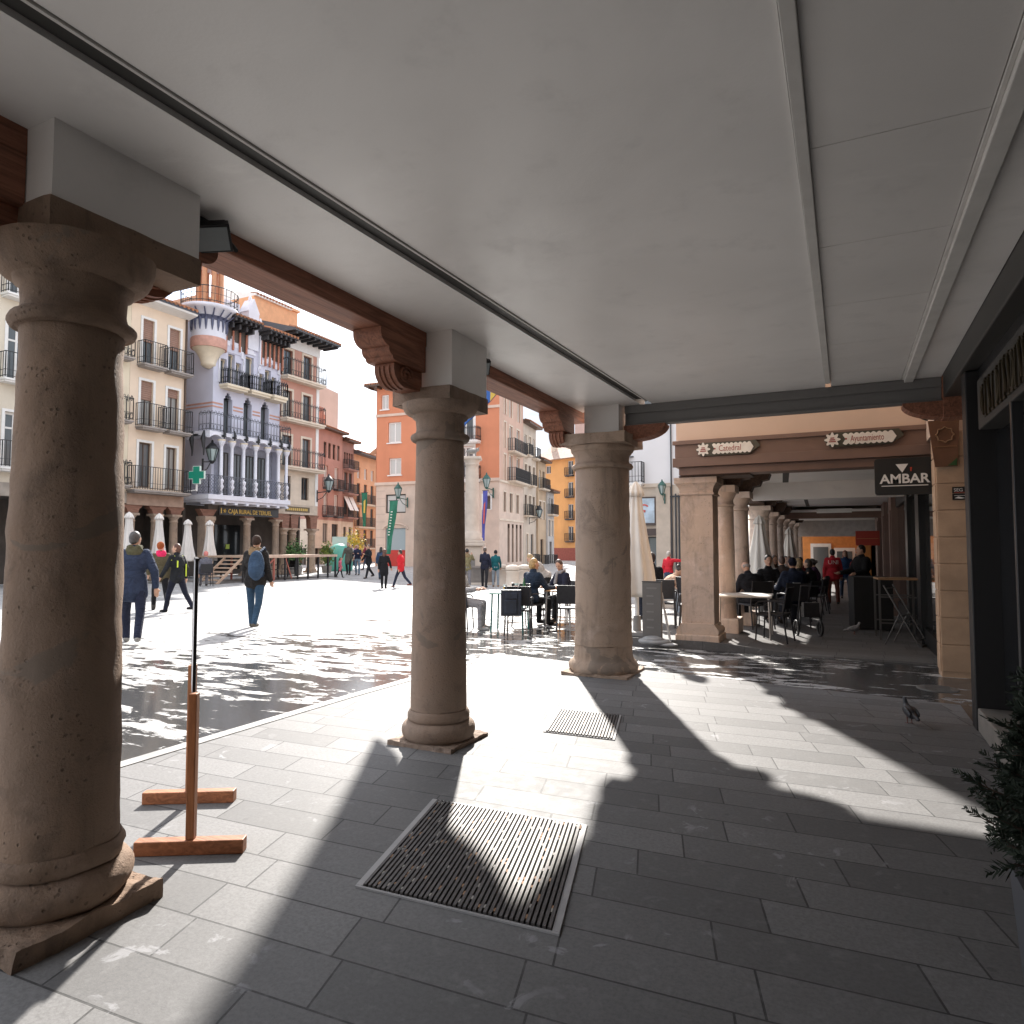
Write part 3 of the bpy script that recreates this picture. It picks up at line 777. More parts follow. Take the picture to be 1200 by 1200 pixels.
def text_mesh(txt, size, mat, parent, T, depth=.01, name='lettering', align='LEFT', bold=0, sx=1):
    cu = bpy.data.curves.new(name, 'FONT'); cu.body = txt; cu.size = size; cu.extrude = depth; cu.offset = bold
    cu.align_x = align; cu.resolution_u = 3
    o = bpy.data.objects.new('tmp', cu); C.objects.link(o)
    dg = bpy.context.evaluated_depsgraph_get(); me = bpy.data.meshes.new_from_object(o.evaluated_get(dg))
    bpy.data.objects.remove(o); bpy.data.curves.remove(cu)
    me.materials.clear(); me.materials.append(mat); me.name = name
    # text lies in XY: stand it up so that it reads from -Y
    return link(name, me, parent, mat=T @ Matrix.Rotation(RAD(90),4,'X') @ Matrix.Diagonal((sx,1,1,1)))

# wood portico common to the left row
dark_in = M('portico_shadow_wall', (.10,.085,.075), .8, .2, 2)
redwood = wood_mat('portico_wood', (.26,.13,.09), 'x')
col_st = stone_mat('portico_stone', (.36,.28,.22), .4, patch=False, warm=(.42,.31,.23))
def portico(parent, W, zb, fascia_h, fas_m, cols, depth=2.6, cap_z=3.0, r=.2, ceil=True, inner=None):
    b = MB(); b.box(0,W,-.03,.35,zb,zb+fascia_h); b.build('fascia', fas_m, parent)
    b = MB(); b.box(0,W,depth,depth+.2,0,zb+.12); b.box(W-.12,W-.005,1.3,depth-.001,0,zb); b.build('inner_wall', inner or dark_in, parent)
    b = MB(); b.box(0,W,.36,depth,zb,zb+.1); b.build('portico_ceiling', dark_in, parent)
    for u in cols:
        simple_column(parent, u, .2, 0, cap_z, r, col_st)
        b = MB(); b.prism([(u-.45,zb-.003),(u-.38,zb-.12),(u-.3,zb-.16),(u-.24,cap_z+.01),(u+.24,cap_z+.01),(u+.3,zb-.16),(u+.38,zb-.12),(u+.45,zb-.003)], 'y', .03, .37)
        b.build('bracket', redwood, parent)

# ------------------------------------------------------------------ left row of house fronts (facade plane X = -28)
def row(name, label, y0): return thing(name, label, 'building', (-28, y0, 0), 90)

# cream house at the far left
cr0 = M('ivory_render', (.62,.56,.46), .85, .06, .8, dirt=.32); cr1 = M('peach_cream_render', (.72,.585,.455), .85, .06, .7, dirt=.32)
h = row('town_house', 'ivory house with white framed arched windows seen left of the nearest column', 10.6)
ops = []; Wd = 6.4
for u in (.9,3.75,5.3):
    for z,hh in ((4.45,2.1),(7.75,2.15),(10.95,1.8)): ops.append((u,u+.75,z,z+hh))
wall_panel(h, I4, Wd, 3.9, 13.6, ops, cr0)
for o in ops:
    window(h, I4, o, fr_white, pane_mid, trans=.72, sur=fr_white, sw=.1, fw=.09)
    balcony(h, I4, o[0]-.3, o[1]+.3, o[2]-.02, .5, fr_white, iron, 1.0)
portico(h, Wd, 3.4, .5, M('grey_stone_band',(.33,.29,.25),.8,.15,3), (.6,3.3,5.9))
eave(h, I4, 0, Wd, 13.6, .5, fr_white, tile_m)
# pale narrow house
h = row('town_house', 'narrow pale yellow house with iron balconies just right of the nearest column', 17.02)
ops = [(1.15,1.75,z,z+2) for z in (4.2,7.0,9.75)]; Wd = 2.2
wall_panel(h, I4, Wd, 3.9, 12.2, ops, M('pale_yellow_render',(.66,.58,.44),.85,.06,.9,dirt=.32))
for o in ops:
    window(h, I4, o, fr_white, pane_dark); balcony(h, I4, .9, 2.12, o[2]-.05, .5, M('stone_slab_grey',(.30,.27,.25),.8), iron, 1.0, style='ornate', gap=.16)
portico(h, Wd, 3.4, .5, MATS['grey_stone_band'], (.4,))
eave(h, I4, 0, Wd, 12.2, .5, fr_white, tile_m)
# cream house with brown roller blinds
h = row('town_house', 'peach cream house with brown roller blinds and black iron balconies beside the blue house', 19.23)
Wd = 2.83
ops = [(.55,1.10,9.72,11.72),(1.88,2.45,9.68,11.68),(.52,1.12,6.92,8.92),(1.85,2.45,6.92,8.82),(.5,1.12,4.15,6.15),(1.85,2.4,4.15,6.1)]
wall_panel(h, I4, Wd, 3.9, 12.3, ops, cr1)
for i,o in enumerate(ops):
    window(h, I4, o, fr_brown, pane_mid if i in (0,1) else pane_dark, blind=(.5,.5,.42,.2,0,0)[i], sur=fr_white, sw=.11, fw=.06)
for z in (9.6,6.82):
    balcony(h, I4, .3, 1.45, z, .55, M('stone_slab_grey',(.30,.27,.25),.8), iron, 1.05); balcony(h, I4, 1.62, 2.83, z, .55, MATS['stone_slab_grey'], iron, 1.05)
balcony(h, I4, -.02, 2.83, 4.0, .55, MATS['stone_slab_grey'], iron, 1.05)
portico(h, Wd, 3.35, .5, M('reddish_beam_stone',(.36,.25,.19),.8,.15,3), (.35,1.55,2.5))
b = MB(); b.prism([(0,12.3),(-.3,12.36),(-.62,12.42),(-.66,12.5),(0,12.5)], 'x', -.05, Wd+.05); b.build('cornice', fr_white, h)
eave(h, I4, -.05, Wd+.05, 12.503, .68, flat('gutter_dark',(.05,.055,.07),.5), tile_m, t=.12, back=5, pitch=.3)
b = MB(); b.box(1.2,1.9,1.6,2.4,12.6,14.6); b.box(1.1,2.0,1.5,2.5,14.6,14.75); b.box(2.2,2.7,2.2,2.7,12.6,14.3); b.build('chimney', M('brick_orange',(.50,.25,.14),.85,.15,6), h)
b = MB(); b.prism([(.4,12.9),(1.9,12.9),(1.9,14.5),(.4,13.5)], 'x', .2, 1.0); b.build('dormer', flat('slate_dark',(.09,.09,.095),.6), h)
b = MB(); b.box(2.72,2.79,-.09,-.01,4.1,12.3); b.build('downpipe', fr_brown, h)

# ------------------------------------------------------------------ blue modernist house
blue = M('pale_blue_render', (.56,.57,.675), .8, .05, .8, .05, dirt=.32); bl_trim = M('cream_trim', (.66,.58,.45), .8, .06, 4)
bl_white = M('bluish_white', (.66,.67,.74), .75, .05, 3); red_col = M('red_brick_column', (.42,.17,.11), .7, .1, 6); band_red = M('pink_band', (.52,.29,.23), .8)
cobalt = flat('cobalt_tiles', (.075,.085,.15), .4)
h = row('modernist_house', 'pale blue house with white gallery columns and a round corner tower', 23.6)
Wd = 4.45
w2 = [(.66,1.2,7.2,9.0),(1.93,2.47,7.2,9.0),(3.1,3.66,7.2,9.0)]
steps = [(o[0]+.09,o[1]-.09,9.0,9.16) for o in w2] + [(o[0]+.18,o[1]-.18,9.16,9.3) for o in w2]
w3 = [(.42,.80,9.75,11.0),(.88,1.3,9.75,11.35),(1.38,1.72,9.75,11.0),(2.0,2.55,9.75,11.5),(2.95,3.28,9.75,10.8),(3.34,3.76,9.75,11.1),(3.82,4.14,9.75,10.8)]
gal = [(.15,4.3,4.1,6.7)]
wall_panel(h, I4, Wd, 3.7, 13.0, w2+steps+w3+gal, blue, depth=.35, shell=9)
for o in w2: window(h, I4, (o[0],o[1],o[2],9.3), fr_dark, pane_mid, y=.3)
for o in w3: window(h, I4, o, bl_trim, pane_dark if o[1]-o[0]>.5 else pane_mid, mull=0, y=.22, arch=True)
# recess of the first-floor gallery
b = MB(); b.box(.15,4.3,.36,.5,4.05,6.8); b.build('gallery_wall', M('gallery_grey_blue',(.33,.35,.42),.8), h)
for u in (.75,1.55,2.4,3.2): window(h, Matrix.Translation((0,.2,0)), (u,u+.5,4.15,6.3), fr_dark, pane_mid, y=.05)
# gallery slabs wrap the corner
b = MB(); b.box(-.8,4.55,-.8,.0,3.8,4.02); b.box(-.8,-.002,.002,1.1,3.8,4.02); b.box(-.7,4.45,-.7,.0,3.68,3.797); b.box(-.7,-.004,.002,1.0,3.68,3.797)
for u in (-.5,.2,.9,1.6,2.3,3.0,3.7,4.35): b.box(u-.08,u+.08,-.78,.0,3.58,3.678)
b.build('gallery_slab', bl_white, h)
for u in (.0,.64,1.38,2.16,2.97,3.75,4.33):
    b = MB(); b.lathe([(.11,0),(.11,.1),(.08,.13),(.1,.3),(.15,.42),(.1,.55),(.13,.66),(.14,.74),(.085,.82),(.075,2.35),(.08,2.4),(.1,2.44),(.17,2.6),(.19,2.68),(.19,2.74)],14)
    b.build('gallery_column', bl_trim if u < 0 else bl_white, h, (u,-.68,4.02))
    b = MB(); b.lathe([(.085,0),(.12,.05),(.19,.22),(.2,.28)],14); b.build('gallery_capital', bl_trim, h, (u,-.68,6.45+.02))
b = MB()   # scalloped lintel
us = [-.8,0,.64,1.38,2.16,2.97,3.75,4.33,4.55]
for a,c in zip(us[:-1],us[1:]):
    P = [(a,6.76),(a,7.1),(c,7.1),(c,6.76)] + [(c-(c-a)*t/8, 6.76+.16*math.sin(math.pi*t/8)) for t in range(1,8)]
    b.prism(P, 'y', -.80, -.62)
b.box(-.8,4.55,-.618,0,6.98,7.1); b.box(-.8,-.002,.002,1.1,6.9,7.1)
b.prism([(-.62,6.76),(-.62,6.979),(.9,6.979),(.9,6.76),(.6,6.9),(-.3,6.9)],'x',-.8,-.64)
b.build('gallery_lintel', bl_white, h)
for u in us[1:-1]:   # dark cast-iron ornaments on the lintel
    b = MB(); b.tube([(u,-.82,7.25),(u,-.9,7.0),(u,-.84,6.75)], [.03,.07,.02], 6); b.box(u-.13,u+.13,-.86,-.82,6.86,6.95); b.build('iron_ornament', iron, h)
for y in (-.45,.35):
    b = MB(); b.tube([(-.83,y,7.1),(-.89,y,6.7),(-.83,y,6.2),(-.83,y,5.9)], [.04,.11,.05,.03], 6); b.build('iron_pendant', iron, h)
balcony(h, I4, -.8, 4.55, 7.1, .8, bl_white, iron_g, .9, t=.02, style='ornate', gap=.2)
bb = balcony(h, Matrix.Rotation(0,4,'Z'), -.8, 4.55, 4.03, .8, bl_white, flat('lattice_iron',(.10,.11,.14),.5), .95, t=.02, style='lattice', gap=.32)
b = MB(); b.box(-.012,Wd+.01,-.02,-.003,9.38,9.5); b.box(-.012,Wd+.01,-.02,-.003,9.6,9.68); b.box(-.02,-.003,0,2.2,9.38,9.5); b.box(-.02,-.003,0,2.2,9.6,9.68)
m_ = b
bs = MB()
for (a,c) in ((-.02,.6),(1.26,1.87),(2.53,3.04),(3.72,4.46)):
    bs.box(a,c,-.02,-.003,8.45,8.52); bs.box(a,c,-.02,-.003,8.62,8.70)
bs.box(-.022,-.003,.0,2.4,8.45,8.52); bs.box(-.022,-.003,.0,2.4,8.62,8.70)
bs.build('string_course', band_red, h)
# third floor balconies and stepped white mouldings over the arches
balcony(h, I4, .35, 1.75, 9.65, .6, bl_trim, iron, .75, t=.22, style='ornate', gap=.14, bw=.03)
balcony(h, I4, 1.9, 3.3, 9.65, .6, bl_trim, iron, .75, t=.22, style='ornate', gap=.14, bw=.03)
balcony(h, I4, 3.32, 4.3, 9.65, .75, bl_trim, iron, .75, t=.28, style='ornate', gap=.14, bw=.03)
for (a,c,z,rz_) in ((.28,1.85,10.95,1.05),(2.8,4.4,10.75,.95)):
    b = MB(); m0 = (a+c)/2; r = (c-a)/2; n = 9
    for i in range(n):
        t0 = 180-180*i/n; t1 = 180-180*(i+1)/n
        x0_ = m0+r*math.cos(RAD(t0)); x1_ = m0+r*math.cos(RAD(t1)); zt_ = z+rz_*max(math.sin(RAD(t0)),math.sin(RAD(t1)))
        zl_ = z+(rz_-.16)*min(math.sin(RAD(t0)),math.sin(RAD(t1)))
        b.box(x0_+.001,x1_-.001,-.07,-.002,zl_,zt_+(.12 if i==n//2 else 0))
    fb = MB()
    for i in range(n):
        t0 = 180-180*i/n; t1 = 180-180*(i+1)/n; zl_ = z+(rz_-.16)*min(math.sin(RAD(t0)),math.sin(RAD(t1)))
        if zl_ > 11.42: fb.box(m0+r*math.cos(RAD(t0))+.001,m0+r*math.cos(RAD(t1))-.001,-.05,-.002,11.4,zl_-.001)
    fb.build('gable_fill', blue, h)
    b.box(m0-.06,m0+.06,-.09,-.072,z+rz_-.2,z+rz_+.25)
    for u in (a-.02,c-.08): b.box(u,u+.1,-.07,-.002,9.75,z+.1)
    b.build('moulding', bl_white, h)
b = MB(); b.box(1.95,2.6,-.07,-.002,11.62,11.74); b.box(2.05,2.5,-.07,-.002,11.742,11.86); b.box(2.15,2.4,-.07,-.002,11.862,12.0)
b.build('moulding', bl_white, h)
# loggias under the tiled eaves
for (a,c,zt) in ((.55,2.05,13.0),(2.85,4.6,12.95)):
    b = MB(); b.box(a,c,-.03,.0,11.6 if a<1 else 11.7,12.7); 
    b.build('loggia_back', dark_in, h)
    b = MB(); n = 4 if a<1 else 6
    for i in range(n): b.lathe([(.06,11.55 if a<1 else 11.25),(.05,12.6)],8,a+.1+(c-a-.2)*i/(n-1),-.1)
    b.build('loggia_column', red_col, h)
    eave(h, Matrix.Translation((0,0,0)), a-.15, c+.25, zt, .95, flat('timber_black',(.035,.032,.034),.6), tile_m, t=.1, back=.6, pitch=.28, rafters=6, name='eave')
    for i in range(n):
        b = MB(); b.box(a+.1+(c-a-.2)*i/(n-1)-.06, a+.1+(c-a-.2)*i/(n-1)+.06, -.6,-.05,12.55,12.8); b.build('bracket', flat('timber_black',(.035,.032,.034),.6), h)
b = MB(); b.box(2.05,2.75,-.12,.6,11.9,13.9); b.prism([(2.0,13.9),(2.4,14.65),(2.8,13.9)],'y',-.12,.6); b.lathe([(.07,14.5),(.1,14.7),(.02,14.95)],8,2.4,.2)
b.box(2.82,2.98,-.14,.05,11.2,13.3); b.lathe([(.1,13.3),(.13,13.4),(.03,13.75)],8,2.9,-.05)
b.box(1.0,2.0,.5,2.5,13.0,14.3); b.build('gable', bl_white, h)
b = MB(); b.box(-.0,2.2,1.2,5,13.0,14.2); b.box(.1,2.3,1.1,5.1,14.2,14.35); b.build('penthouse', M('salmon_render',(.60,.36,.24),.85), h)
# corner tower
tx,ty = -.1,.25
b = MB(); b.lathe([(.06,10.35),(.28,10.45),(.36,10.52),(.34,10.58),(.42,10.85),(.58,11.12),(.76,11.3)],24,tx,ty); b.build('tower_corbel', bl_trim, h)
b = MB(); b.lathe([(.84,11.3),(.86,11.5),(.86,11.72),(.82,11.8)],24,tx,ty); b.build('tower_band', band_red, h)
b = MB(); b.lathe([(.8,11.8),(.8,12.75),(.95,12.9),(1.25,13.1),(1.34,13.14),(1.36,13.28),(1.3,13.3)],28,tx,ty); b.build('tower_drum', bl_white, h)
b = MB()
for k in range(18):
    a = 2*math.pi*k/18; ca,sa = math.cos(a),math.sin(a)
    b.tube([(tx+.81*ca,ty+.81*sa,12.7),(tx+.83*ca,ty+.83*sa,12.35),(tx+.81*ca,ty+.81*sa,12.1)], [.09,.06,.02], 5)
    b.tube([(tx+.86*ca,ty+.86*sa,12.7),(tx+1.3*ca,ty+1.3*sa,13.05)], [.05,.03], 5)
    b.lathe([(.0,0),(.001,.001)],3) if False else None
b.lathe([(.815,12.62),(.83,12.66),(.83,12.74),(.9,12.82)],24,tx,ty)
b.build('tower_tiles', cobalt, h)
b = MB()
for k in range(30):
    a = 2*math.pi*k/30; b.tube([(tx+1.3*math.cos(a),ty+1.3*math.sin(a),13.3),(tx+1.33*math.cos(a),ty+1.33*math.sin(a),14.1)], .016, 4)
for z,rr in ((13.4,.02),(14.1,.025),(13.75,.012)): b.tube([(tx+1.32*math.cos(a*math.pi/15),ty+1.32*math.sin(a*math.pi/15),z) for a in range(31)], rr, 4)
b.build('tower_railing', iron, h)
b = MB()
for k in range(8):
    a = 2*math.pi*(k+.5)/8; b.lathe([(.13,13.3),(.12,15.35)],10,tx+.55*math.cos(a),ty+.55*math.sin(a))
b.build('tower_column', M('orange_brick',(.50,.24,.13),.7,.1,5), h)
b = MB(); b.lathe([(.7,15.35),(.74,15.42),(.7,15.5),(.7,15.62),(.76,15.68),(.7,15.75),(.7,15.9),(.78,15.98),(.5,16.1)],24,tx,ty); b.build('tower_cornice', bl_white, h)
b = MB(); b.lathe([(.66,16.05),(.55,16.5),(.3,16.9),(.04,17.2),(.02,17.7)],20,tx,ty); b.build('tower_dome', flat('copper_green',(.16,.30,.26),.6), h)
# ground floor
b = MB(); b.box(.45,Wd-.05,-.10,-.055,3.10,3.52); b.build('shop_sign', flat('sign_black',(.015,.014,.013),.4), h)
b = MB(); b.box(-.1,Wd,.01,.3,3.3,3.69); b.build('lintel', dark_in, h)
sgn = flat('sign_gold',(.62,.42,.10),.5)
text_mesh('CAJA RURAL DE TERUEL', .31, sgn, h, Matrix.Translation((.98,-.112,3.20)), .008, 'sign_lettering', sx=.86, bold=.004)
b = MB(); b.box(.54,.59,-.12,-.101,3.18,3.44)
for k in range(6): b.tube([(.77,-.115,3.31),(.77+.11*math.cos(k*math.pi/3),-.115,3.31+.11*math.sin(k*math.pi/3))],[.03,.012],5)
b.build('sign_emblem', sgn, h)
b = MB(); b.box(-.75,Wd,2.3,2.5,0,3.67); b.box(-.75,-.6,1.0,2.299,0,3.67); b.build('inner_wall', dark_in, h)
b = MB(); b.box(2.2,3.9,2.22,2.29,.3,2.7); b.build('bank_window', pane_dark, h)
b = MB(); b.box(1.2,1.9,2.2,2.28,.2,2.5); b.build('cash_machine', flat('machine_grey',(.35,.36,.38),.4), h)
b = MB(); b.box(2.9,3.15,2.19,2.215,1.4,1.65); b.build('notice', flat('notice_lime',(.45,.60,.12),.6), h)
for u in (-.15,2.4,4.4):
    simple_column(h, u, .1, 0, 3.0, .2 if u>0 else .26, col_st, square=(u<0))
    b = MB(); b.prism([(u-.5,3.34),(u-.4,3.2),(u-.28,3.01),(u+.28,3.01),(u+.4,3.2),(u+.5,3.34)],'y',-.05,.3); b.build('bracket', redwood, h)

# ------------------------------------------------------------------ pink house
pk = M('dusty_pink_render', (.50,.27,.21), .85, .08, .8, dirt=.32); cream = M('cream_stone', (.62,.53,.43), .8, .08, 2)
h = row('town_house', 'dusty pink house with broad dark eaves and long cream balconies right of the blue house', 28.07)
Wd = 3.08
ops = [(.2,.88,11.12,12.6),(1.75,2.4,11.12,12.6),(.2,.88,8.75,10.3),(1.75,2.4,8.75,10.3),(.2,.88,6.05,7.75),(1.75,2.4,6.05,7.75),(1.75,2.35,4.2,5.5),(.4,.9,4.2,5.5)]
wall_panel(h, I4, Wd, 5.9, 12.75, ops, pk)
wall_panel(h, I4, Wd, 3.9, 5.9, ops, cream, name='lower_wall')
for o in ops: window(h, I4, o, fr_brown, pane_dark, sur=cream if o[2]>5.9 else None, sw=.13)
for z in (11.05,8.68,6.0): balcony(h, I4, .0, Wd+.05, z, .55, cream, iron, .95, t=.2, style='ornate', gap=.2)
b = MB(); b.box(-.02,Wd+.02,-.05,6,12.752,13.42); b.build('frieze', fr_white, h)
b = MB(); b.box(Wd-.22,Wd+.012,-.025,-.003,3.9,12.75); b.build('quoin', fr_white, h)
eave(h, I4, -.15, Wd+.6, 13.43, 1.15, flat('eave_slate',(.085,.09,.10),.6), tile_m, t=.12, back=5, pitch=.3, rafters=8, raf_m=flat('rafter_dark',(.03,.03,.032),.6))
b = MB(); b.box(-.6,2.2,1.5,5,13.4,15.6); b.box(2.2,2.9,1.6,2.3,13.4,15.7); b.box(2.1,3.0,1.5,2.4,15.7,15.85); b.build('penthouse', M('apricot_render',(.66,.36,.20),.85,.08), h)
eave(h, Matrix.Translation((0,1.5,0)), -.6, 2.2, 15.6, .15, fr_white, tile_m, t=.1, back=3.4, pitch=.25, name='penthouse_roof')
portico(h, Wd, 3.35, .55, M('fascia_beige',(.50,.42,.34),.8,.1,3), (.6,1.3,2.85), cap_z=2.56, r=.24)
b = MB(); b.box(.5,2.4,-.05,-.031,3.48,3.78); b.build('shop_sign', M('sign_wood',(.12,.09,.05),.6), h)
b = MB(); r2 = random.Random(3)
for i in range(11): b.box(.62+i*.15,.62+i*.15+.09,-.058,-.051,3.56,3.70)
b.build('sign_lettering', sgn, h)

# ------------------------------------------------------------------ street running away behind the pink house
Q = (-41.46,46.56)
def st_house(label, u0, W, H, m, eav=.6, **k):
    c,s = math.cos(RAD(103.3)), math.sin(RAD(103.3))
    return thing('street_house', label, 'building', (Q[0]+c*u0, Q[1]+s*u0, 0), 103.3)
mauve = M('mauve_render', (.42,.24,.20), .85, .1, .7, dirt=.32); brownr = M('brown_mauve_render', (.34,.20,.17), .85, .1, .7, dirt=.32)
salm = M('salmon_orange_render', (.62,.34,.20), .85, .08, .7, dirt=.32)
h = st_house('narrow mauve street house with a row of four arched attic windows', -1.6, 5.6, 12, mauve)
Wd = 5.65
ops = [(2.0+i*.85,2.5+i*.85,9.5,10.9) for i in range(4)] + [(u,u+.75,z,z+1.9) for u in (2.1,4.1) for z in (6.9,4.4)]
low = [(2.0,2.9,1.9,3.6),(3.7,4.9,1.9,3.6)]
wall_panel(h, I4, Wd, 3.9, 12.0, ops, mauve); wall_panel(h, I4, Wd, 1.4, 3.9, low, cream, name='lower_wall')
for i,o in enumerate(ops): window(h, I4, o, fr_white if i>3 else fr_brown, pane_pale if i>3 else pane_dark, arch=i<4, fw=.07)
for o in low: window(h, I4, o, fr_brown, pane_dark)
for u in (1.9,3.9):
    for z in (6.8,4.3): balcony(h, I4, u, u+1.2, z, .5, iron_g, iron, .9, gap=.14, bw=.03)
b = MB(); b.box(0,Wd,.6,.8,-.3,1.39); b.build('inner_wall', dark_in, h)
b = MB(); [b.box(u-.2,u+.2,0,.5,-.3,1.39) for u in (.3,2.3,4.0,5.4)]; b.build('pier', cream, h)
eave(h, I4, -.1, Wd+.1, 12.0, .6, fr_brown, tile_m, back=4)
b = MB(); b.box(2.0,2.6,1.5,2.2,12.5,14.2); b.box(3.4,4.2,1.2,2.0,12.5,14.4); b.box(4.6,5.1,1.5,2.1,12.4,13.9); b.build('chimney', M('chimney_red',(.50,.20,.13),.85), h)
h = st_house('slim brown street house with tall wooden bay and slanted awnings', 4.1, 2.4, 11.4, brownr)
Wd = 2.35
ops = [(.25+i*.5,.6+i*.5,9.4,10.5) for i in range(4)] + [(u,u+.7,z,z+1.7) for u in (.35,1.3) for z in (6.9,4.6)] + [(.3,.9,1.9,3.4),(1.4,2.0,1.9,3.4)]
wall_panel(h, I4, Wd, 3.9, 11.5, ops[:-2], brownr); wall_panel(h, I4, Wd, .9, 3.9, ops[-2:], cream, name='lower_wall')
for i,o in enumerate(ops): window(h, I4, o, fr_brown, pane_dark if i<4 else pane_mid, arch=i<4)
for z in (8.9,6.6,4.3): balcony(h, I4, .1, 2.3, z, .6, brownr, iron, .9, gap=.14, bw=.03)
for u in (.2,1.25):
    b = MB(); b.add([(u,-.05,6.3),(u+.85,-.05,6.3),(u+.85,-.7,5.0),(u,-.7,5.0),(u,-.05,6.26),(u+.85,-.05,6.26),(u+.85,-.7,4.96),(u,-.7,4.96)],[(0,1,2,3),(7,6,5,4),(0,3,7,4),(1,5,6,2),(3,2,6,7),(0,4,5,1)]); b.build('awning', fr_white, h)
b = MB(); b.box(0,Wd,.3,.5,-.3,.89); b.build('inner_wall', dark_in, h)
eave(h, I4, -.1, Wd+.1, 11.5, .7, fr_brown, tile_m, back=4)
h = st_house('salmon orange street house with three bays of shutters and iron balconies', 6.5, 5.2, 10.7, salm)
Wd = 5.2
ops = [(u,u+.7,z,z+hh) for u in (.7,2.3,3.9) for z,hh in ((8.3,1.1),(5.9,1.9),(3.6,1.8),(1.6,1.6))]
wall_panel(h, I4, Wd, -.3, 10.6, ops, salm)
for o in ops: window(h, I4, o, fr_dark if o[2]<8 else fr_white, pane_mid if o[2]<8 else pane_pale)
for z in (5.8,3.5,1.4): balcony(h, I4, .2, 5.1, z, .5, cream, iron, .95, gap=.15, bw=.03)
eave(h, I4, -.1, Wd+.2, 10.6, .8, flat('eave_slate',(.085,.09,.10),.6), tile_m, back=4)
h = st_house('red and orange house glimpsed at the far end of the street', 11.9, 3.5, 10, salm)
Wd = 5
ops = [(u,u+.8,z,z+1.5) for u in (.4,2.0) for z in (7.3,4.8,2.2)]
wall_panel(h, I4, Wd, -.3, 9.6, ops, M('brick_red_render',(.50,.19,.11),.85,.1))
for o in ops: window(h, I4, o, fr_white, pane_dark)
for z in (7.1,4.6): balcony(h, I4, .1, 4, z, .5, cream, iron, .9, gap=.16, bw=.03)
eave(h, I4, -.1, Wd, 9.6, .5, fr_white, tile_m)
# things rising over the roofs behind
def box_house(name, label, x, y, ang, W, D, z0, z1, m, roofm=None, chim=0):
    t = thing(name, label, 'building', (x,y,0), ang)
    b = MB(); b.box(0,W,0,D,z0,z1); b.build('wall', m, t)
    if roofm:
        b = MB(); b.prism([(-.3,z1),(D/2,z1+D*.22),(D+.3,z1)], 'x', -.3, W+.3); b.build('roof', roofm, t)
    for i in range(chim):
        b = MB(); b.box(W*(i+.5)/chim-.3,W*(i+.5)/chim+.3,D*.3,D*.3+.6,z1-.2,z1+1.6+.4*(i%2)); b.box(W*(i+.5)/chim-.38,W*(i+.5)/chim+.38,D*.3-.08,D*.3+.68,z1+1.6+.4*(i%2),z1+1.75+.4*(i%2)); b.build('chimney', m, t)
    return t
box_house('tall_house', 'tall blank pinkish wall rising behind the dusty pink house', -53.5,57.5,103,7.5,6,0,20.2, M('faded_pink_render',(.55,.38,.31),.9,.06,.5), None)
box_house('roof_house', 'pink tiled roofs and chimneys far down the street above the salmon house', -63,90,75,14,9,0,17.0, M('pale_rose_render',(.60,.38,.30),.9,.08,.5), tile_m, 4)
t = thing('street_sunshade', 'small orange sunshade on the roof terrace above the mauve street house', 'parasol', (-45.6,50.2,12.6))
b = MB(); b.lathe([(1.0,1.0),(.9,1.35),(.5,1.75),(.05,1.9)],16); b.build('canopy', flat('orange_canvas',(.75,.30,.04),.8), t)
b = MB(); b.lathe([(.04,-.4),(.04,1.6)],8); b.build('pole', fr_white, t)

# ------------------------------------------------------------------ terracotta corner building across the square
ter = M('terracotta_render', (.56,.22,.12), .85, .06, .6, dirt=.32); pinkst = M('pinkish_ashlar', (.58,.46,.38), .8, .08, 1.2); side_p = M('pale_salmon_render', (.55,.37,.29), .85, .08, .7, dirt=.32)
T_ = thing('corner_building', 'terracotta corner building with pinkish stone ground floor at the end of the square', 'building', (-34.0,44.6,-.3), 3.8)
Wd = 10.86; H = 14.7
up = [(1.12,2.32,10.15,11.8),(1.22,2.36,7.55,8.9),(.45,1.15,12.9,14.1),(4.5,5.7,10.15,11.8),(4.5,5.7,7.55,8.9),(4.5,5.7,12.9,14.1),(7.3,8.75,9.95,12.3),(7.3,8.75,7.0,9.5),(7.3,8.75,12.9,14.2)]
lo = [(.95,2.8,4.5,6.0),(.95,2.8,0,3.3),(4.4,5.9,4.5,6.0),(4.2,6.2,0,3.3),(7.4,9.0,4.5,6.1),(7.4,9.0,0,3.2),(9.55,10.15,4.6,5.7)]
wall_panel(T_, I4, Wd, 6.85, H, up, ter, shell=0); wall_panel(T_, I4, Wd, 0, 6.85, lo, pinkst, name='stone_base', shell=0)
b = MB(); b.box(.05,Wd-1.4,.6,7,0,H-.05); b.box(0,.049,.0,7,0,H-.05); b.build('unseen_rear_wall', ter, T_)
for o in up[:6]: window(T_, I4, o, fr_white, pane_pale, sill=True, fw=.1)
for o in up[6:]: window(T_, I4, o, fr_white, pane_mid, fw=.14, sur=fr_white, sw=.15)
for z in (9.85,6.9): balcony(T_, I4, 7.0, 9.35, z, .7, fr_white, iron, 1.0, t=.2, gap=.15, bw=.025, style='ornate')
for o in (lo[0],lo[2],lo[4]): window(T_, I4, o, fr_dark, pane_pale, mull=1, fw=.1)
window(T_, I4, lo[6], fr_white, pane_dark, sur=fr_white, mull=0)
for o in (lo[3],lo[5]): window(T_, I4, o, fr_dark, pane_dark, fw=.12, trans=.7)
b = MB(); b.box(.97,2.78,.1,.16,.02,1.55); b.build('red_shop_panel', flat('shop_red',(.48,.03,.02),.5), T_)
b = MB(); b.box(.97,2.78,.11,.15,1.56,3.28); b.build('shop_glass', flat('shop_glass_pale',(.30,.36,.38),.15), T_)
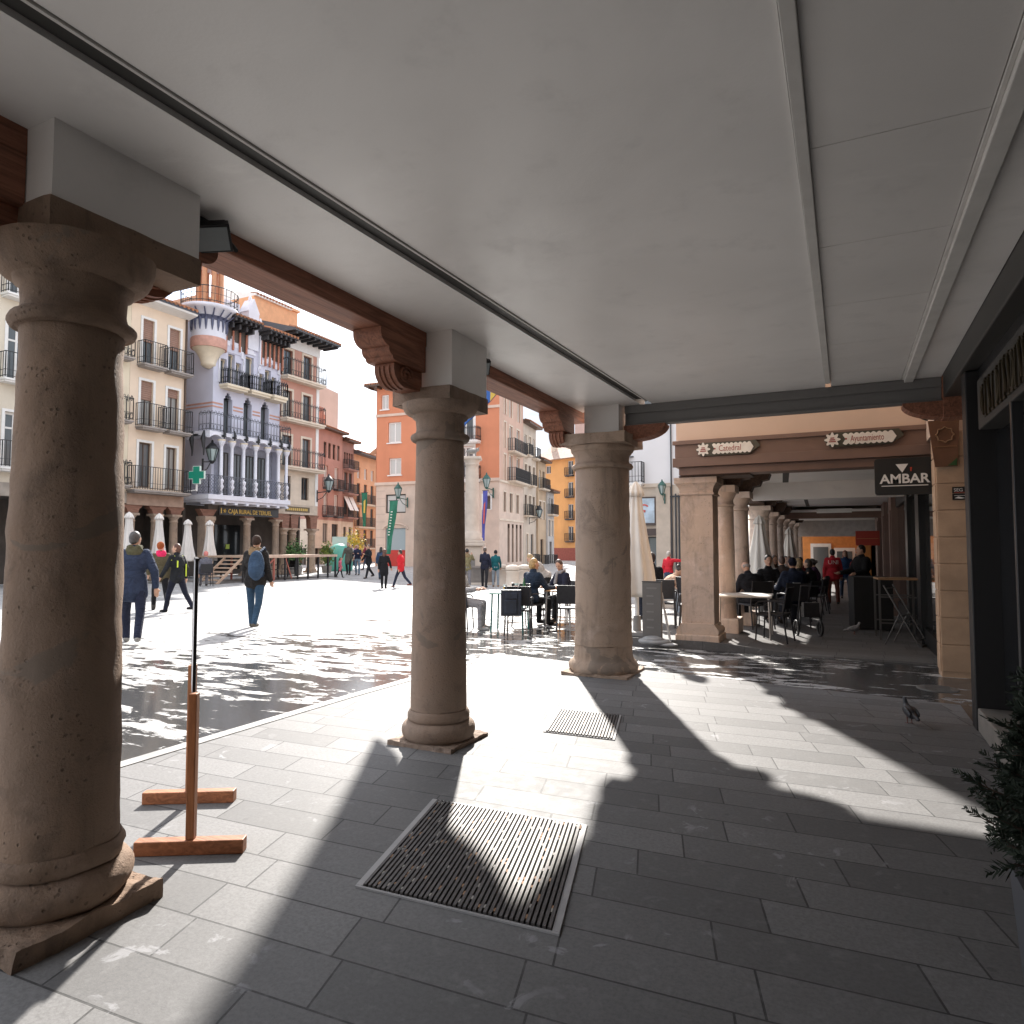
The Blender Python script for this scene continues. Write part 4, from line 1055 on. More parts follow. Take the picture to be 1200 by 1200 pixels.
b = MB(); b.tube([(.75+1.13*(1-math.cos(RAD(t))),-.02,3.2+.45*math.sin(RAD(t))) for t in range(0,181,15)], .08, 6)
b.box(-.05,Wd+.05,-.12,-.003,6.75,6.98); b.box(-.03,Wd+.03,-.08,-.003,12.3,12.5)
b.build('string_course', pinkst, T_)
jb = MB()
for z in [.7+.62*i for i in range(10)]: jb.box(0,.9,-.004,-.001,z,z+.02)
jb.build('ashlar_joints', flat('joint_grey',(.30,.24,.20),.9), T_)
eave(T_, I4, -.7, Wd+.7, H, .8, fr_brown, tile_m, back=5, pitch=.3, rafters=16, raf_m=fr_brown)
S = Matrix.Translation((Wd,0,0)) @ Matrix.Rotation(RAD(94.4),4,'Z')
so = [(2.4,3.1,12.0,13.6),(1.1,1.6,12.0,13.8),(4.6,5.3,12.0,13.6),(1.1,1.55,9.4,11.4),(2.4,3.2,9.4,11.3),(4.3,5.1,9.4,11.3),(1.1,1.55,6.9,8.9),(2.4,3.2,6.95,9.0),(4.3,5.1,6.95,9.0),(1.0,1.6,4.5,6.0),(2.5,3.2,4.5,6.0),(4.2,4.9,4.5,6.0)]
sl = [(2.0+i*1.05,2.6+i*1.05,.6,3.6) for i in range(4)]
wall_panel(T_, S, 6.2, 6.85, H-.6, so[:9], side_p, shell=0, u_start=.003, name='side_wall'); wall_panel(T_, S, 6.2, 0, 6.85, so[9:]+sl, pinkst, shell=0, u_start=.003, name='side_base')
for o in so: window(T_, S, o, fr_white if o[2]>6.8 else fr_brown, pane_dark if o[1]-o[0]<.6 else pane_mid, sur=cream, sw=.12, fw=.08)
for o in sl: window(T_, S, o, fr_brown, pane_dark, arch=True, mull=0)
balcony(T_, S, 2.1, 5.4, 9.3, .6, cream, iron, 1.0, gap=.15, bw=.03); balcony(T_, S, 2.0, 6.1, 6.95, .7, cream, iron, 1.05, gap=.12, bw=.03)
b = MB(); b.T = S; b.box(.0,6.2,-.1,-.003,6.7,6.86); b.box(.0,6.2,-.06,-.003,3.8,3.95); b.build('side_course', cream, T_)
b = MB(); b.T = S; b.box(0,.3,-.3,.6,H-.6,H+.0) ; b.box(-.2,6.3,-.5,.3,H-.6,H-.45); b.build('side_eave', fr_brown, T_)
# pale house next along the side street
cx = -34.0+Wd*math.cos(RAD(3.8)); cy = 44.6+Wd*math.sin(RAD(3.8)); sd = Vector((math.cos(RAD(98.2)),math.sin(RAD(98.2)),0))
def side_house(label, u0, W, H, m, roofm, wins, bal=True, off=0):
    p = Vector((cx,cy,-.4)) + sd*u0 + Vector((sd.y,-sd.x,0))*off
    h = thing('side_street_house', label, 'building', tuple(p), 98.2)
    wall_panel(h, I4, W, 0, H, wins, m)
    for i,o in enumerate(wins): window(h, I4, o, fr_brown if i%3 else fr_white, pane_dark, sur=cream if i%2 else None)
    if bal:
        for o in wins[::2]: balcony(h, I4, o[0]-.25, o[1]+.25, o[2]-.05, .5, cream, iron, .95, gap=.15, bw=.03)
    eave(h, I4, -.05, W+.05, H, .6, fr_brown, roofm, back=4, pitch=.3)
    return h
side_house('pale beige three bay house beside the terracotta corner building', 6.25, 3.9, 12.3, M('beige_render',(.52,.44,.36),.85,.08,.7,dirt=.32), tile_m, [(u,u+.7,z,z+1.7) for u in (.35,1.55,2.8) for z in (9.7,7.2,4.6)] + [(.6,1.3,.4,3.0),(2.2,3.0,.4,3.0)])
side_house('narrow tan house with a leaning roofline deep in the side street', 10.2, 2.7, 9.6, M('tan_render',(.46,.34,.23),.85,.1,.7,dirt=.32), tile_m, [(u,u+.7,z,z+1.6) for u in (.4,1.6) for z in (7.2,4.4)] + [(.8,1.8,.3,2.6)], off=.15)
side_house('grey white house front crowded with balconies before the ochre building', 12.95, 2.4, 7.0, M('grey_white_render',(.46,.44,.42),.85,.1,.7,dirt=.2), tile_m, [(u,u+.7,z,z+1.5) for u in (.3,1.4) for z in (5.0,2.9)] + [(.7,1.6,.3,2.4)], off=.3)
# ochre building closing the side street
och = M('ochre_render', (.64,.33,.125), .85, .07, .6, dirt=.32)
h = thing('ochre_house', 'ochre orange house with dark red plinth closing the side street', 'building', (-32.6,73.45,-.5), -20)
Wd = 12
ops = [(1.5,2.3,10.5,11.4),(1.5,2.3,8.0,9.2)] + [(4.9,5.7,z,z+1.6) for z in (10.1,7.7,5.2,2.7)] + [(8,8.8,z,z+1.6) for z in (10.1,7.7,5.2,2.7)]
wall_panel(h, I4, Wd, 1.9, 12.0, ops, och); wall_panel(h, I4, Wd, 0, 1.9, [], M('plinth_red',(.28,.08,.06),.8), name='plinth')
for o in ops: window(h, I4, o, fr_white, pane_mid)
for o in ops[2:]: balcony(h, I4, o[0]-.2, o[1]+.2, o[2]-.05, .4, iron_g, iron, .9, gap=.16, bw=.03)
b = MB(); b.prism([(-.6,12.0),(3.5,14.6),(7.5,12.0)], 'x', -.4, Wd); b.build('roof', tile_pale, h)
b = MB(); b.box(1.0,1.5,1.5,2.0,12.8,15.2); b.build('chimney', cream, h)
b = MB(); b.tube([(-.05,-.1,0),(-.05,-.1,12)], .12, 6); b.build('downpipe', iron, h)
box_house('roof_house', 'greyish brown roof with chimney rising behind the ochre house', -36,88,-20,16,10,0,16.0, M('stone_grey_render',(.36,.30,.27),.9,.1,.5), tile_pale, 2)

# ------------------------------------------------------------------ white building on the right of the square
whr = M('off_white_render', (.66,.66,.68), .85, .04, .5, dirt=.32); beige_st = M('beige_pilaster', (.50,.43,.36), .8, .1, 2)
h = thing('white_house', 'white rendered house with framed poster and downpipes behind the closed parasol', 'building', (-9.4,29.6,-.4), 0)
Wd = 4.2
ops = [(.9,1.9,7.4,8.9),(1.5,2.05,2.2,2.9)]
wall_panel(h, I4, Wd, 4.6, 9.8, ops[:1], whr); 
wall_panel(h, I4, Wd, 0, 4.6, [(1.1,2.1,0.1,2.35)], beige_st, name='lower_wall')
window(h, I4, ops[0], fr_white, pane_mid); window(h, I4, (1.1,2.1,.1,2.35), fr_dark, pane_dark, mull=1)
balcony(h, I4, .75,1.5,4.7,.5, fr_white, iron, .95, gap=.12, bw=.02)
b = MB(); b.box(0,2.7,-.1,-.003,4.52,4.68); b.box(2.0,2.62,-.1,-.003,0,4.5); b.build('pilaster', beige_st, h)
b = MB()
for x in (2.68,2.86,3.0): b.tube([(x,-.08,0),(x,-.08,9.8 if x<2.8 else 4.2)], .035, 6)
b.box(2.6,3.1,-.09,-.02,4.05,4.12); b.build('downpipe', iron_g, h)
b = MB(); b.box(1.28,2.0,-.12,-.0035,2.85,4.1); b.box(1.28,2.0,-.12,-.0035,2.4,2.7); b.build('poster_case', flat('case_brown',(.06,.04,.035),.5), h)
b = MB(); b.box(1.34,1.94,-.128,-.121,2.95,4.03); b.build('poster', M('poster_blue',(.42,.52,.62),.4,.3,2), h)
b = MB(); b.tube([(1.5+.16*math.cos(RAD(t)),-.134,3.62+.13*math.sin(RAD(t))) for t in range(20,300,20)]+[(1.5,-.134,3.42)], .035, 6); b.build('poster_mark', flat('poster_red',(.55,.10,.08),.5), h)
b = MB(); b.box(.4,1.0,-.1,-.003,5.9,5.94); b.box(.45,.52,-.2,-.1,5.5,5.9); b.box(.75,.82,-.2,-.1,5.5,5.9); b.build('bracket', iron_g, h)
b = MB(); b.box(-.2,Wd,-.4,4,9.8,10.0); b.build('roof', tile_m, h)
h2 = thing('rose_house', 'rose coloured house edge between the thickest column and the white house', 'building', (-11.9,31.5,-.4), 0)
wall_panel(h2, I4, 2.5, 0, 9.5, [(1.3,2.0,6,7.6),(1.3,2.0,3,4.6)], M('rose_render',(.55,.38,.33),.85,.06))
for o in [(1.3,2.0,6,7.6),(1.3,2.0,3,4.6)]: window(h2, I4, o, fr_white, pane_mid); balcony(h2, I4, o[0]-.2,o[1]+.2,o[2]-.05,.4,cream,iron,.9)

t = thing('alley_house', 'dark house side closing the alley between the cream house and the blue house', 'building', (-31.2,21.6,0))
b = MB(); b.box(-6,0,0,2.6,0,11.0); b.build('wall', M('alley_render',(.20,.17,.15),.85,.15,1), t)
for z in (4.2,7.0):
    b = MB(); b.box(.002,.04,.7,1.3,z,z+1.8); b.build('window', pane_dark, t)
# ------------------------------------------------------------------ second arcade
peach = M('peach_render', (.62,.465,.36), .85, .05, .8, dirt=.05); brown_fa = M('fascia_brown', (.185,.112,.085), .55, .1, 2.5, .1, 40, dirt=.15)
pier_st = M('pier_sandstone', (.50,.335,.22), .8, .14, 2.5, .3, 50)
A2 = thing('second_arcade_building', 'peach rendered arcade building with brown fascia across the side passage', 'building', (0,0,0))
b = MB(); b.box(-2.32,11,10.56,46,3.13,9.0); b.build('upper_wall', peach, A2)
b = MB(); b.box(-2.33,2.2,10.50,10.9,2.72,3.128); b.box(-2.36,2.2,10.47,10.499,2.72,2.86); b.box(-2.36,2.2,10.46,10.499,3.06,3.125)
b.box(-2.28,2.2,10.54,10.9,2.60,2.718); b.build('fascia', brown_fa, A2, bevel=.006)
b = MB(); b.box(-2.33,-1.9,10.91,45,2.62,3.128); b.box(-2.3,-1.25,10.62,11.15,2.578,2.598); b.build('timber_beam', wood_mat('dark_timber',(.09,.055,.04),'y'), A2)
b = MB(); b.box(-1.89,1.2,10.91,16.28,2.93,3.0); b.box(-1.89,1.2,16.6,24,2.80,2.9); b.box(-1.89,1.2,24,45,2.62,2.7); b.build('ceiling', plaster, A2)
b = MB(); b.add([(-.82,11.0,2.926),(-.70,11.0,2.926),(-1.10,16.2,2.926),(-1.22,16.2,2.926)],[(0,1,2,3)]); b.add([(-.9,17.0,2.796),(-.8,17.0,2.796),(-1.0,23.8,2.796),(-1.1,23.8,2.796)],[(0,1,2,3)]); b.build('ceiling_slot', slot_m, A2)
b = MB(); b.box(-1.89,1.2,16.28,16.6,2.56,2.95); b.build('cross_beam', plaster, A2)
b = MB(); b.box(-1.89,1.2,24.0,24.3,2.42,2.62); b.build('brown_beam', brown_fa, A2)
b = MB(); b.box(-1.89,1.2,32.0,32.3,1.95,2.62); b.build('far_lintel', M('grey_lintel',(.42,.39,.37),.8), A2)
b = MB(); b.box(-2.3,4,44,44.3,-.6,3.2); b.box(.75,1.0,34,44,-.6,2.7); b.build('end_wall', M('end_orange',(.55,.22,.06),.8,.1), A2)
for x0,x1,z1 in ((-1.85,-.75,1.7),(-.6,.5,1.45)):
    b = MB(); b.box(x0,x1,43.9,43.99,-.5,z1); b.box(x0+.15,x1-.15,43.85,43.899,-.4,z1-.2,1); b.build('end_window', [fr_white, pane_mid], A2)
b = MB(); b.box(-.75,.2,22.0,22.12,2.55,2.62); b.box(-.74,.19,21.99,22.13,2.50,2.549,1); b.build('strip_light', [fr_white, flat('tube_off',(.75,.75,.72),.4)], A2)
# shop fronts along the right wall
b = MB()
for (y0,y1) in ((9.62,9.95),): b.box(1.0,1.5,y0,y1,-.1,2.9)
for i,z in enumerate([.02+.32*i for i in range(9)]): b.box(.988,1.0,9.63,9.94,z+.005,z+.312); b.box(1.003,1.498,9.608,9.619,z+.005,z+.312)
b.build('stone_pier', pier_st, A2, bevel=.005)
b = MB(); b.box(1.0,1.7,9.63,10.5,2.9,3.4); b.box(1.5,11,9.9,10.55,-.1,9.0); b.build('corner_wall', peach, A2)
b = MB(); b.box(1.35,1.6,9.96,45,-.8,2.95); b.build('inner_wall', M('shop_interior_dark',(.03,.027,.025),.6), A2)
yy = 9.96
for i,(y0,y1,k) in enumerate([(9.96,10.5,'m'),(10.5,12.9,'g'),(12.9,13.5,'m'),(13.5,15.2,'g'),(15.2,15.7,'m'),(15.7,17.2,'g'),(17.2,19.0,'g'),(19.0,20.2,'p'),(20.2,22.5,'g'),(22.5,24,'p'),(24,26.5,'g'),(26.5,29,'p'),(29,34,'g')]):
    zt = 2.6
    if k == 'm': b = MB(); b.box(1.08,1.34,y0,y1,-.4,2.9); b.build('black_jamb', sf_dark, A2)
    if k == 'p': b = MB(); b.box(1.02,1.34,y0,y1,-.8,2.9); b.box(.99,1.34,y0+.1,y0+.25,-.8,2.4); b.build('pier', M('pinkish_pier',(.20,.13,.105),.8,.12,2), A2)
    if k == 'g': b = MB(); b.box(1.16,1.2,y0+.02,y1-.02,.2,2.45); b.build('window_glass', flat('shop_glass_mirror',(.10,.09,.085),.04,.75), A2)
    if k == 'g':
        for z0_,z1_ in ((-.8,.2),(2.46,2.9)): b = MB(); b.box(1.12,1.34,y0,y1,z0_,z1_); b.build('shop_panel', sf_dark, A2)

# columns of the second arcade
pier_lbl = 'square sandstone pillar with moulded base at the corner of the second arcade'
t = thing('stone_pillar', pier_lbl, 'pillar', (-2.06,10.97,0))
st4 = stone_mat('pillar_travertine', (.60,.46,.37), .9, patch=False, warm=(.62,.46,.35))
b = MB()
for k in range(24): 
    z0 = .36+k*(1.93/24); pass
def sub_box(mb, hx, hy, z0, z1, nx=8, nz=24):
    for (o,u) in (((-hx,-hy),(2*hx,0)),((hx,-hy),(0,2*hy)),((hx,hy),(-2*hx,0)),((-hx,hy),(0,-2*hy))):
        vs = [(o[0]+u[0]*i/nx, o[1]+u[1]*i/nx, z0+(z1-z0)*j/nz) for j in range(nz+1) for i in range(nx+1)]
        mb.add(vs, [(j*(nx+1)+i,j*(nx+1)+i+1,(j+1)*(nx+1)+i+1,(j+1)*(nx+1)+i) for j in range(nz) for i in range(nx)])
sub_box(b,.245,.245,.33,2.30); jag(b,.004,3); b.build('shaft', st4, t)
b = MB(); b.box(-.33,.33,-.33,.33,.0,.16); b.prism([(-.31,.161),(-.32,.22),(-.29,.27),(-.262,.30),(-.25,.33),(.25,.33),(.262,.30),(.29,.27),(.32,.22),(.31,.161)],'y',-.30,.30); b.build('base', st4, t, bevel=.015)
b = MB()
for (z0,r) in ((2.30,.247),(2.305,.268),(2.33,.272),(2.345,.255),(2.38,.256),(2.42,.268),(2.46,.296),(2.485,.318)): pass
sq = lambda r,z: [(-r,-r,z),(r,-r,z),(r,r,z),(-r,r,z)]
b.loft([sq(r,z) for z,r in ((2.30,.247),(2.306,.266),(2.318,.272),(2.332,.266),(2.342,.252),(2.38,.256),(2.415,.266),(2.445,.283),(2.468,.303),(2.482,.305),(2.484,.322),(2.575,.325))], 0, False)
b.build('capital', st4, t)
cols2 = [(-1.93,12.35,.215),(-1.90,13.95,.235),(-2.02,18.9,.27),(-2.0,21.2,.25),(-2.0,23.3,.26),(-2.0,25.6,.25),(-2.0,28.2,.25),(-2.0,31,.25),(-2.0,34.2,.25)]
ordn = ['second','third','fourth','fifth','sixth','seventh','eighth','ninth','tenth']
st5 = stone_mat('arcade_column_stone', (.68,.55,.46), .5, patch=False, warm=(.68,.52,.42))
for k,(x,y,r) in enumerate(cols2):
    g = gz(x,y)+po(x); zt = 2.56 if k < 3 else 2.5
    c_ = thing('arcade_column', f'round stone column, {ordn[k]} support along the second arcade counting from its square corner pillar', 'column', (x,y,g), 0, 'round columns of the second arcade')
    b = MB(); b.box(-r*1.35,r*1.35,-r*1.35,r*1.35,-.02,.24); b.build('base', st5, c_, bevel=.02)
    b = MB(); hh = zt-g; b.lathe([(r*1.08,.24),(r*1.03,.3)]+[(r*(1-.10*i/12),.32+(hh-.68)*i/12) for i in range(13)],28); jag(b,.003,k); b.build('shaft', st5, c_)
    b = MB(); q = r*.9; b.lathe([(q,hh-.355),(q*1.08,hh-.35),(q*1.1,hh-.32),(q*1.02,hh-.3),(q,hh-.24),(q*1.1,hh-.2),(q*1.3,hh-.12)],28); b.box(-q*1.32,q*1.32,-q*1.32,q*1.32,hh-.118,hh); b.build('capital', st5, c_)
    # dark timber bracket above belongs to the building
    b = MB(); b.prism([(y-.75,zt+.12),(y-.7,zt+.07),(y-.45,zt+.05),(y-.35,zt+.002),(y+.35,zt+.002),(y+.45,zt+.05),(y+.7,zt+.07),(y+.75,zt+.12)],'x',-2.2,-1.84)
    b.prism([(-2.3,zt+.34),(-2.28,zt+.2),(-2.2,zt+.004),(-1.62,zt+.004),(-1.58,zt+.10),(-1.46,zt+.12),(-1.42,zt+.21),(-1.30,zt+.235),(-1.26,zt+.34)] if k < 3 else [(-2.25,zt+.2),(-2.2,zt+.02),(-1.6,zt+.02),(-1.5,zt+.2),(-1.5,zt+.28),(-2.25,zt+.28)],'y',y-.15,y+.15)
    b.build('corbel', wood_mat('dark_timber',(.09,.055,.04),'y') if 'dark_timber' not in MATS else MATS['dark_timber'], A2)

# ------------------------------------------------------------------ signs on the second arcade
tile_w = M('tile_white', (.72,.68,.62), .3, .06, 8); ink = flat('ink_maroon', (.28,.05,.04), .5); plaq = flat('plaque_olive', (.055,.05,.035), .5)
def street_tile(label, x0, w, z, txt, slope=0):
    t = thing('tile_sign', label, 'sign', (x0,10.44,z), 0)
    T0 = Matrix.Identity(4)
    m = MB(); h = .20; x1 = w
    m.prism([(-.02,-.0),(.06,-.1),(w-.16,-.1),(w,.01),(w-.06,.1),(.06,.1)], 'y', .0, .022); m.build('backing', plaq, t)
    m = MB()
    P = [(.09+(.085+.02*math.cos(8*a))*math.cos(a), (.085+.02*math.cos(8*a))*math.sin(a)) for a in [2*math.pi*i/48 for i in range(48)]]
    m.prism(P, 'y', -.012, -.001); 
    n = 9; x = .22; e = (w-.12-x)/n; top = []; bot = []
    for i in range(n):
        for t_ in range(0,6):
            top.append((x+e*(i+t_/6), .06+.022*math.sin(math.pi*t_/6))); bot.append((x+e*(i+t_/6), -.06-.022*math.sin(math.pi*t_/6)))
    P = [(x-.0,-.06),(x+.035,0),(x,.06)] + top[1:] + [(x+e*n,.05),(x+e*n+.03,0),(x+e*n,-.05)] + bot[::-1][:-1]
    m.prism(P[::-1], 'y', -.012, -.001); m.build('tiles', tile_w, t)
    text_mesh(txt, .125, ink, t, Matrix.Translation((.315,-.0125,-.04)), .002, 'lettering', sx=(w-.52)/(.064*len(txt)))
    m = MB()
    for i in range(3): m.box(.045+.01*i,.135-.01*i,-.016,-.0125,-.035+.025*i,-.02+.025*i)
    m.lathe([(.0,0),(.001,0)],3) if False else None
    m.prism([(.26+.014*math.cos(k*math.pi/4),.014*math.sin(k*math.pi/4)) for k in range(8)],'y',-.016,-.0125)
    m.build('emblem', ink, t)
    return t
street_tile('white scalloped tile sign reading Catedral on the brown fascia', -1.98, .90, 2.965, 'Catedral')
street_tile('white scalloped tile sign reading Ayuntamiento on the brown fascia', -.22, .96, 2.99, 'Ayuntamiento')
t = thing('bar_sign', 'black projecting sign with white lettering AMBAR under the brown fascia', 'sign', (.70,10.05,2.41))
m = MB(); P = []
for cx_,cy_,a0 in ((.30,.20,0),(-.30,.20,90),(-.30,-.20,180),(.30,-.20,270)):
    P += [(cx_+.035*math.cos(RAD(a0+k)), cy_+.035*math.sin(RAD(a0+k))) for k in (0,30,60,90)]
m.prism(P, 'y', 0, .12); m.build('box', flat('sign_box_black',(.02,.019,.018),.45), t)
lw = flat('sign_white', (.78,.76,.73), .4)
text_mesh('AMBAR', .165, lw, t, Matrix.Translation((0,-.004,-.088)), .003, 'lettering', align='CENTER', bold=.004, sx=1.02)
m = MB(); m.prism([(-.095,.155),(.045,.155),(-.022,.045)], 'y', -.008, -.001); m.box(-.26,.26,-.006,-.001,-.128,-.118); m.build('emblem', lw, t)
m = MB(); m.prism([(.065,.11),(.088,.11),(.082,.06),(.07,.06)],'y',-.008,-.001); m.build('emblem_flame', flat('flame_red',(.50,.06,.03),.5), t)
m = MB(); m.box(.335,.39,.04,.08,-.05,.15); m.build('bracket', iron, t)
t = thing('hanging_shade_sign', 'tapered brown metal sign with a ring emblem hanging on the stone pier', 'sign', (1.10,9.56,2.46))
m = MB(); m.prism([(-.11,0),(.12,0),(.15,.56),(-.17,.56)], 'y', 0, .03); m.build('panel', M('sign_brown',(.16,.075,.04),.5,.15,4), t)
m = MB(); 
for k in range(24):
    a = 2*math.pi*k/24; a2 = 2*math.pi*(k+1)/24; r1_ = .085+.012*math.cos(8*a); r2_ = .085+.012*math.cos(8*a2)
    m.tube([(r1_*math.cos(a),-.004,.38+r1_*math.sin(a)),(r2_*math.cos(a2),-.004,.38+r2_*math.sin(a2))], .008, 5)
m.box(-.12,.12,-.006,-.001,.235,.245); m.build('emblem', flat('emblem_ochre',(.24,.13,.06),.5), t)
m = MB(); m.tube([(-.17,.01,.57),(-.24,.0,.60)], .01, 6); m.tube([(-.1,.02,.56),(-.0,.03,.66)], .008, 6); m.build('hook', iron, t)
m = MB(); m.prism([(.02,.01),(.11,.01),(.118,.1)], 'y', -.004, -.001); m.build('leaf_corner', flat('leaf_green',(.03,.09,.02),.6), t)
t = thing('security_plaque', 'small black and white security plaque on the stone pier', 'sign', (1.16,9.60,2.06))
m = MB(); m.box(0,.16,-.0,.006,0,.075); m.box(0,.16,0,.006,.082,.155); m.build('plate', flat('plaque_black',(.015,.014,.014),.4), t)
text_mesh('SEG', .055, lw, t, Matrix.Translation((.015,-.002,.10)), .001, 'lettering')
m = MB(); m.box(.02,.15,-.002,-.0005,.048,.053); m.box(.02,.15,-.003,-.0005,.086,.092,1); m.prism([(.02,.02),(.06,.04),(.13,.02),(.09,.012)],'y',-.002,-.0005); m.build('marks', [lw, flat('plaque_red',(.45,.05,.03),.5)], t)
t = thing('red_shop_sign', 'red box sign projecting over a shop door deep in the second arcade', 'sign', (.30,24.5,1.55))
m = MB(); m.box(0,.68,0,.12,0,.46); m.build('box', flat('sign_red',(.42,.04,.02),.5), t)
m = MB(); m.box(.03,.64,-.004,-.001,.21,.225); m.build('stripe', flat('sign_orange',(.55,.22,.08),.5), t)

# ------------------------------------------------------------------ column monument with fountain basin
lime = M('pale_limestone', (.56,.49,.42), .8, .1, 2, .2, 40)
t = thing('fountain_column', 'tall pale stone monument column on a pedestal with fountain basin', 'monument', (-17.68,31.43,-.40), 26)
m = MB(); m.box(-.54,.54,-.54,.54,0,1.95); m.box(-.70,.70,-.70,.70,1.95,2.12); m.box(-.64,.64,-.64,.64,2.121,2.24); m.build('pedestal', lime, t, bevel=.03)
m = MB(); m.lathe([(.56,2.24),(.58,2.35),(.50,2.45),(.50,2.6),(.42,2.68),(.39,2.75)]+[(.39-.05*i/10,2.75+3.45*i/10) for i in range(1,11)]+[(.38,6.22),(.38,6.27),(.35,6.33),(.45,6.47),(.47,6.51)],28); m.build('shaft', lime, t)
m = MB(); m.box(-.5,.5,-.5,.5,6.51,6.65); m.build('abacus', lime, t, bevel=.02)
# small bull on top
m = MB(); m.ell((0,0,6.97),(.28,.12,.14)); m.ell((.28,0,7.05),(.11,.08,.10)); m.tube([(.33,.05,7.12),(.40,.14,7.21)],[.02,.006],6); m.tube([(.33,-.05,7.12),(.40,-.14,7.21)],[.02,.006],6)
for x in (-.18,.18):
    for y in (-.07,.07): m.tube([(x,y,6.95),(x,y,6.65)],[.05,.035],6)
m.tube([(-.27,0,7.03),(-.36,0,6.85)],[.02,.012],5); m.build('bull_statue', M('statue_grey',(.22,.21,.20),.6), t)
m = MB(); n = 8; R1 = 2.3; R0_ = 2.05
for k in range(n):
    a0 = 2*math.pi*(k+.5)/n; a1 = 2*math.pi*(k+1.5)/n
    P = [(R0_*math.cos(a0),R0_*math.sin(a0)),(R1*math.cos(a0),R1*math.sin(a0)),(R1*math.cos(a1),R1*math.sin(a1)),(R0_*math.cos(a1),R0_*math.sin(a1))]
    m.prism(P,'z',0,.85)
    Q_ = [((r-.06 if i in (0,3) else r+.06)*c_,(r-.06 if i in (0,3) else r+.06)*s_) for i,(r,c_,s_) in enumerate([(R0_,math.cos(a0),math.sin(a0)),(R1,math.cos(a0),math.sin(a0)),(R1,math.cos(a1),math.sin(a1)),(R0_,math.cos(a1),math.sin(a1))])]
    m.prism(Q_,'z',.851,.95)
m.build('basin', M('basin_grey',(.20,.18,.165),.7,.2,3), t)
m = MB(); m.lathe([(2.9,-.02),(2.9,.14)],8); m.build('step', lime, t)
m = MB(); m.tube([(.85,-.1,1.2),(1.05,-.1,1.15),(1.1,-.1,1.05)],.03,6); m.box(-.2,.2,-.56,-.541,.8,1.3); m.build('spout', M('statue_grey',(.22,.21,.20),.6), t)
# bollards
bl0 = None
bpos = [((-14.9,29.4),'stone bollard nearest the monument basin, at the left of the group'),((-12.7,26.1),'frontmost and largest looking stone bollard of the group'),((-14.45,29.7),'stone bollard just behind the frontmost one'),((-13.09,28.1),'rightmost stone bollard before the side street')]
for (p,lb) in bpos:
    if bl0 is None:
        bl0 = thing('stone_bollard', lb, 'bollard', (p[0],p[1],gz(*p)-.03), 0, 'stone bollards round the monument')
        m = MB(); m.lathe([(.34,0),(.34,.12),(.30,.14),(.27,.72),(.30,.76),(.30,.80),(.2,.82)],20); m.build('post', lime, bl0)
        m = MB(); m.lathe([(.2,.82),(.30,.84),(.31,.93),(.26,1.0),(.12,1.05),(.02,1.06)],20); m.build('cap', lime, bl0)
    else: dup(bl0, lb, (p[0],p[1],gz(*p)-.03))

# ------------------------------------------------------------------ wall lanterns
lan_glass = flat('lantern_glass', (.34,.42,.42), .15)
def lantern(label, loc, rz, arm=.9, s=1.0, green=False):
    # bracket sticks out along local -Y from a wall at y=0
    t = thing('wall_lantern', label, 'lantern', loc, rz, 'wall lanterns round the square')
    mm = flat('lantern_green',(.02,.09,.075),.4) if green else iron
    m = MB(); m.tube([(0,0,-.45*s),(0,-arm*.5,-.42*s),(0,-arm,-.38*s)], .03*s, 6); m.tube([(0,0,-.9*s),(0,-arm*.5,-.75*s),(0,-arm*.85,-.42*s)], .022*s, 6)
    m.box(-.05*s,.05*s,-.04,0,-1.0*s,-.3*s); m.build('bracket', mm, t)
    m = MB(); m.T = Matrix.Translation((0,-arm,-.36*s))
    m.lathe([(.12*s,.02*s),(.27*s,.55*s)],6); m.build('glass', lan_glass, t)
    m = MB(); m.T = Matrix.Translation((0,-arm,-.36*s))
    for k in range(6):
        a = k*math.pi/3; m.tube([(.13*s*math.cos(a),.13*s*math.sin(a),0),(.285*s*math.cos(a),.285*s*math.sin(a),.56*s)], .018*s, 4)
    m.lathe([(.3*s,.56*s),(.3*s,.6*s),(.2*s,.72*s),(.1*s,.84*s),(.06*s,.86*s),(.05*s,.95*s),(.015*s,1.0*s)],6); m.lathe([(.05*s,-.12*s),(.13*s,-.02*s),(.13*s,.02*s)],6)
    m.build('frame', mm, t); return t
lantern('black wall lantern hanging at the side of the blue house beside the green cross', (-27.6,22.75,6.05), 180, .55, 1.05)
lantern('black lantern on the dusty pink house above the portico fascia', (-28,31.1,5.15), 90, .9, 1.0)
lantern('green lantern on the terracotta building carrying a long green pennant', (-31.0,44.72,5.75), 4, 1.4, 1.15, True)
lantern('green lantern at the corner of the terracotta building with a red and blue pennant', (-23.6,45.2,6.25), 5, 1.3, 1.1, True)
lantern('green lantern on the white house to the right of the poster', (-7.0,29.5,4.0), 0, .5, .62, True)
lantern('dark lantern hanging on the beige side street house', (-24.0,52.5,4.4), 98, .9, 1.0)
gr_b = M('banner_green', (.02,.16,.10), .8, .15, 3)
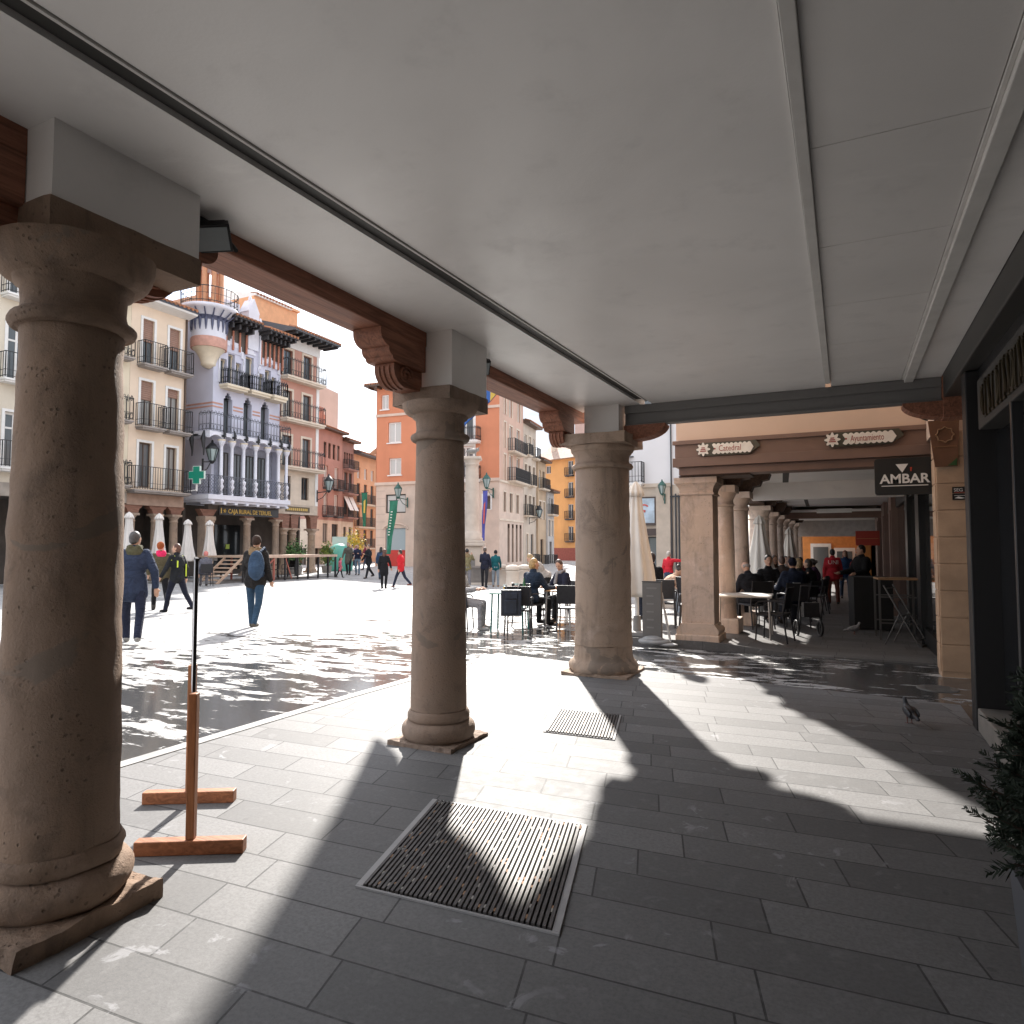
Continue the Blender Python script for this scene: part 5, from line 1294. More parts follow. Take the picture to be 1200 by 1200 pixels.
def pennant(label, loc, rz, w, h, m, m2=None, pts=None, tilt=0):
    t = thing('pennant', label, 'banner', loc, rz)
    b = MB(); n = 14; rows = []
    for j in range(n+1):
        k = j/n; ww = w*(1-k*.55) ; o = tilt*k
        rows.append([(o-ww/2+ww*i/5, .05*math.sin(3*k*3+i), -h*k) for i in range(6)])
    for off in (0,.012):
        vs = [(p[0],p[1]+off,p[2]) for r in rows for p in r]
        b.add(vs, [(j*6+i,j*6+i+1,(j+1)*6+i+1,(j+1)*6+i) for j in range(n) for i in range(5)], 0, True)
    b.build('cloth', m, t)
    if m2:
        b = MB(); b.prism([(tilt*.3-w*.05,-h*.25),(tilt*.3+w*.25,-h*.2),(tilt*.6+w*.2,-h*.6),(tilt*.6-w*.05,-h*.6)],'y',-.09,-.075); b.build('stripe', m2, t)
    b = MB(); b.tube([(-w*.6,0,.02),(w*.6,0,.02)],.02,6); b.build('rod', iron, t)
    return t
p_ = pennant('long dark green pennant hanging from the lantern on the terracotta building', (-31.05,43.0,5.05), 0, .8, 4.1, gr_b, None, tilt=-.5)
b = MB(); 
for i in range(9): b.box(-.1-.032*i-.1,-.1-.032*i+.06,-.115,-.1,-.9-.22*i,-.82-.22*i)
b.build('lettering', flat('banner_white',(.6,.66,.6),.7), p_)
pennant('narrow red and blue pennant under the corner lantern', (-23.5,43.75,5.6), 0, .42, 4.0, M('banner_blue',(.08,.09,.36),.8), flat('banner_red',(.55,.10,.07),.7), tilt=-.2)
pennant('green and yellow pennant at the end of the street', (-38.2,48.5,6.3), 10, .6, 3.0, gr_b, flat('banner_yellow',(.6,.5,.1),.7))
# blue and yellow flag high beside the middle column
t = thing('flag', 'blue and yellow flag draped outside the arcade behind the middle column', 'flag', (-4.85,7.35,0), -17.2)
b = MB(); n = 10; vs = []
for j in range(n+1):
    for i in range(11):
        u_ = i/10; k = j/n; zb = 2.32+1.12*u_
        vs.append((1.45*u_, .06*math.sin(u_*9+k*3), zb+(4.75-zb)*k))
b.add(vs,[(j*11+i,j*11+i+1,(j+1)*11+i+1,(j+1)*11+i) for j in range(n) for i in range(10)],0,True)
b.m = [1 if (q%10) in (8,) else 0 for q in range(len(b.f))]
vs2 = [(x,y+.012,z) for x,y,z in vs]; b.add(vs2,[((j+1)*11+i,(j+1)*11+i+1,j*11+i+1,j*11+i) for j in range(n) for i in range(10)],0,True)
b.build('cloth', [M('flag_blue',(.03,.13,.45),.7,.1,3), flat('flag_yellow',(.65,.45,.08),.7)], t)
b = MB(); b.tube([(-.08,.0,4.76),(1.5,.0,4.70),(1.6,.05,4.66)],.018,6); b.build('pole', iron_g, t)

# pharmacy cross
t = thing('pharmacy_cross', 'green illuminated pharmacy cross projecting beside the blue house', 'sign', (-27.1,22.05,4.85), 14)
gc = flat('cross_green',(.0,.22,.14),.4); 
def cross(mb,a,c,y0,y1): mb.prism([(-a,-c),(-a,-a),(-c,-a),(-c,a),(-a,a),(-a,c),(a,c),(a,a),(c,a),(c,-a),(a,-a),(a,-c)][::-1],'y',y0,y1)
m = MB(); cross(m,.19,.42,-.05,.05); m.build('lamp_box', flat('cross_rim',(.55,.66,.6),.4), t)
m = MB(); cross(m,.165,.395,-.055,-.0505); cross(m,.165,.395,.0505,.055); m.build('face', gc, t)
m = MB(); m.box(-.03,.03,-.03,.03,-.75,-.43); m.tube([(0,0,-.7),(-.8,.2,-.75)],.03,6); m.build('bracket', fr_white, t)
# ------------------------------------------------------------------ parasols (closed)
canvas = M('cream_canvas', (.70,.655,.59), .85, .06, 3, .1, 40); canvas_w = M('white_canvas', (.68,.65,.62), .85, .06, 3, .1, 40)
def parasol(label, loc, H, zb, rb, rt, mat, group=None, polem=None, lean=0, nf=8):
    t = thing('closed_parasol', label, 'parasol', loc, 0, group)
    fn = lambda r,z,a: r*(1+.15*math.cos(nf*a+z*1.3)+.07*math.cos(3*a-z*2)*(1 if z < H-.35 else .4))
    m = MB(); L = H-zb
    m.lathe([(rb*.55,zb+.03),(rb*.97,zb),(rb,zb+.04*L),(rb*.86,zb+.22*L),(rb*.55+rt*.1,zb+.5*L),(rb*.24+rt*.42,zb+.75*L),(rt*.92,zb+.86*L),(rt*.9,zb+.868*L),(rt*1.32,zb+.87*L),(rt*1.2,zb+.91*L),(rt*.8,zb+.96*L),(rt*.3,zb+.99*L),(.02,zb+L)],48,fn=fn)
    if lean: m.v = [(x+lean*(z-H)*-.3*0+lean*(1-(z-zb)/L), y, z) for x,y,z in m.v]
    m.build('canopy', mat, t)
    m = MB(); m.lathe([(.035,0),(.035,H-.2)],12); m.build('pole', polem or fr_white, t)
    m = MB(); m.box(-.28,.28,-.28,.28,0,.06); m.lathe([(.07,.06),(.06,.3)],12); m.build('base', M('parasol_base',(.22,.21,.20),.7), t)
    return t
parasol('tall closed cream parasol beside the thickest column', (-3.09,11.0,.08), 2.50, .62, .30, .095, canvas, polem=fr_white)
g = 'closed parasols before the left portico'
for px,y,lb in ((-26.0,18.0,'closed white parasol before the pale yellow house portico'),(-26.0,19.35,'closed white parasol before the cream house portico'),(-26.0,20.75,'closed white parasol standing between cream house and blue house'),(-26.0,21.9,'slimmer closed white parasol beside the wooden stage steps')):
    parasol(lb,(px,y,gz(px,y)-.03),2.95 if y<20 else 2.75,.9,.30,.13,canvas_w,g)
parasol('closed beige parasol between the arcade columns behind the seated guests', (-1.75,16.5,gz(-1.75,16.5)+.1),2.25,.7,.34,.1,canvas)
parasol('closed beige parasol farther along the second arcade columns', (-1.65,24.2,gz(-1.65,24.2)+.1),2.3,.6,.36,.1,canvas)

# grey menu stand
t = thing('menu_stand', 'slim grey menu pillar with curved foot standing on the kerb by the closed parasol', 'menu stand', (-2.68,10.40,0), -4)
b = MB(); b.box(-.15,.15,-.03,.03,.10,.96); b.build('panel', M('menu_grey',(.105,.096,.088),.45,.08,4), t, bevel=.006)
b = MB(); b.box(-.152,.152,-.034,.034,.962,.975); b.build('cap_rail', iron, t)
b = MB(); b.ell((.02,.0,.06),(.25,.18,.06)); b.ell((.22,-.02,.03),(.18,.11,.03)); b.ell((.02,-.03,.10),(.17,.12,.05)); b.build('foot', M('foot_grey',(.26,.26,.26),.6), t)
b = MB(); b.tube([(.13,.05,.8),(.24,.12,.05)],.018,6); b.build('prop', fr_white, t)
b = MB()
for z in (.86,.74,.62,.50,.38,.26): b.box(-.08,.08 if z>.8 else .03,-.0325,-.0305,z,z+.022)
b.build('lettering', flat('menu_text',(.16,.15,.14),.5), t)

# ------------------------------------------------------------------ cafe chairs and tables
ch_black = M('chair_weave', (.018,.018,.022), .55, .2, 20, .3, 90); ch_met = flat('chair_metal', (.03,.03,.035), .4, .3); alu = flat('brushed_alu', (.45,.44,.43), .35, .7)
def make_chair(label, loc, rz, group='black cafe chairs', leg=None, arms=True):
    # sitter looks along local +Y
    t = thing('cafe_chair', label, 'chair', loc, rz, group)
    lm = leg or ch_met
    b = MB(); b.box(-.22,.22,-.21,.23,.42,.455); b.build('seat', ch_black, t, bevel=.01)
    b = MB(); b.add([(-.21,-.20,.52),(.21,-.20,.52),(.21,-.27,.87),(-.21,-.27,.87),(-.21,-.175,.52),(.21,-.175,.52),(.21,-.245,.87),(-.21,-.245,.87)],[(0,1,2,3),(7,6,5,4),(0,4,5,1),(3,2,6,7),(0,3,7,4),(1,5,6,2)])
    b.build('backrest', ch_black, t, bevel=.008)
    for s in (-1,1):
        b = MB(); b.tube([(s*.21,.20,.43),(s*.23,.23,0)], .013, 8); b.build('leg', lm, t)
        b = MB(); b.tube([(s*.215,-.265,.87),(s*.215,-.19,.45),(s*.23,-.26,0)], .014, 8); b.build('leg', lm, t)
        if arms:
            b = MB(); b.tube([(s*.235,-.225,.66),(s*.245,0,.66),(s*.245,.17,.64),(s*.24,.21,.60),(s*.22,.21,.44)], .014, 8); b.build('armrest', lm, t)
    return t
def make_table(label, loc, rz, top, legm, w=.35, d=.35, h=.73, group='cafe tables'):
    t = thing('cafe_table', label, 'table', loc, rz, group)
    b = MB(); b.box(-w,w,-d,d,h-.03,h); b.build('tabletop', top, t, bevel=.008)
    for sx in (-1,1):
        for sy in (-1,1):
            b = MB(); b.tube([(sx*(w-.05),sy*(d-.05),h-.03),(sx*(w-.03),sy*(d-.03),0)], .018, 8); b.build('leg', legm, t)
    return t
G = lambda x,y,o=-.03: (x,y,gz(x,y)+(po(x) if o == .1 else o))
t_white = flat('table_white', (.62,.60,.57), .4); t_wood = wood_mat('table_slat', (.45,.26,.13), 'x', .5); t_green = flat('table_green', (.02,.20,.16), .4)
# table group before the monument
ca = make_chair('black cafe chair with a dark backpack hung on its backrest, by the green table', G(-5.33,11.2), 20)
cb = dup(ca, 'black cafe chair under the blonde woman in navy', G(-5.75,12.55), -10)
cc = dup(ca, 'black cafe chair with its back to the arcade, left of the thickest column', G(-4.70,12.15), 15)
cd = dup(ca, 'black cafe chair under the person in a grey jumper, half behind the middle column', G(-6.66,11.35), -75)
ce = dup(ca, 'black cafe chair under the man with the grey scarf', G(-5.5,14.0), 150)
make_table('green topped cafe table with drinks beside the grey jumper sitter', G(-5.70,11.6), 15, t_green, flat('leg_teal',(.03,.16,.15),.4), .33,.33)
make_table('slatted wooden cafe table between the blonde woman and the man in a scarf', G(-5.05,12.95), -20, t_wood, alu, .36,.36)
t = thing('backpack', 'dark navy backpack with a shiny pocket hung on a cafe chair', 'backpack', (ca.location.x+.03,ca.location.y-.33,ca.location.z+.66), 20)
b = MB(); b.box(-.19,.17,-.10,.02,-.30,.16); b.box(-.12,.10,-.135,-.102,-.26,-.02); b.box(-.10,.11,-.125,-.1021,.0,.11); b.build('bag', M('bag_navy',(.012,.018,.032),.35,.5,8), t, bevel=.035)
b = MB(); b.tube([(-.1,0,.15),(-.12,.06,.24),(-.1,.1,.1)],.015,6); b.tube([(.1,0,.15),(.12,.06,.24),(.1,.1,.1)],.015,6); b.build('strap', iron, t)
# drinks
def glass_thing(label, loc, col, h=.14, r=.035):
    t = thing('drinking_glass', label, 'glass', loc)
    b = MB(); b.lathe([(r*.8,0),(r,h)],12); b.build('glass', flat('glass_clear',(.5,.55,.55),.1), t)
    b = MB(); b.lathe([(r*.83,.005),(r*1.01,h*.7)],12); b.build('drink', flat('drink_%d'%int(col[0]*100),col,.2), t)
zt = gz(-5.7,11.6)-.03+.73
glass_thing('glass of amber beer on the green table', (-5.78,11.55,zt), (.70,.33,.04)); glass_thing('small orange red drink on the green table', (-5.62,11.72,zt), (.65,.14,.05), .16)
t = thing('bottle', 'green glass bottle on the green table', 'bottle', (-5.5,11.8,zt)); b = MB(); b.lathe([(.032,0),(.032,.14),(.014,.2),(.013,.25)],12); b.build('glass', flat('bottle_green',(.03,.12,.05),.1), t)
# group on the terrace right of the parasol
make_chair('black cafe chair with curved arms seen side on, left of the square pillar', G(-2.45,12.3,.1), 100)
dup(ca, 'black cafe chair just behind the grey menu stand', G(-3.05,12.6,.1), 10); dup(ca, 'black cafe chair farther behind the menu stand', G(-2.9,14.6,.1), -30)
# tables inside the second arcade
zt2 = .1
make_table('white topped cafe table with metal legs right of the square pillar', G(-1.50,11.9,zt2), 3, t_white, alu, .42,.40,.69)
c1 = dup(ca, 'empty black cafe chair facing the white table in the near part of the second arcade', G(-1.06,11.8,zt2), 80)
c2 = dup(ca, 'black cafe chair with grey back under the bald man', G(-1.52,13.35,zt2), 40)
make_table('white cafe table before the bald man and the long haired woman', G(-1.95,13.95,zt2), 0, t_white, alu, .33,.30)
seq = [(-.95,14.6,25,'black cafe chair under the person in a navy cap jacket'),(-1.5,15.3,-160,'black cafe chair behind the capped guest'),(-1.3,17.6,20,'black cafe chair near the first beige arcade parasol'),(-.7,18.6,75,'black cafe chair at the aisle side of the middle tables'),(-1.4,20.6,15,'black cafe chair at the far arcade table'),(-.75,21.8,80,'black cafe chair at the aisle by the far table'),(-1.4,25.5,0,'black cafe chair near the farther beige parasol')]
for x,y,rz,lb in seq: dup(ca, lb, G(x,y,zt2), rz)
make_table('cafe table between the middle guests of the second arcade', G(-1.25,16.6,zt2), 0, t_white, alu,.35,.35)
make_table('far cafe table at the aisle of the second arcade', G(-1.1,19.6,zt2), 0, t_white, alu,.35,.35)
make_table('farthest cafe table by the farther beige parasol', G(-1.2,23.4,zt2), 0, t_white, alu,.35,.35)
t = thing('pushchair', 'dark folded pushchair wheel beside the empty cafe chair', 'pushchair', G(-.62,13.2,zt2), 20)
for s in (-.2,.2):
    b = MB(); b.tube([(s,.0+.13*math.cos(RAD(a)),.14+.13*math.sin(RAD(a))) for a in range(0,361,24)], .02, 6); [b.tube([(s,0,.14),(s,.13*math.cos(RAD(a)),.14+.13*math.sin(RAD(a)))],.006,4) for a in range(0,360,60)]; b.build('wheel', iron, t)
b = MB(); b.tube([(-.2,0,.14),(-.2,-.3,.9),(.2,-.3,.9),(.2,0,.14)],.015,6); b.box(-.13,.13,-.2,-.06,.35,.6); b.build('frame', ch_black, t)
# high bar tables
def bar_table(label, loc, rz, h=1.08, cloth=False):
    t = thing('bar_table', label, 'table', loc, rz, 'high bar tables outside the bar')
    b = MB(); b.box(-.32,.32,-.32,.32,h-.03,h); b.build('tabletop', t_wood if not cloth else flat('bar_black',(.02,.02,.022),.5), t, bevel=.006)
    for sx in (-1,1):
        for sy in (-1,1):
            b = MB(); b.box(sx*.3-.015,sx*.3+.015,sy*.3-.015,sy*.3+.015,0,h-.03); b.build('leg', flat('leg_steel',(.13,.125,.12),.4,.6), t)
    b = MB(); [b.box(-.3,.3,sy*.3-.01,sy*.3+.01,.28,.30) for sy in (-1,1)]; [b.box(-.3,.3,sy*.3-.01,sy*.3+.01,.72,.74) for sy in (-1,1)]; b.build('rail', flat('leg_steel',(.13,.125,.12),.4,.6), t)
    if cloth:
        b = MB(); b.box(-.34,.34,-.34,.34,.02,h+.006); b.build('cover', M('bar_cloth',(.012,.012,.013),.85), t)
    return t
bar_table('high bar table under a black cover before the waiter', G(.42,15.3,.1), 8, 1.02, True)
bar_table('high bar table with thin steel legs beside the bar window', G(.78,13.6,.1), 5, 1.05)
def rack(label, loc, rz):
    t = thing('folding_rack', label, 'rack', loc, rz)
    b = MB()
    for s in (-.22,.22): b.tube([(s,-.28,.0),(s,.22,.95)],.014,6); b.tube([(s,.22,.0),(s,-.0,.5)],.012,6)
    for f_ in (.1,.5,.95): b.tube([(-.22,-.28+.5*f_,.95*f_),(.22,-.28+.5*f_,.95*f_)],.01,6)
    b.box(-.22,.22,-.3,-.27,.0,.03); b.build('frame', flat('leg_steel',(.13,.125,.12),.4,.6), t)
rack('folded steel stool leaning outside the bar window', G(.82,12.7,.1), 70)
# ------------------------------------------------------------------ wooden stage with steps in front of the blue house
stg = M('stage_board', (.42,.30,.22), .7, .12, 4); redox = flat('stage_red_oxide', (.35,.11,.08), .6); stp = flat('stage_post', (.02,.02,.022), .5)
t = thing('wooden_stage', 'low wooden stage on black posts with plank steps at its left end', 'stage', (-24.4,24.2,-.02), 90)
# local x along +Y world, local -y towards the square
b = MB(); b.box(-2.9,3.1,-1.2,1.6,1.06,1.14); b.build('deck', stg, t)
b = MB(); b.box(-2.9,3.1,-1.23,-1.201,1.03,1.15); b.build('deck_edge', M('stage_edge',(.50,.36,.28),.6), t)
for x in (-2.85,-1.7,-1.1,-.4,.4,1.1,1.8,2.5,3.05):
    for y in (-1.15,1.5):
        b = MB(); b.box(x-.035,x+.035,y-.035,y+.035,0,1.055); b.build('post', redox if x in(-1.1,) else stp, t)
b = MB(); b.tube([(-2.2,-1.17,.05),(-1.1,-1.17,1.0)],.035,6); b.tube([(-.4,-1.17,1.0),(-.0,-1.17,.05)],.03,6); b.build('brace', redox, t)
b = MB(); b.box(-2.8,3.0,-1.16,-1.14,.04,.07); b.build('ground_rail', stp, t)
b = MB()
for i in range(6): b.box(-4.2+.25*i,-3.88+.25*i,-1.1,-.1,.16*i+.12,.16*i+.17)
b.prism([(-4.25,0),(-4.1,0),(-2.86,1.0),(-2.86,1.12)],'y',-1.16,-1.101); b.prism([(-4.25,0),(-4.1,0),(-2.86,1.0),(-2.86,1.12)],'y',-.1,-.05); b.build('steps', stg, t)
for k,(x,lb) in enumerate(((-.6,'leftmost'),(.6,'second'),(1.6,'rightmost'))):
    dup(ca, f'dark stacked cafe chair under the stage, {lb} of three', (-25.0,24.2+x,-.03), 90+40*k)
# planters, bushes and the recycling dome on the far side
def bush(name, label, cat, loc, rx, rz_, cols, n=900, pot=True, seed=1, zc=None):
    t = thing(name, label, cat, loc); r = random.Random(seed)
    if pot:
        b = MB(); b.lathe([(rx*.6,0),(rx*.75,.4),(rx*.7,.42),(rx*.66,.36)],16); b.build('pot', flat('pot_grey',(.20,.18,.16),.7), t)
    b = MB(); b.tube([(0,0,.2),(0.03,0,.6),(0,0,1.0)],[.04,.03,.02],6); b.build('stem', flat('twig',(.05,.03,.02),.9), t)
    b = MB(); zc = zc or .4+rz_
    for i in range(n):
        d = Vector((r.gauss(0,1),r.gauss(0,1),r.gauss(0,1))).normalized()*(r.random()**.4)*(1+.25*math.sin(3*i))
        c = Vector((d.x*rx,d.y*rx,zc+d.z*rz_)); l = r.uniform(.05,.11)
        a = Vector((r.gauss(0,1),r.gauss(0,1),r.gauss(0,1))).normalized(); q = a.cross(d).normalized()
        b.add([c-a*l,c+q*l*.45,c+a*l,c-q*l*.45],[(0,1,2,3)],r.randrange(len(cols)))
    b.build('foliage', [flat('leaf_%d_%d'%(int(c[0]*1000),int(c[1]*1000)),c,.6) for c in cols], t)
greens = [(.03,.08,.02),(.06,.14,.03),(.09,.19,.05)]
bush('potted_shrub','green leafy shrub in a pot behind the wooden stage','shrub',(-27.2,28.6,0),.55,.75,greens,seed=2)
bush('potted_shrub','smaller yellow green shrub by the pink house portico columns','shrub',(-27.0,30.9,0),.4,.7,[(.16,.20,.03),(.08,.14,.03)],seed=3)
bush('mimosa_bouquet','large bush of yellow blossom rising behind the walkers at the street mouth','plant',(-38.0,46.8,0),1.05,1.2,[(.55,.45,.05),(.62,.52,.10),(.30,.32,.06)],n=1500,pot=False,seed=4,zc=1.7)
t = thing('recycling_dome', 'teal domed recycling container beside the portico of the pink house', 'container', (-29.2,34.6,-.02))
b = MB(); b.lathe([(.8,0),(.85,.1),(.85,.8),(.78,1.2),(.55,1.55),(.2,1.72),(.05,1.74)],24); b.build('shell', flat('teal_plastic',(.08,.33,.27),.5), t)
b = MB(); b.box(.55,.80,-.2,.2,1.1,1.3); b.build('slot', iron, t)
b = MB(); b.box(-.5,.5,-.05,.05,0,1.4)
t = thing('notice_board', 'pale upright notice board behind the teal container', 'board', (-30.2,35.8,-.02), 60)
b = MB(); b.box(-.5,.5,-.03,.03,.4,2.2); b.build('panel', flat('board_pale',(.45,.55,.52),.5), t)
b = MB(); b.box(-.45,-.4,-.03,.03,0,.4); b.box(.4,.45,-.03,.03,0,.4); b.build('leg', iron, t)
# ------------------------------------------------------------------ people
def remesh(mb, voxel, name, mats, smooth=2):
    me = mb.mesh('tmp', [])
    o = bpy.data.objects.new('tmp', me); C.objects.link(o)
    r = o.modifiers.new('r','REMESH'); r.mode = 'VOXEL'; r.voxel_size = voxel; r.use_smooth_shade = True
    if smooth: s = o.modifiers.new('s','SMOOTH'); s.iterations = smooth; s.factor = .5
    dg = bpy.context.evaluated_depsgraph_get(); new = bpy.data.meshes.new_from_object(o.evaluated_get(dg))
    bpy.data.objects.remove(o); bpy.data.meshes.remove(me)
    new.name = name; new.materials.clear()
    for m in (mats if isinstance(mats,(list,tuple)) else [mats]): new.materials.append(m)
    return new
skin_m = M('skin', (.50,.29,.20), .55, .06, 10, .05); skin_d = flat('eye_dark', (.02,.015,.012), .3); lip_m = flat('lip', (.30,.11,.09), .5)
def cloth(col): return cloth_mat('cloth_%d_%d_%d'%tuple(int(c*1000) for c in col), col)
def hairm(col): return M('hair_%d_%d_%d'%tuple(int(c*1000) for c in col), col, .5, .3, 30, .4, 120)

def person(label, loc, yaw, h=1.72, thigh=(12,-14), knee=(4,10), arm=((-12,10,12),(14,10,12)), lean=3, head=0, nod=0,
           top=(.03,.04,.08), length='hip', trousers=(.03,.035,.05), shoes=(.05,.045,.04), hair=(.05,.03,.02), style='short',
           hood=None, scarf=None, seat=False, vox=.016, bulk=1.0, collar=True, cap=None, boots=False, sole=None):
    t = thing('person', label, 'person', loc, yaw)
    s = h/1.75; sk = MB(); co = MB(); tr = MB()
    P = Vector((0,0,.93)); L = RAD(lean)
    sp = Vector((0,math.sin(L),math.cos(L))); fw = Vector((0,math.cos(L),-math.sin(L)))
    # legs
    feet = []; ank = []
    for i,sd_ in enumerate((-1,1)):
        hp = P+Vector((sd_*.095,0,-.02)); a = RAD(thigh[i]); k = RAD(knee[i])
        kn = hp+Vector((sd_*.02,math.sin(a)*.43,-math.cos(a)*.43)); an = kn+Vector((0,math.sin(a-k)*.42,-math.cos(a-k)*.42))
        ank.append((hp,kn,an))
    zmin = min(a[2].z for a in ank)-.075
    sh = Vector((0,0,-zmin))
    P = P+sh; ank = [tuple(p+sh for p in a) for a in ank]
    # hips + legs in trousers, thinner body inside
    tr.ell(P+Vector((0,-.005,.0)), (.165,.125,.14))
    sk.ell(P, (.12,.09,.12))
    for (hp,kn,an) in ank:
        tr.cap(hp+Vector((0,0,0)), .098, kn, .068); tr.cap(kn, .068, an+Vector((0,0,.0)), .056 if not boots else .048)
        sk.cap(hp,.06,kn,.045); sk.cap(kn,.045,an,.032); sk.cap(an, .03, an+Vector((0,.12,-.04)), .022)
    # torso
    ch = P+sp*.34; nk = P+sp*.555; rot = Matrix.Rotation(-L,3,'X')
    sk.ell(P+sp*.12,(.12,.09,.16),rot=rot); sk.ell(ch,(.145,.10,.2),rot=rot); sk.cap(nk-sp*.05,.06,nk+sp*.10,.052)
    bk = bulk
    co.ell(P+sp*.10,(.175*bk,.135*bk,.18),rot=rot); co.ell(ch+sp*.02,(.205*bk,.15*bk,.215),rot=rot); co.ell(P+sp*.45,(.19,.115*bk,.10),rot=rot)
    if collar: co.cap(nk-sp*.06,.085,nk+sp*.015,.075)
    drop = {'waist':.06,'hip':.16,'long':.24,'thigh':.36}[length]
    if seat: drop = min(drop,.10)
    co.cap(P+sp*.05,.13*bk,P+Vector((0,0,-drop+.11)),.135*bk)
    for sx in (-.075,.075): co.cap(P+sp*.05+Vector((sx,0,0)),.11*bk,P+Vector((sx*1.15,0,-drop+.1)),.115*bk)
    # arms
    hands = []
    for i,sd_ in enumerate((-1,1)):
        shd = P+sp*.475+Vector((sd_*.185,0,0)); p_,b_,e_ = arm[i]; p0 = RAD(p_)+L; b0 = RAD(b_)
        ud = Vector((sd_*math.sin(b0), math.sin(p0)*math.cos(b0), -math.cos(p0)*math.cos(b0)))
        el = shd+ud*.29; p1 = p0+RAD(e_)
        fd = Vector((sd_*math.sin(b0)*.3 - (sd_*.35 if e_ > 60 else 0), math.sin(p1), -math.cos(p1))).normalized()
        wr = el+fd*.255
        co.cap(shd-Vector((sd_*.03,0,0)),.080*bk,el,.060*bk); co.cap(el,.060*bk,wr-fd*.02,.047*bk)
        sk.cap(shd,.05,el,.04); sk.cap(el,.04,wr,.028)
        # hand: palm, four unequal bent fingers and a thumb from the side of the palm
        sidev = fd.cross(Vector((0,1,0)) if abs(fd.y) < .8 else Vector((0,0,1))).normalized()*-sd_
        pn = fd.cross(sidev).normalized()
        palm = wr+fd*.05; sk.cap(wr,.028,palm+fd*.03,.036)
        for f,(o,l) in enumerate(((-.027,.062),(-.009,.075),(.009,.07),(.026,.052))):
            b1 = palm+fd*.035+sidev*o; b2 = b1+fd*l*.55; b3 = b2+(fd*.75+pn*.5)*l*.5
            sk.cap(b1,.0105,b2,.010,8); sk.cap(b2,.010,b3,.0085,8)
        tb = wr+fd*.03-sidev*.025; sk.cap(tb,.013,tb-sidev*.035+fd*.035,.011,8)
        hands.append(palm+fd*.04)
    # head with face, turned by head / nod
    hr = rot @ Matrix.Rotation(RAD(head),3,'Z') @ Matrix.Rotation(RAD(-nod),3,'X')
    hc = nk+sp*.155+Vector((0,.012,.0)); X = lambda p: hc+hr@Vector(p)
    sk.ell(hc,(.074,.092,.112),18,14,rot=hr); sk.ell(X((0,.02,-.05)),(.056,.07,.07),14,10,rot=hr)
    sk.cap(X((0,.09,.012)),.010,X((0,.104,-.022)),.016,8); sk.ell(X((0,.082,-.082)),(.026,.02,.02),rot=hr)
    for sx in (-1,1): sk.ell(X((sx*.076,-.005,-.005)),(.012,.022,.034),10,7,rot=hr)
    me = remesh(sk, min(vox,.0125), 'body', [skin_m, skin_d, lip_m], 1)
    eyes = [X((-.032,.084,.012)), X((.032,.084,.012))]; mouth = X((0,.092,-.058))
    for p in me.polygons:
        c = p.center
        if min((c-e).length for e in eyes) < .0125: p.material_index = 1
        elif abs(hr.inverted()@(c-mouth) @ Vector((1,0,0))) < .024 and abs((hr.inverted()@(c-mouth)).z) < .008 and (c-mouth).length < .03: p.material_index = 2
    S_ = Matrix.Scale(s,4)
    body = link('body', me, t, mat=S_)
    link('jacket', remesh(co, vox, 'jacket', cloth(top), 3), t, mat=S_)
    link('trousers', remesh(tr, vox, 'trousers', cloth(trousers), 3), t, mat=S_)
    for (hp,kn,an) in ank:
        d = Vector((0,.17,0)); b = MB(); g_ = an-Vector((0,.045,.0))
        low = an.z < .2
        b.cap(an+Vector((0,-.02,-.03)),.045,an+Vector((0,.05,-.035)),.042); b.cap(an+Vector((0,.04,-.04)),.043,an+Vector((0,.15,-.05)),.036)
        if boots: b.cap(an+Vector((0,0,.24)),.062,an+Vector((0,-.01,0)),.055)
        link('shoe', remesh(b, .012, 'shoe', cloth(shoes), 2), t, mat=S_)
    hb = MB()
    if style == 'bald':
        for sx in (-1,1): hb.ell(X((sx*.062,-.03,-.01)),(.018,.05,.04),rot=hr)
        hb.ell(X((0,-.075,-.02)),(.06,.025,.045),rot=hr)
    else:
        k = 1.0
        hb.ell(X((0,-.018,.022)),(.083,.092,.107),16,12,rot=hr)
        if style == 'long':
            hb.cap(X((0,-.045,-.02)),.085,X((0,-.085,-.17)),.07); hb.cap(X((-.055,-.02,-.03)),.035,X((-.065,-.02,-.16)),.035); hb.cap(X((.055,-.02,-.03)),.035,X((.065,-.02,-.16)),.035)
        if style == 'bob': hb.ell(X((0,-.035,-.02)),(.09,.08,.108),rot=hr)
        if style == 'bun': hb.ell(X((0,-.115,.03)),(.045,.045,.045),rot=hr)
        if style == 'short': hb.ell(X((0,-.05,-.02)),(.068,.055,.07),rot=hr)
        if style == 'beanie': hb.ell(X((0,-.015,.04)),(.088,.1,.10),rot=hr); hb.cap(X((-.05,.0,.0)),.04,X((.05,.0,.0)),.04)
        if style == 'cap': hb.cap(X((0,.06,.05)),.03,X((0,.13,.04)),.02)
    hm = remesh(hb, .012, 'hair', (cloth if style in ('beanie','cap') else hairm)(hair), 1)
    link('hat' if style in ('beanie','cap') else 'hair', hm, t, mat=S_)
    if hood is not None:
        b = MB(); 
        b.cap(nk+Vector((-.075,-.075,-.015)),.05,nk+Vector((.075,-.075,-.015)),.05); b.cap(nk+Vector((-.085,-.02,.03)),.035,nk+Vector((-.05,-.085,.03)),.045); b.cap(nk+Vector((.085,-.02,.03)),.035,nk+Vector((.05,-.085,.03)),.045); b.ell(nk+Vector((0,-.105,-.06)),(.11,.05,.08))
        link('hood', remesh(b, .014, 'hood', cloth(hood), 2), t, mat=S_)
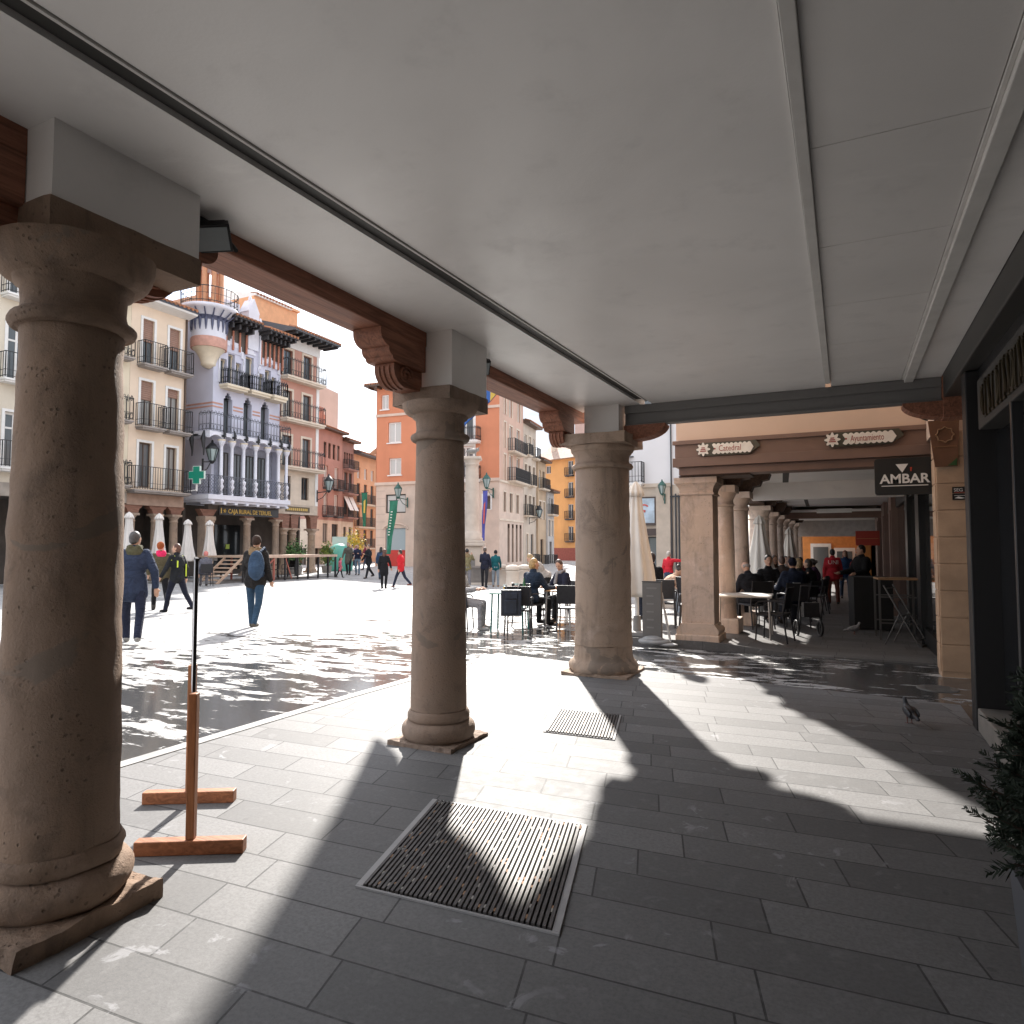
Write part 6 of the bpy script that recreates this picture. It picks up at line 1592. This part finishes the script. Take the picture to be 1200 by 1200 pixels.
    if scarf is not None:
        b = MB(); b.cap(nk+Vector((-.05,.04,.0)),.05,nk+Vector((.05,.04,.0)),.05); b.cap(nk+Vector((-.05,-.04,.02)),.05,nk+Vector((.05,-.04,.02)),.05); b.cap(nk+Vector((.05,.06,-.02)),.045,nk+Vector((.05,.13,-.25)),.04)
        link('scarf', remesh(b, .014, 'scarf', cloth(scarf), 2), t, mat=S_)
    t['_hands'] = 0; del t['_hands']
    t_info[label] = (t, P*s, nk*s, s, [q*s for q in hands])
    return t
t_info = {}
K = (.012,.012,.014); navy = (.02,.03,.065); denim = (.05,.085,.15); olive = (.10,.085,.05)
gp = lambda x,y,o=-.03: (x,y,gz(x,y)+(po(x) if o == .1 else o))
# --- the square, near
p1 = person('man in a long navy coat with olive fur hood walking away at left', gp(-10.2,7.17), 48, 1.80, (22,-18), (8,20), ((12,12,10),(-18,20,14)), 4, head=-25, top=(.032,.045,.085), length='long', trousers=(.02,.025,.05), shoes=(.30,.30,.29), hair=(.06,.055,.055), hood=(.09,.085,.05), vox=.014, bulk=1.08)
person('partly hidden person in dark clothes left of the man in the navy coat', gp(-11.6,7.75), 60, 1.62, (10,-10),(4,8), top=K, hair=(.02,.02,.02), vox=.018)
person('red haired woman in a brown padded coat with bright pink hood', gp(-15.3,11.46), 60, 1.70, (20,-20),(8,26),((20,10,15),(-16,10,12)), 3, head=-40, top=olive, length='hip', trousers=(.012,.012,.015), shoes=(.06,.055,.05), boots=True, hair=(.34,.09,.03), style='beanie', hood=(.70,.03,.12), bulk=1.08)
person('brown haired woman in a black jacket with yellow trim turning left', gp(-14.51,11.32), 95, 1.66, (20,-22),(6,14),((10,18,20),(-14,16,20)), 3, head=35, top=(.016,.018,.022), length='hip', trousers=(.014,.016,.03), shoes=K, hair=(.09,.035,.02), style='bob', bulk=1.02)
b = MB()
t,Pp,nk_,s_,hd = t_info['brown haired woman in a black jacket with yellow trim turning left']
b.box(-.15,-.12,-.155,-.14,Pp.z+.22,Pp.z+.38); b.box(.10,.125,-.165,-.15,Pp.z+.0,Pp.z+.3); b.cap(nk_+Vector((-.19,-.03,-.13)),.03,nk_+Vector((-.12,-.04,-.05)),.03); b.cap(nk_+Vector((.19,-.03,-.13)),.03,nk_+Vector((.12,-.04,-.05)),.03)
b.build('reflective_trim', flat('trim_lime',(.50,.62,.05),.6), t)
pb_ = person('man in a dark fur hooded coat and jeans walking away with a blue backpack', gp(-10.16,9.63), 24, 1.74, (12,-13),(4,16),((4,10,35),(-4,10,30)), 2, top=(.022,.02,.02), length='hip', trousers=(.035,.075,.13), shoes=(.10,.09,.075), hair=(.055,.035,.028), style='beanie', hood=(.24,.16,.09), vox=.014, bulk=1.1)
t,Pp,nk_,s_,hd = t_info['man in a dark fur hooded coat and jeans walking away with a blue backpack']
R24 = Matrix.Rotation(RAD(24),3,'Z')
bp = thing('backpack', 'slate blue backpack on the back of the man in the fur hooded coat', 'backpack', tuple(Vector(pb_.location)+R24@Vector((.11,-.235,Pp.z+.26))), 24)
b = MB(); b.ell((0,0,.0),(.155,.11,.28)); b.ell((0,-.06,-.08),(.13,.09,.17)); b.ell((0,0,.15),(.12,.09,.14)); link('bag', remesh(b,.015,'bag',cloth((.045,.08,.14)),2), bp)
b = MB(); b.tube([(.05,.05,.26),(.06,.22,.34),(.07,.36,.20),(.06,.34,-.02),(.06,.14,-.2)],.025,6); b.build('strap', cloth((.03,.05,.09)), bp)
# --- the square, middle and far
person('woman with long auburn hair in a black knee length coat', gp(-17.28,23.29), 20, 1.62, (6,-8),(3,6), top=K, length='thigh', trousers=K, shoes=K, hair=(.10,.04,.025), style='long', vox=.02)
person('person in a bright red jacket emerging beside the middle column', gp(-17.45,24.72), 100, 1.66, (24,-20),(6,24), top=(.65,.03,.04), length='hip', trousers=(.03,.035,.06), shoes=(.20,.07,.05), hair=(.03,.025,.02), vox=.02, bulk=1.15)
person('small girl in a pink coat by the right end of the stage', gp(-23.0,27.3), -60, 1.02, (16,-14),(4,12), top=(.68,.16,.22), length='thigh', trousers=K, hair=(.09,.04,.02), style='long', vox=.02)
person('distant walker in a maroon jacket at the street mouth', gp(-36.5,43.8), 160, 1.72, top=(.16,.02,.04), trousers=(.25,.23,.22), hair=(.02,.02,.02), vox=.024)
person('distant walker in a lilac jacket at the street mouth', gp(-36.0,44.6), -20, 1.68, top=(.34,.16,.34), trousers=(.03,.03,.04), hair=(.25,.16,.08), style='long', vox=.024)
person('man in a grey olive coat coming toward the camera', gp(-24.62,29.91), 200, 1.76, (8,-10),(4,8), top=(.13,.12,.10), length='thigh', trousers=(.02,.02,.025), hair=(.12,.09,.07), vox=.02)
person('woman in a navy jumper and pale jeans beside the grey coated man', gp(-24.05,30.0), 205, 1.64, (8,-8),(4,8), ((25,8,80),(25,8,80)), top=(.02,.025,.05), length='waist', trousers=(.16,.22,.28), hair=(.20,.12,.06), style='bob', vox=.02)
person('man in black holding a camera strides across the square', gp(-21.7,27.96), 170, 1.72, (22,-20),(6,22),((30,8,80),(10,10,30)), top=(.018,.02,.025), trousers=(.02,.022,.026), hair=(.15,.11,.09), vox=.02)
person('woman in a blue top and jeans with bag behind the woman in the black coat', gp(-21.0,28.01), 10, 1.6, (10,-12),(4,8), top=(.04,.07,.13), trousers=(.06,.09,.14), hair=(.02,.018,.016), style='long', vox=.02)
person('tourist in a beige green hooded parka photographing the monument with raised arms', gp(-14.92,26.1), 30, 1.72, (3,-4),(2,4),((60,20,85),(60,20,85)), 1, top=(.20,.18,.10), length='hip', trousers=(.20,.20,.22), shoes=(.12,.12,.13), hair=(.012,.012,.012), style='bun', hood=(.24,.18,.10), vox=.018)
person('tall man in dark navy with a shoulder bag facing the monument', gp(-14.69,27.3), 10, 1.80, (6,-8),(3,8),((20,10,60),(0,10,15)), top=(.022,.025,.045), trousers=(.03,.03,.035), shoes=K, hair=(.10,.075,.06), vox=.018)
person('person in a teal jacket and light jeans right of the monument', gp(-14.7,28.4), 30, 1.68, (3,-3),(2,4), top=(.015,.12,.14), trousers=(.28,.33,.38), shoes=(.35,.2,.1), hair=(.03,.03,.035), style='beanie', vox=.018)
person('bending woman in a white shawl behind the seated blonde', gp(-7.07,16.6), 116, 1.62, (4,-4),(4,6),((-25,8,25),(-32,8,20)), 42, nod=-10, top=(.42,.38,.35), length='waist', trousers=K, hair=(.38,.27,.14), style='bob', vox=.016)
person('person in a red top behind the monument pedestal', gp(-19.6,34.0), 200, 1.62, top=(.5,.03,.04), trousers=K, hair=(.05,.03,.02), style='long', vox=.022)
# --- cafe guests, left group
sit = dict(thigh=(86,84), knee=(88,84), seat=True)
def sitter(label, x, y, yaw, off=-.03, **k):
    a = dict(sit); a.update(k); h_ = a.get('h',1.7)
    return person(label, gp(x,y,off), yaw, **a)
sitter('guest in a grey jumper seated half behind the middle column', -6.62,11.33,-75, arm=((25,10,70),(25,10,70)), lean=-2, top=(.36,.36,.37), length='waist', trousers=(.30,.29,.30), hair=(.30,.20,.12), shoes=(.35,.34,.33))
sitter('blonde woman in a navy jacket seated with her back turned', -5.72,12.6,-14, arm=((18,12,60),(20,12,60)), lean=8, head=-30, top=(.022,.035,.06), length='hip', trousers=K, hair=(.40,.25,.10), style='bob', shoes=K)
sitter('man in a dark navy jacket and grey scarf leaning over the wooden table', -5.5,14.0,150, arm=((12,12,62),(12,12,62)), lean=16, head=25, nod=12, top=(.02,.022,.04), length='hip', trousers=K, hair=(.07,.04,.03), scarf=(.33,.31,.31))
sitter('dark haired guest behind the man in the grey scarf', -5.2,15.2,170, arm=((20,12,62),(20,12,62)), top=(.03,.03,.035), hair=(.06,.025,.02), style='bob')
# terrace right of the thickest column
sitter('guest in a peach top bending forward behind the menu stand', -3.9,15.9,-60, -.03, arm=((0,10,40),(0,10,40)), lean=40, nod=20, top=(.55,.36,.26), length='waist', trousers=(.35,.40,.46), hair=(.03,.02,.015), style='bun')
person('child in a red jacket and white cap with one arm stretched out', (-4.5,19.3,gz(-4.5,19.3)+.28), -10, 1.25, (4,-4),(2,2),((5,12,20),(85,70,5)), top=(.62,.03,.05), length='waist', trousers=(.05,.08,.14), hair=(.62,.58,.54), style='beanie', vox=.016)
m = MB(); m.box(-.5,.5,-.3,.3,0,.31); tag(m.build('stone_block', lime, None, (-4.5,19.3,gz(-4.5,19.3)-.03), bevel=.02), 'low pale stone block under the child in red', 'block')
sitter('dark clothed guest behind the closed cream parasol', -3.45,13.4,30, .1, top=K, hair=(.03,.02,.02), arm=((30,10,60),(30,10,60)))
# second arcade guests
sitter('bald man in a black jacket eating at the white table', -1.52,13.37,42, .1, h=1.62, arm=((-8,12,88),(-8,12,88)), lean=24, nod=15, top=(.014,.014,.018), hair=(.30,.27,.25), style='bald', vox=.014, bulk=1.12, trousers=K)
sitter('woman with long brown hair opposite the bald man', -2.05,14.55,-165, .1, h=1.6, arm=((0,14,90),(0,14,90)), lean=18, nod=10, top=(.016,.014,.016), hair=(.16,.07,.035), style='long', trousers=K)
pc = sitter('guest in a navy jacket with a white band across the back', -.93,14.62,20, .1, arm=((20,12,60),(20,12,60)), lean=6, top=(.015,.022,.045), hair=(.012,.014,.03), style='cap', bulk=1.15)
t,Pp,nk_,s_,hd = t_info['guest in a navy jacket with a white band across the back']
b = MB(); b.box(-.07,.07,-.2,-.165,Pp.z+.30,Pp.z+.325); b.build('back_lettering', flat('band_white',(.6,.6,.6),.6), t)
dark_guests = [(-1.5,15.4,-160,'guest with black hair facing the camera behind the capped guest','short',(.012,.012,.014),(.02,.016,.014)),
 (-1.35,17.55,20,'guest in dark brown near the first beige arcade parasol','short',(.035,.022,.018),(.05,.025,.018)),
 (-.75,18.6,80,'guest in black at the aisle side of the middle tables','bob',(.013,.013,.014),(.05,.03,.02)),
 (-1.4,20.6,15,'guest in charcoal at the far arcade table','long',(.02,.02,.022),(.10,.05,.03)),
 (-.8,21.8,85,'guest in dark green at the aisle by the far table','short',(.015,.025,.018),(.02,.015,.012)),
 (-1.4,25.4,0,'guest in dark red near the farther beige parasol','short',(.12,.02,.02),(.03,.02,.015))]
for x,y,yw,lb,stl,tc_,hc_ in dark_guests: sitter(lb,x,y,yw,.1,arm=((18,12,62),(18,12,62)),lean=8,top=tc_,hair=hc_,style=stl,trousers=K,vox=.02)
more = [(-1.75,16.7,-140,'guest in slate grey facing the aisle beside the nearer beige parasol','short',(.05,.055,.065),(.03,.02,.015)),
 (-.85,16.4,70,'fair haired guest in black with back to the aisle by the middle tables','bob',(.014,.014,.016),(.32,.22,.12)),
 (-1.75,19.4,-150,'guest in a brown coat facing the camera by the far aisle table','long',(.07,.04,.025),(.06,.03,.02)),
 (-.7,20.2,80,'guest in a dark purple top at the aisle between the far tables','bun',(.05,.02,.05),(.03,.02,.015)),
 (-1.7,22.6,-160,'guest in off white sweater deep among the arcade tables','short',(.40,.38,.35),(.05,.03,.02)),
 (-.85,23.8,75,'guest in navy at the farthest aisle table','short',(.02,.028,.05),(.09,.06,.04))]
for x,y,yw,lb,stl,tc_,hc_ in more:
    sitter(lb,x,y,yw,.1,arm=((18,12,62),(18,12,62)),lean=9,top=tc_,hair=hc_,style=stl,trousers=K,vox=.022)
    dup(ca, 'black chair under the ' + ' '.join(lb.split()[:11]), gp(x,y,.1), yw)
far = [(-37.6,45.6,-30,'distant stroller in a black anorak deep in the street mouth',K,(.05,.05,.07)),
 (-39.4,48.2,170,'distant stroller in a mustard jacket deep in the street mouth',(.32,.20,.04),K),
 (-35.2,42.6,-20,'distant stroller in a dark green coat before the street mouth',(.02,.07,.04),(.03,.03,.04)),
 (-30.5,37.5,150,'stroller in a pale grey jacket between the teal container and the street',(.36,.36,.37),(.04,.05,.08)),
 (-29.0,37.0,150,'stroller in a burgundy jumper beside the pale grey jacket',(.18,.03,.05),(.05,.06,.09))]
for x,y,yw,lb,tc_,tr_ in far: person(lb, gp(x,y), yw, 1.70, thigh=(16,-14), knee=(4,14), top=tc_, trousers=tr_, hair=(.05,.03,.02), vox=.024)
pu = person('man in a red uniform jacket with UNI on the back walking down the arcade', gp(-.36,23.0,.1), 6, 1.66, (8,-8),(3,12),((-6,10,12),(6,10,12)), 1, top=(.46,.025,.035), length='hip', trousers=(.14,.045,.03), hair=(.012,.012,.012), vox=.016, bulk=1.18)
t,Pp,nk_,s_,hd = t_info['man in a red uniform jacket with UNI on the back walking down the arcade']
text_mesh('UNI', .17, flat('uni_white',(.66,.45,.42),.6), t, Matrix.Translation((0,-.195,Pp.z+.33)), .012, 'back_lettering', align='CENTER')
person('woman in a blue jacket behind the red uniformed man', gp(-.02,26.0,.1), 185, 1.66, top=(.03,.07,.16), trousers=(.05,.07,.12), hair=(.30,.12,.08), style='long', vox=.02)
person('person in dark red behind the waiter', gp(.32,23.5,.1), 185, 1.55, top=(.20,.02,.03), trousers=K, hair=(.10,.03,.02), style='bob', vox=.02)
person('waiter in black standing behind the covered bar table', gp(.33,16.9,.1), 125, 1.66, (2,-2),(2,2),((20,14,60),(20,14,60)), 2, head=-20, top=(.012,.012,.013), length='hip', trousers=K, hair=(.02,.014,.012), vox=.015, bulk=1.18)
# guest with a pushchair by the parasols at the left
sitter('seated person in a pink hat near the slim white parasol', -22.6,18.9,60, top=(.14,.14,.17), hair=(.60,.22,.20), style='beanie', trousers=(.2,.2,.22), vox=.02)
dup(ca, 'cafe chair under the person in the pink hat', (-22.6,18.9,-.03), 60)
for k,(y,lb) in enumerate(((13.2,'nearest'),(14.3,'second'),(15.4,'third'))):
    dup(ca, f'black cafe chair seen left of the nearest column, {lb} along the far house portico', (-24.6,y,-.03), 90+30*k)

# ------------------------------------------------------------------ pigeons
def pigeon(label, loc, rz,  body=(.05,.052,.065), belly=(.12,.12,.14)):
    t = thing('pigeon', label, 'pigeon', loc, rz); t.scale = (.8,.8,.8)
    b = MB(); b.ell((0,-.01,.125),(.055,.105,.06),rot=Matrix.Rotation(RAD(18),3,'X')); b.ell((0,.06,.145),(.045,.05,.055)); b.cap((0,.075,.16),.034,(0,.10,.225),.022); b.ell((0,.105,.24),(.022,.027,.023)); b.cap((0,-.08,.11),.035,(0,-.19,.085),.018)
    for s in (-1,1): b.ell((s*.045,-.03,.13),(.018,.1,.042),rot=Matrix.Rotation(RAD(14),3,'X'))
    link('body', remesh(b,.007,'body',M('pigeon_%d'%int(body[0]*1000),body,.5,.4,18,.1),2), t)
    b = MB(); b.tube([(0,.125,.238),(0,.15,.23)],[.007,.002],6); b.build('beak', flat('beak_grey',(.10,.09,.08),.5), t)
    for s in (-1,1):
        b = MB(); b.tube([(s*.022,.0,.085),(s*.022,.012,.045),(s*.022,.0,.006)],[.012,.006,.005],6)
        for a in (-.5,0,.5): b.tube([(s*.022,.0,.005),(s*.022+.03*math.sin(a),.03*math.cos(a),.004)],[.005,.003],5)
        b.tube([(s*.022,.0,.005),(s*.022,-.018,.004)],.004,5); b.build('leg', flat('pigeon_leg',(.14,.06,.05),.6), t)
pigeon('dark pigeon standing on the paving near the shop front', (.46,6.78,0), 20, (.028,.03,.036))
pigeon('pale grey pigeon walking in the shade of the second arcade', (.10,12.9,gz(.1,12.9)+.1), -75, (.22,.22,.23))
# ------------------------------------------------------------------ light, sky, camera
EL, AZ = 35.4, 27.0          # sun height; degrees left of +Y
S = Vector((-math.sin(RAD(AZ))*math.cos(RAD(EL)), math.cos(RAD(AZ))*math.cos(RAD(EL)), math.sin(RAD(EL))))
ld = bpy.data.lights.new('sun', 'SUN'); ld.energy = 3.9; ld.angle = RAD(1.2); ld.color = (1,.95,.88)
lo_ = bpy.data.objects.new('sun', ld); C.objects.link(lo_); lo_.location = (-20,50,60); lo_.rotation_euler = S.to_track_quat('Z','Y').to_euler()
w = bpy.data.worlds.new('World'); SC.world = w; w.use_nodes = True
nt = w.node_tree; bg = nt.nodes['Background']
sky = nt.nodes.new('ShaderNodeTexSky'); sky.sky_type = 'NISHITA'; sky.sun_disc = False
sky.sun_elevation = RAD(EL); sky.sun_rotation = RAD(-AZ); sky.altitude = 900; sky.dust_density = 1.5
tc = nt.nodes.new('ShaderNodeTexCoord'); mp = nt.nodes.new('ShaderNodeMapping'); mp.inputs['Scale'].default_value = (1,1,2.6)
nt.links.new(tc.outputs['Generated'], mp.inputs[0])
nz = nt.nodes.new('ShaderNodeTexNoise'); nz.inputs['Scale'].default_value = 2.3; nz.inputs['Detail'].default_value = 7; nz.inputs['Roughness'].default_value = .55; nz.inputs['Distortion'].default_value = .3
nt.links.new(mp.outputs[0], nz.inputs['Vector'])
mr = nt.nodes.new('ShaderNodeMapRange'); mr.interpolation_type = 'SMOOTHSTEP'; mr.inputs[1].default_value = .30; mr.inputs[2].default_value = .48
nt.links.new(nz.outputs['Fac'], mr.inputs[0])
mx = nt.nodes.new('ShaderNodeMix'); mx.data_type = 'RGBA'; nt.links.new(mr.outputs[0], mx.inputs[0]); nt.links.new(sky.outputs[0], mx.inputs[6]); nz2 = nt.nodes.new('ShaderNodeTexNoise'); nz2.inputs['Scale'].default_value = 3.1; nz2.inputs['Detail'].default_value = 5; nt.links.new(mp.outputs[0], nz2.inputs['Vector'])
cr = nt.nodes.new('ShaderNodeValToRGB'); cr.color_ramp.elements[0].position = .42; cr.color_ramp.elements[0].color = (2.5,2.68,2.98,1); cr.color_ramp.elements[1].position = .70; cr.color_ramp.elements[1].color = (9.2,9.3,9.6,1)
nt.links.new(nz2.outputs['Fac'], cr.inputs[0]); nt.links.new(cr.outputs[0], mx.inputs[7])
nt.links.new(mx.outputs[2], bg.inputs['Color']); bg.inputs['Strength'].default_value = .12
SC.view_settings.view_transform = 'Standard'; SC.view_settings.look = 'None'; SC.view_settings.gamma = 1; SC.view_settings.exposure = 1.62
cd_ = bpy.data.cameras.new('camera'); cd_.sensor_width = 36; cd_.lens = 24.0; cd_.clip_end = 2000; cd_.clip_start = .05
co_ = bpy.data.objects.new('camera', cd_); C.objects.link(co_); co_.location = (0,0,1.5)
co_.rotation_euler = (RAD(90)+math.atan(41/800), 0, RAD(26)); SC.camera = co_
SC.render.resolution_x = SC.render.resolution_y = 1024
SC.cycles.max_bounces = 8; SC.cycles.diffuse_bounces = 5; SC.cycles.glossy_bounces = 3
SC.cycles.use_denoising = True
try: SC.cycles.denoiser = 'OPENIMAGEDENOISE'
except Exception: pass
SC.cycles.sample_clamp_indirect = 8
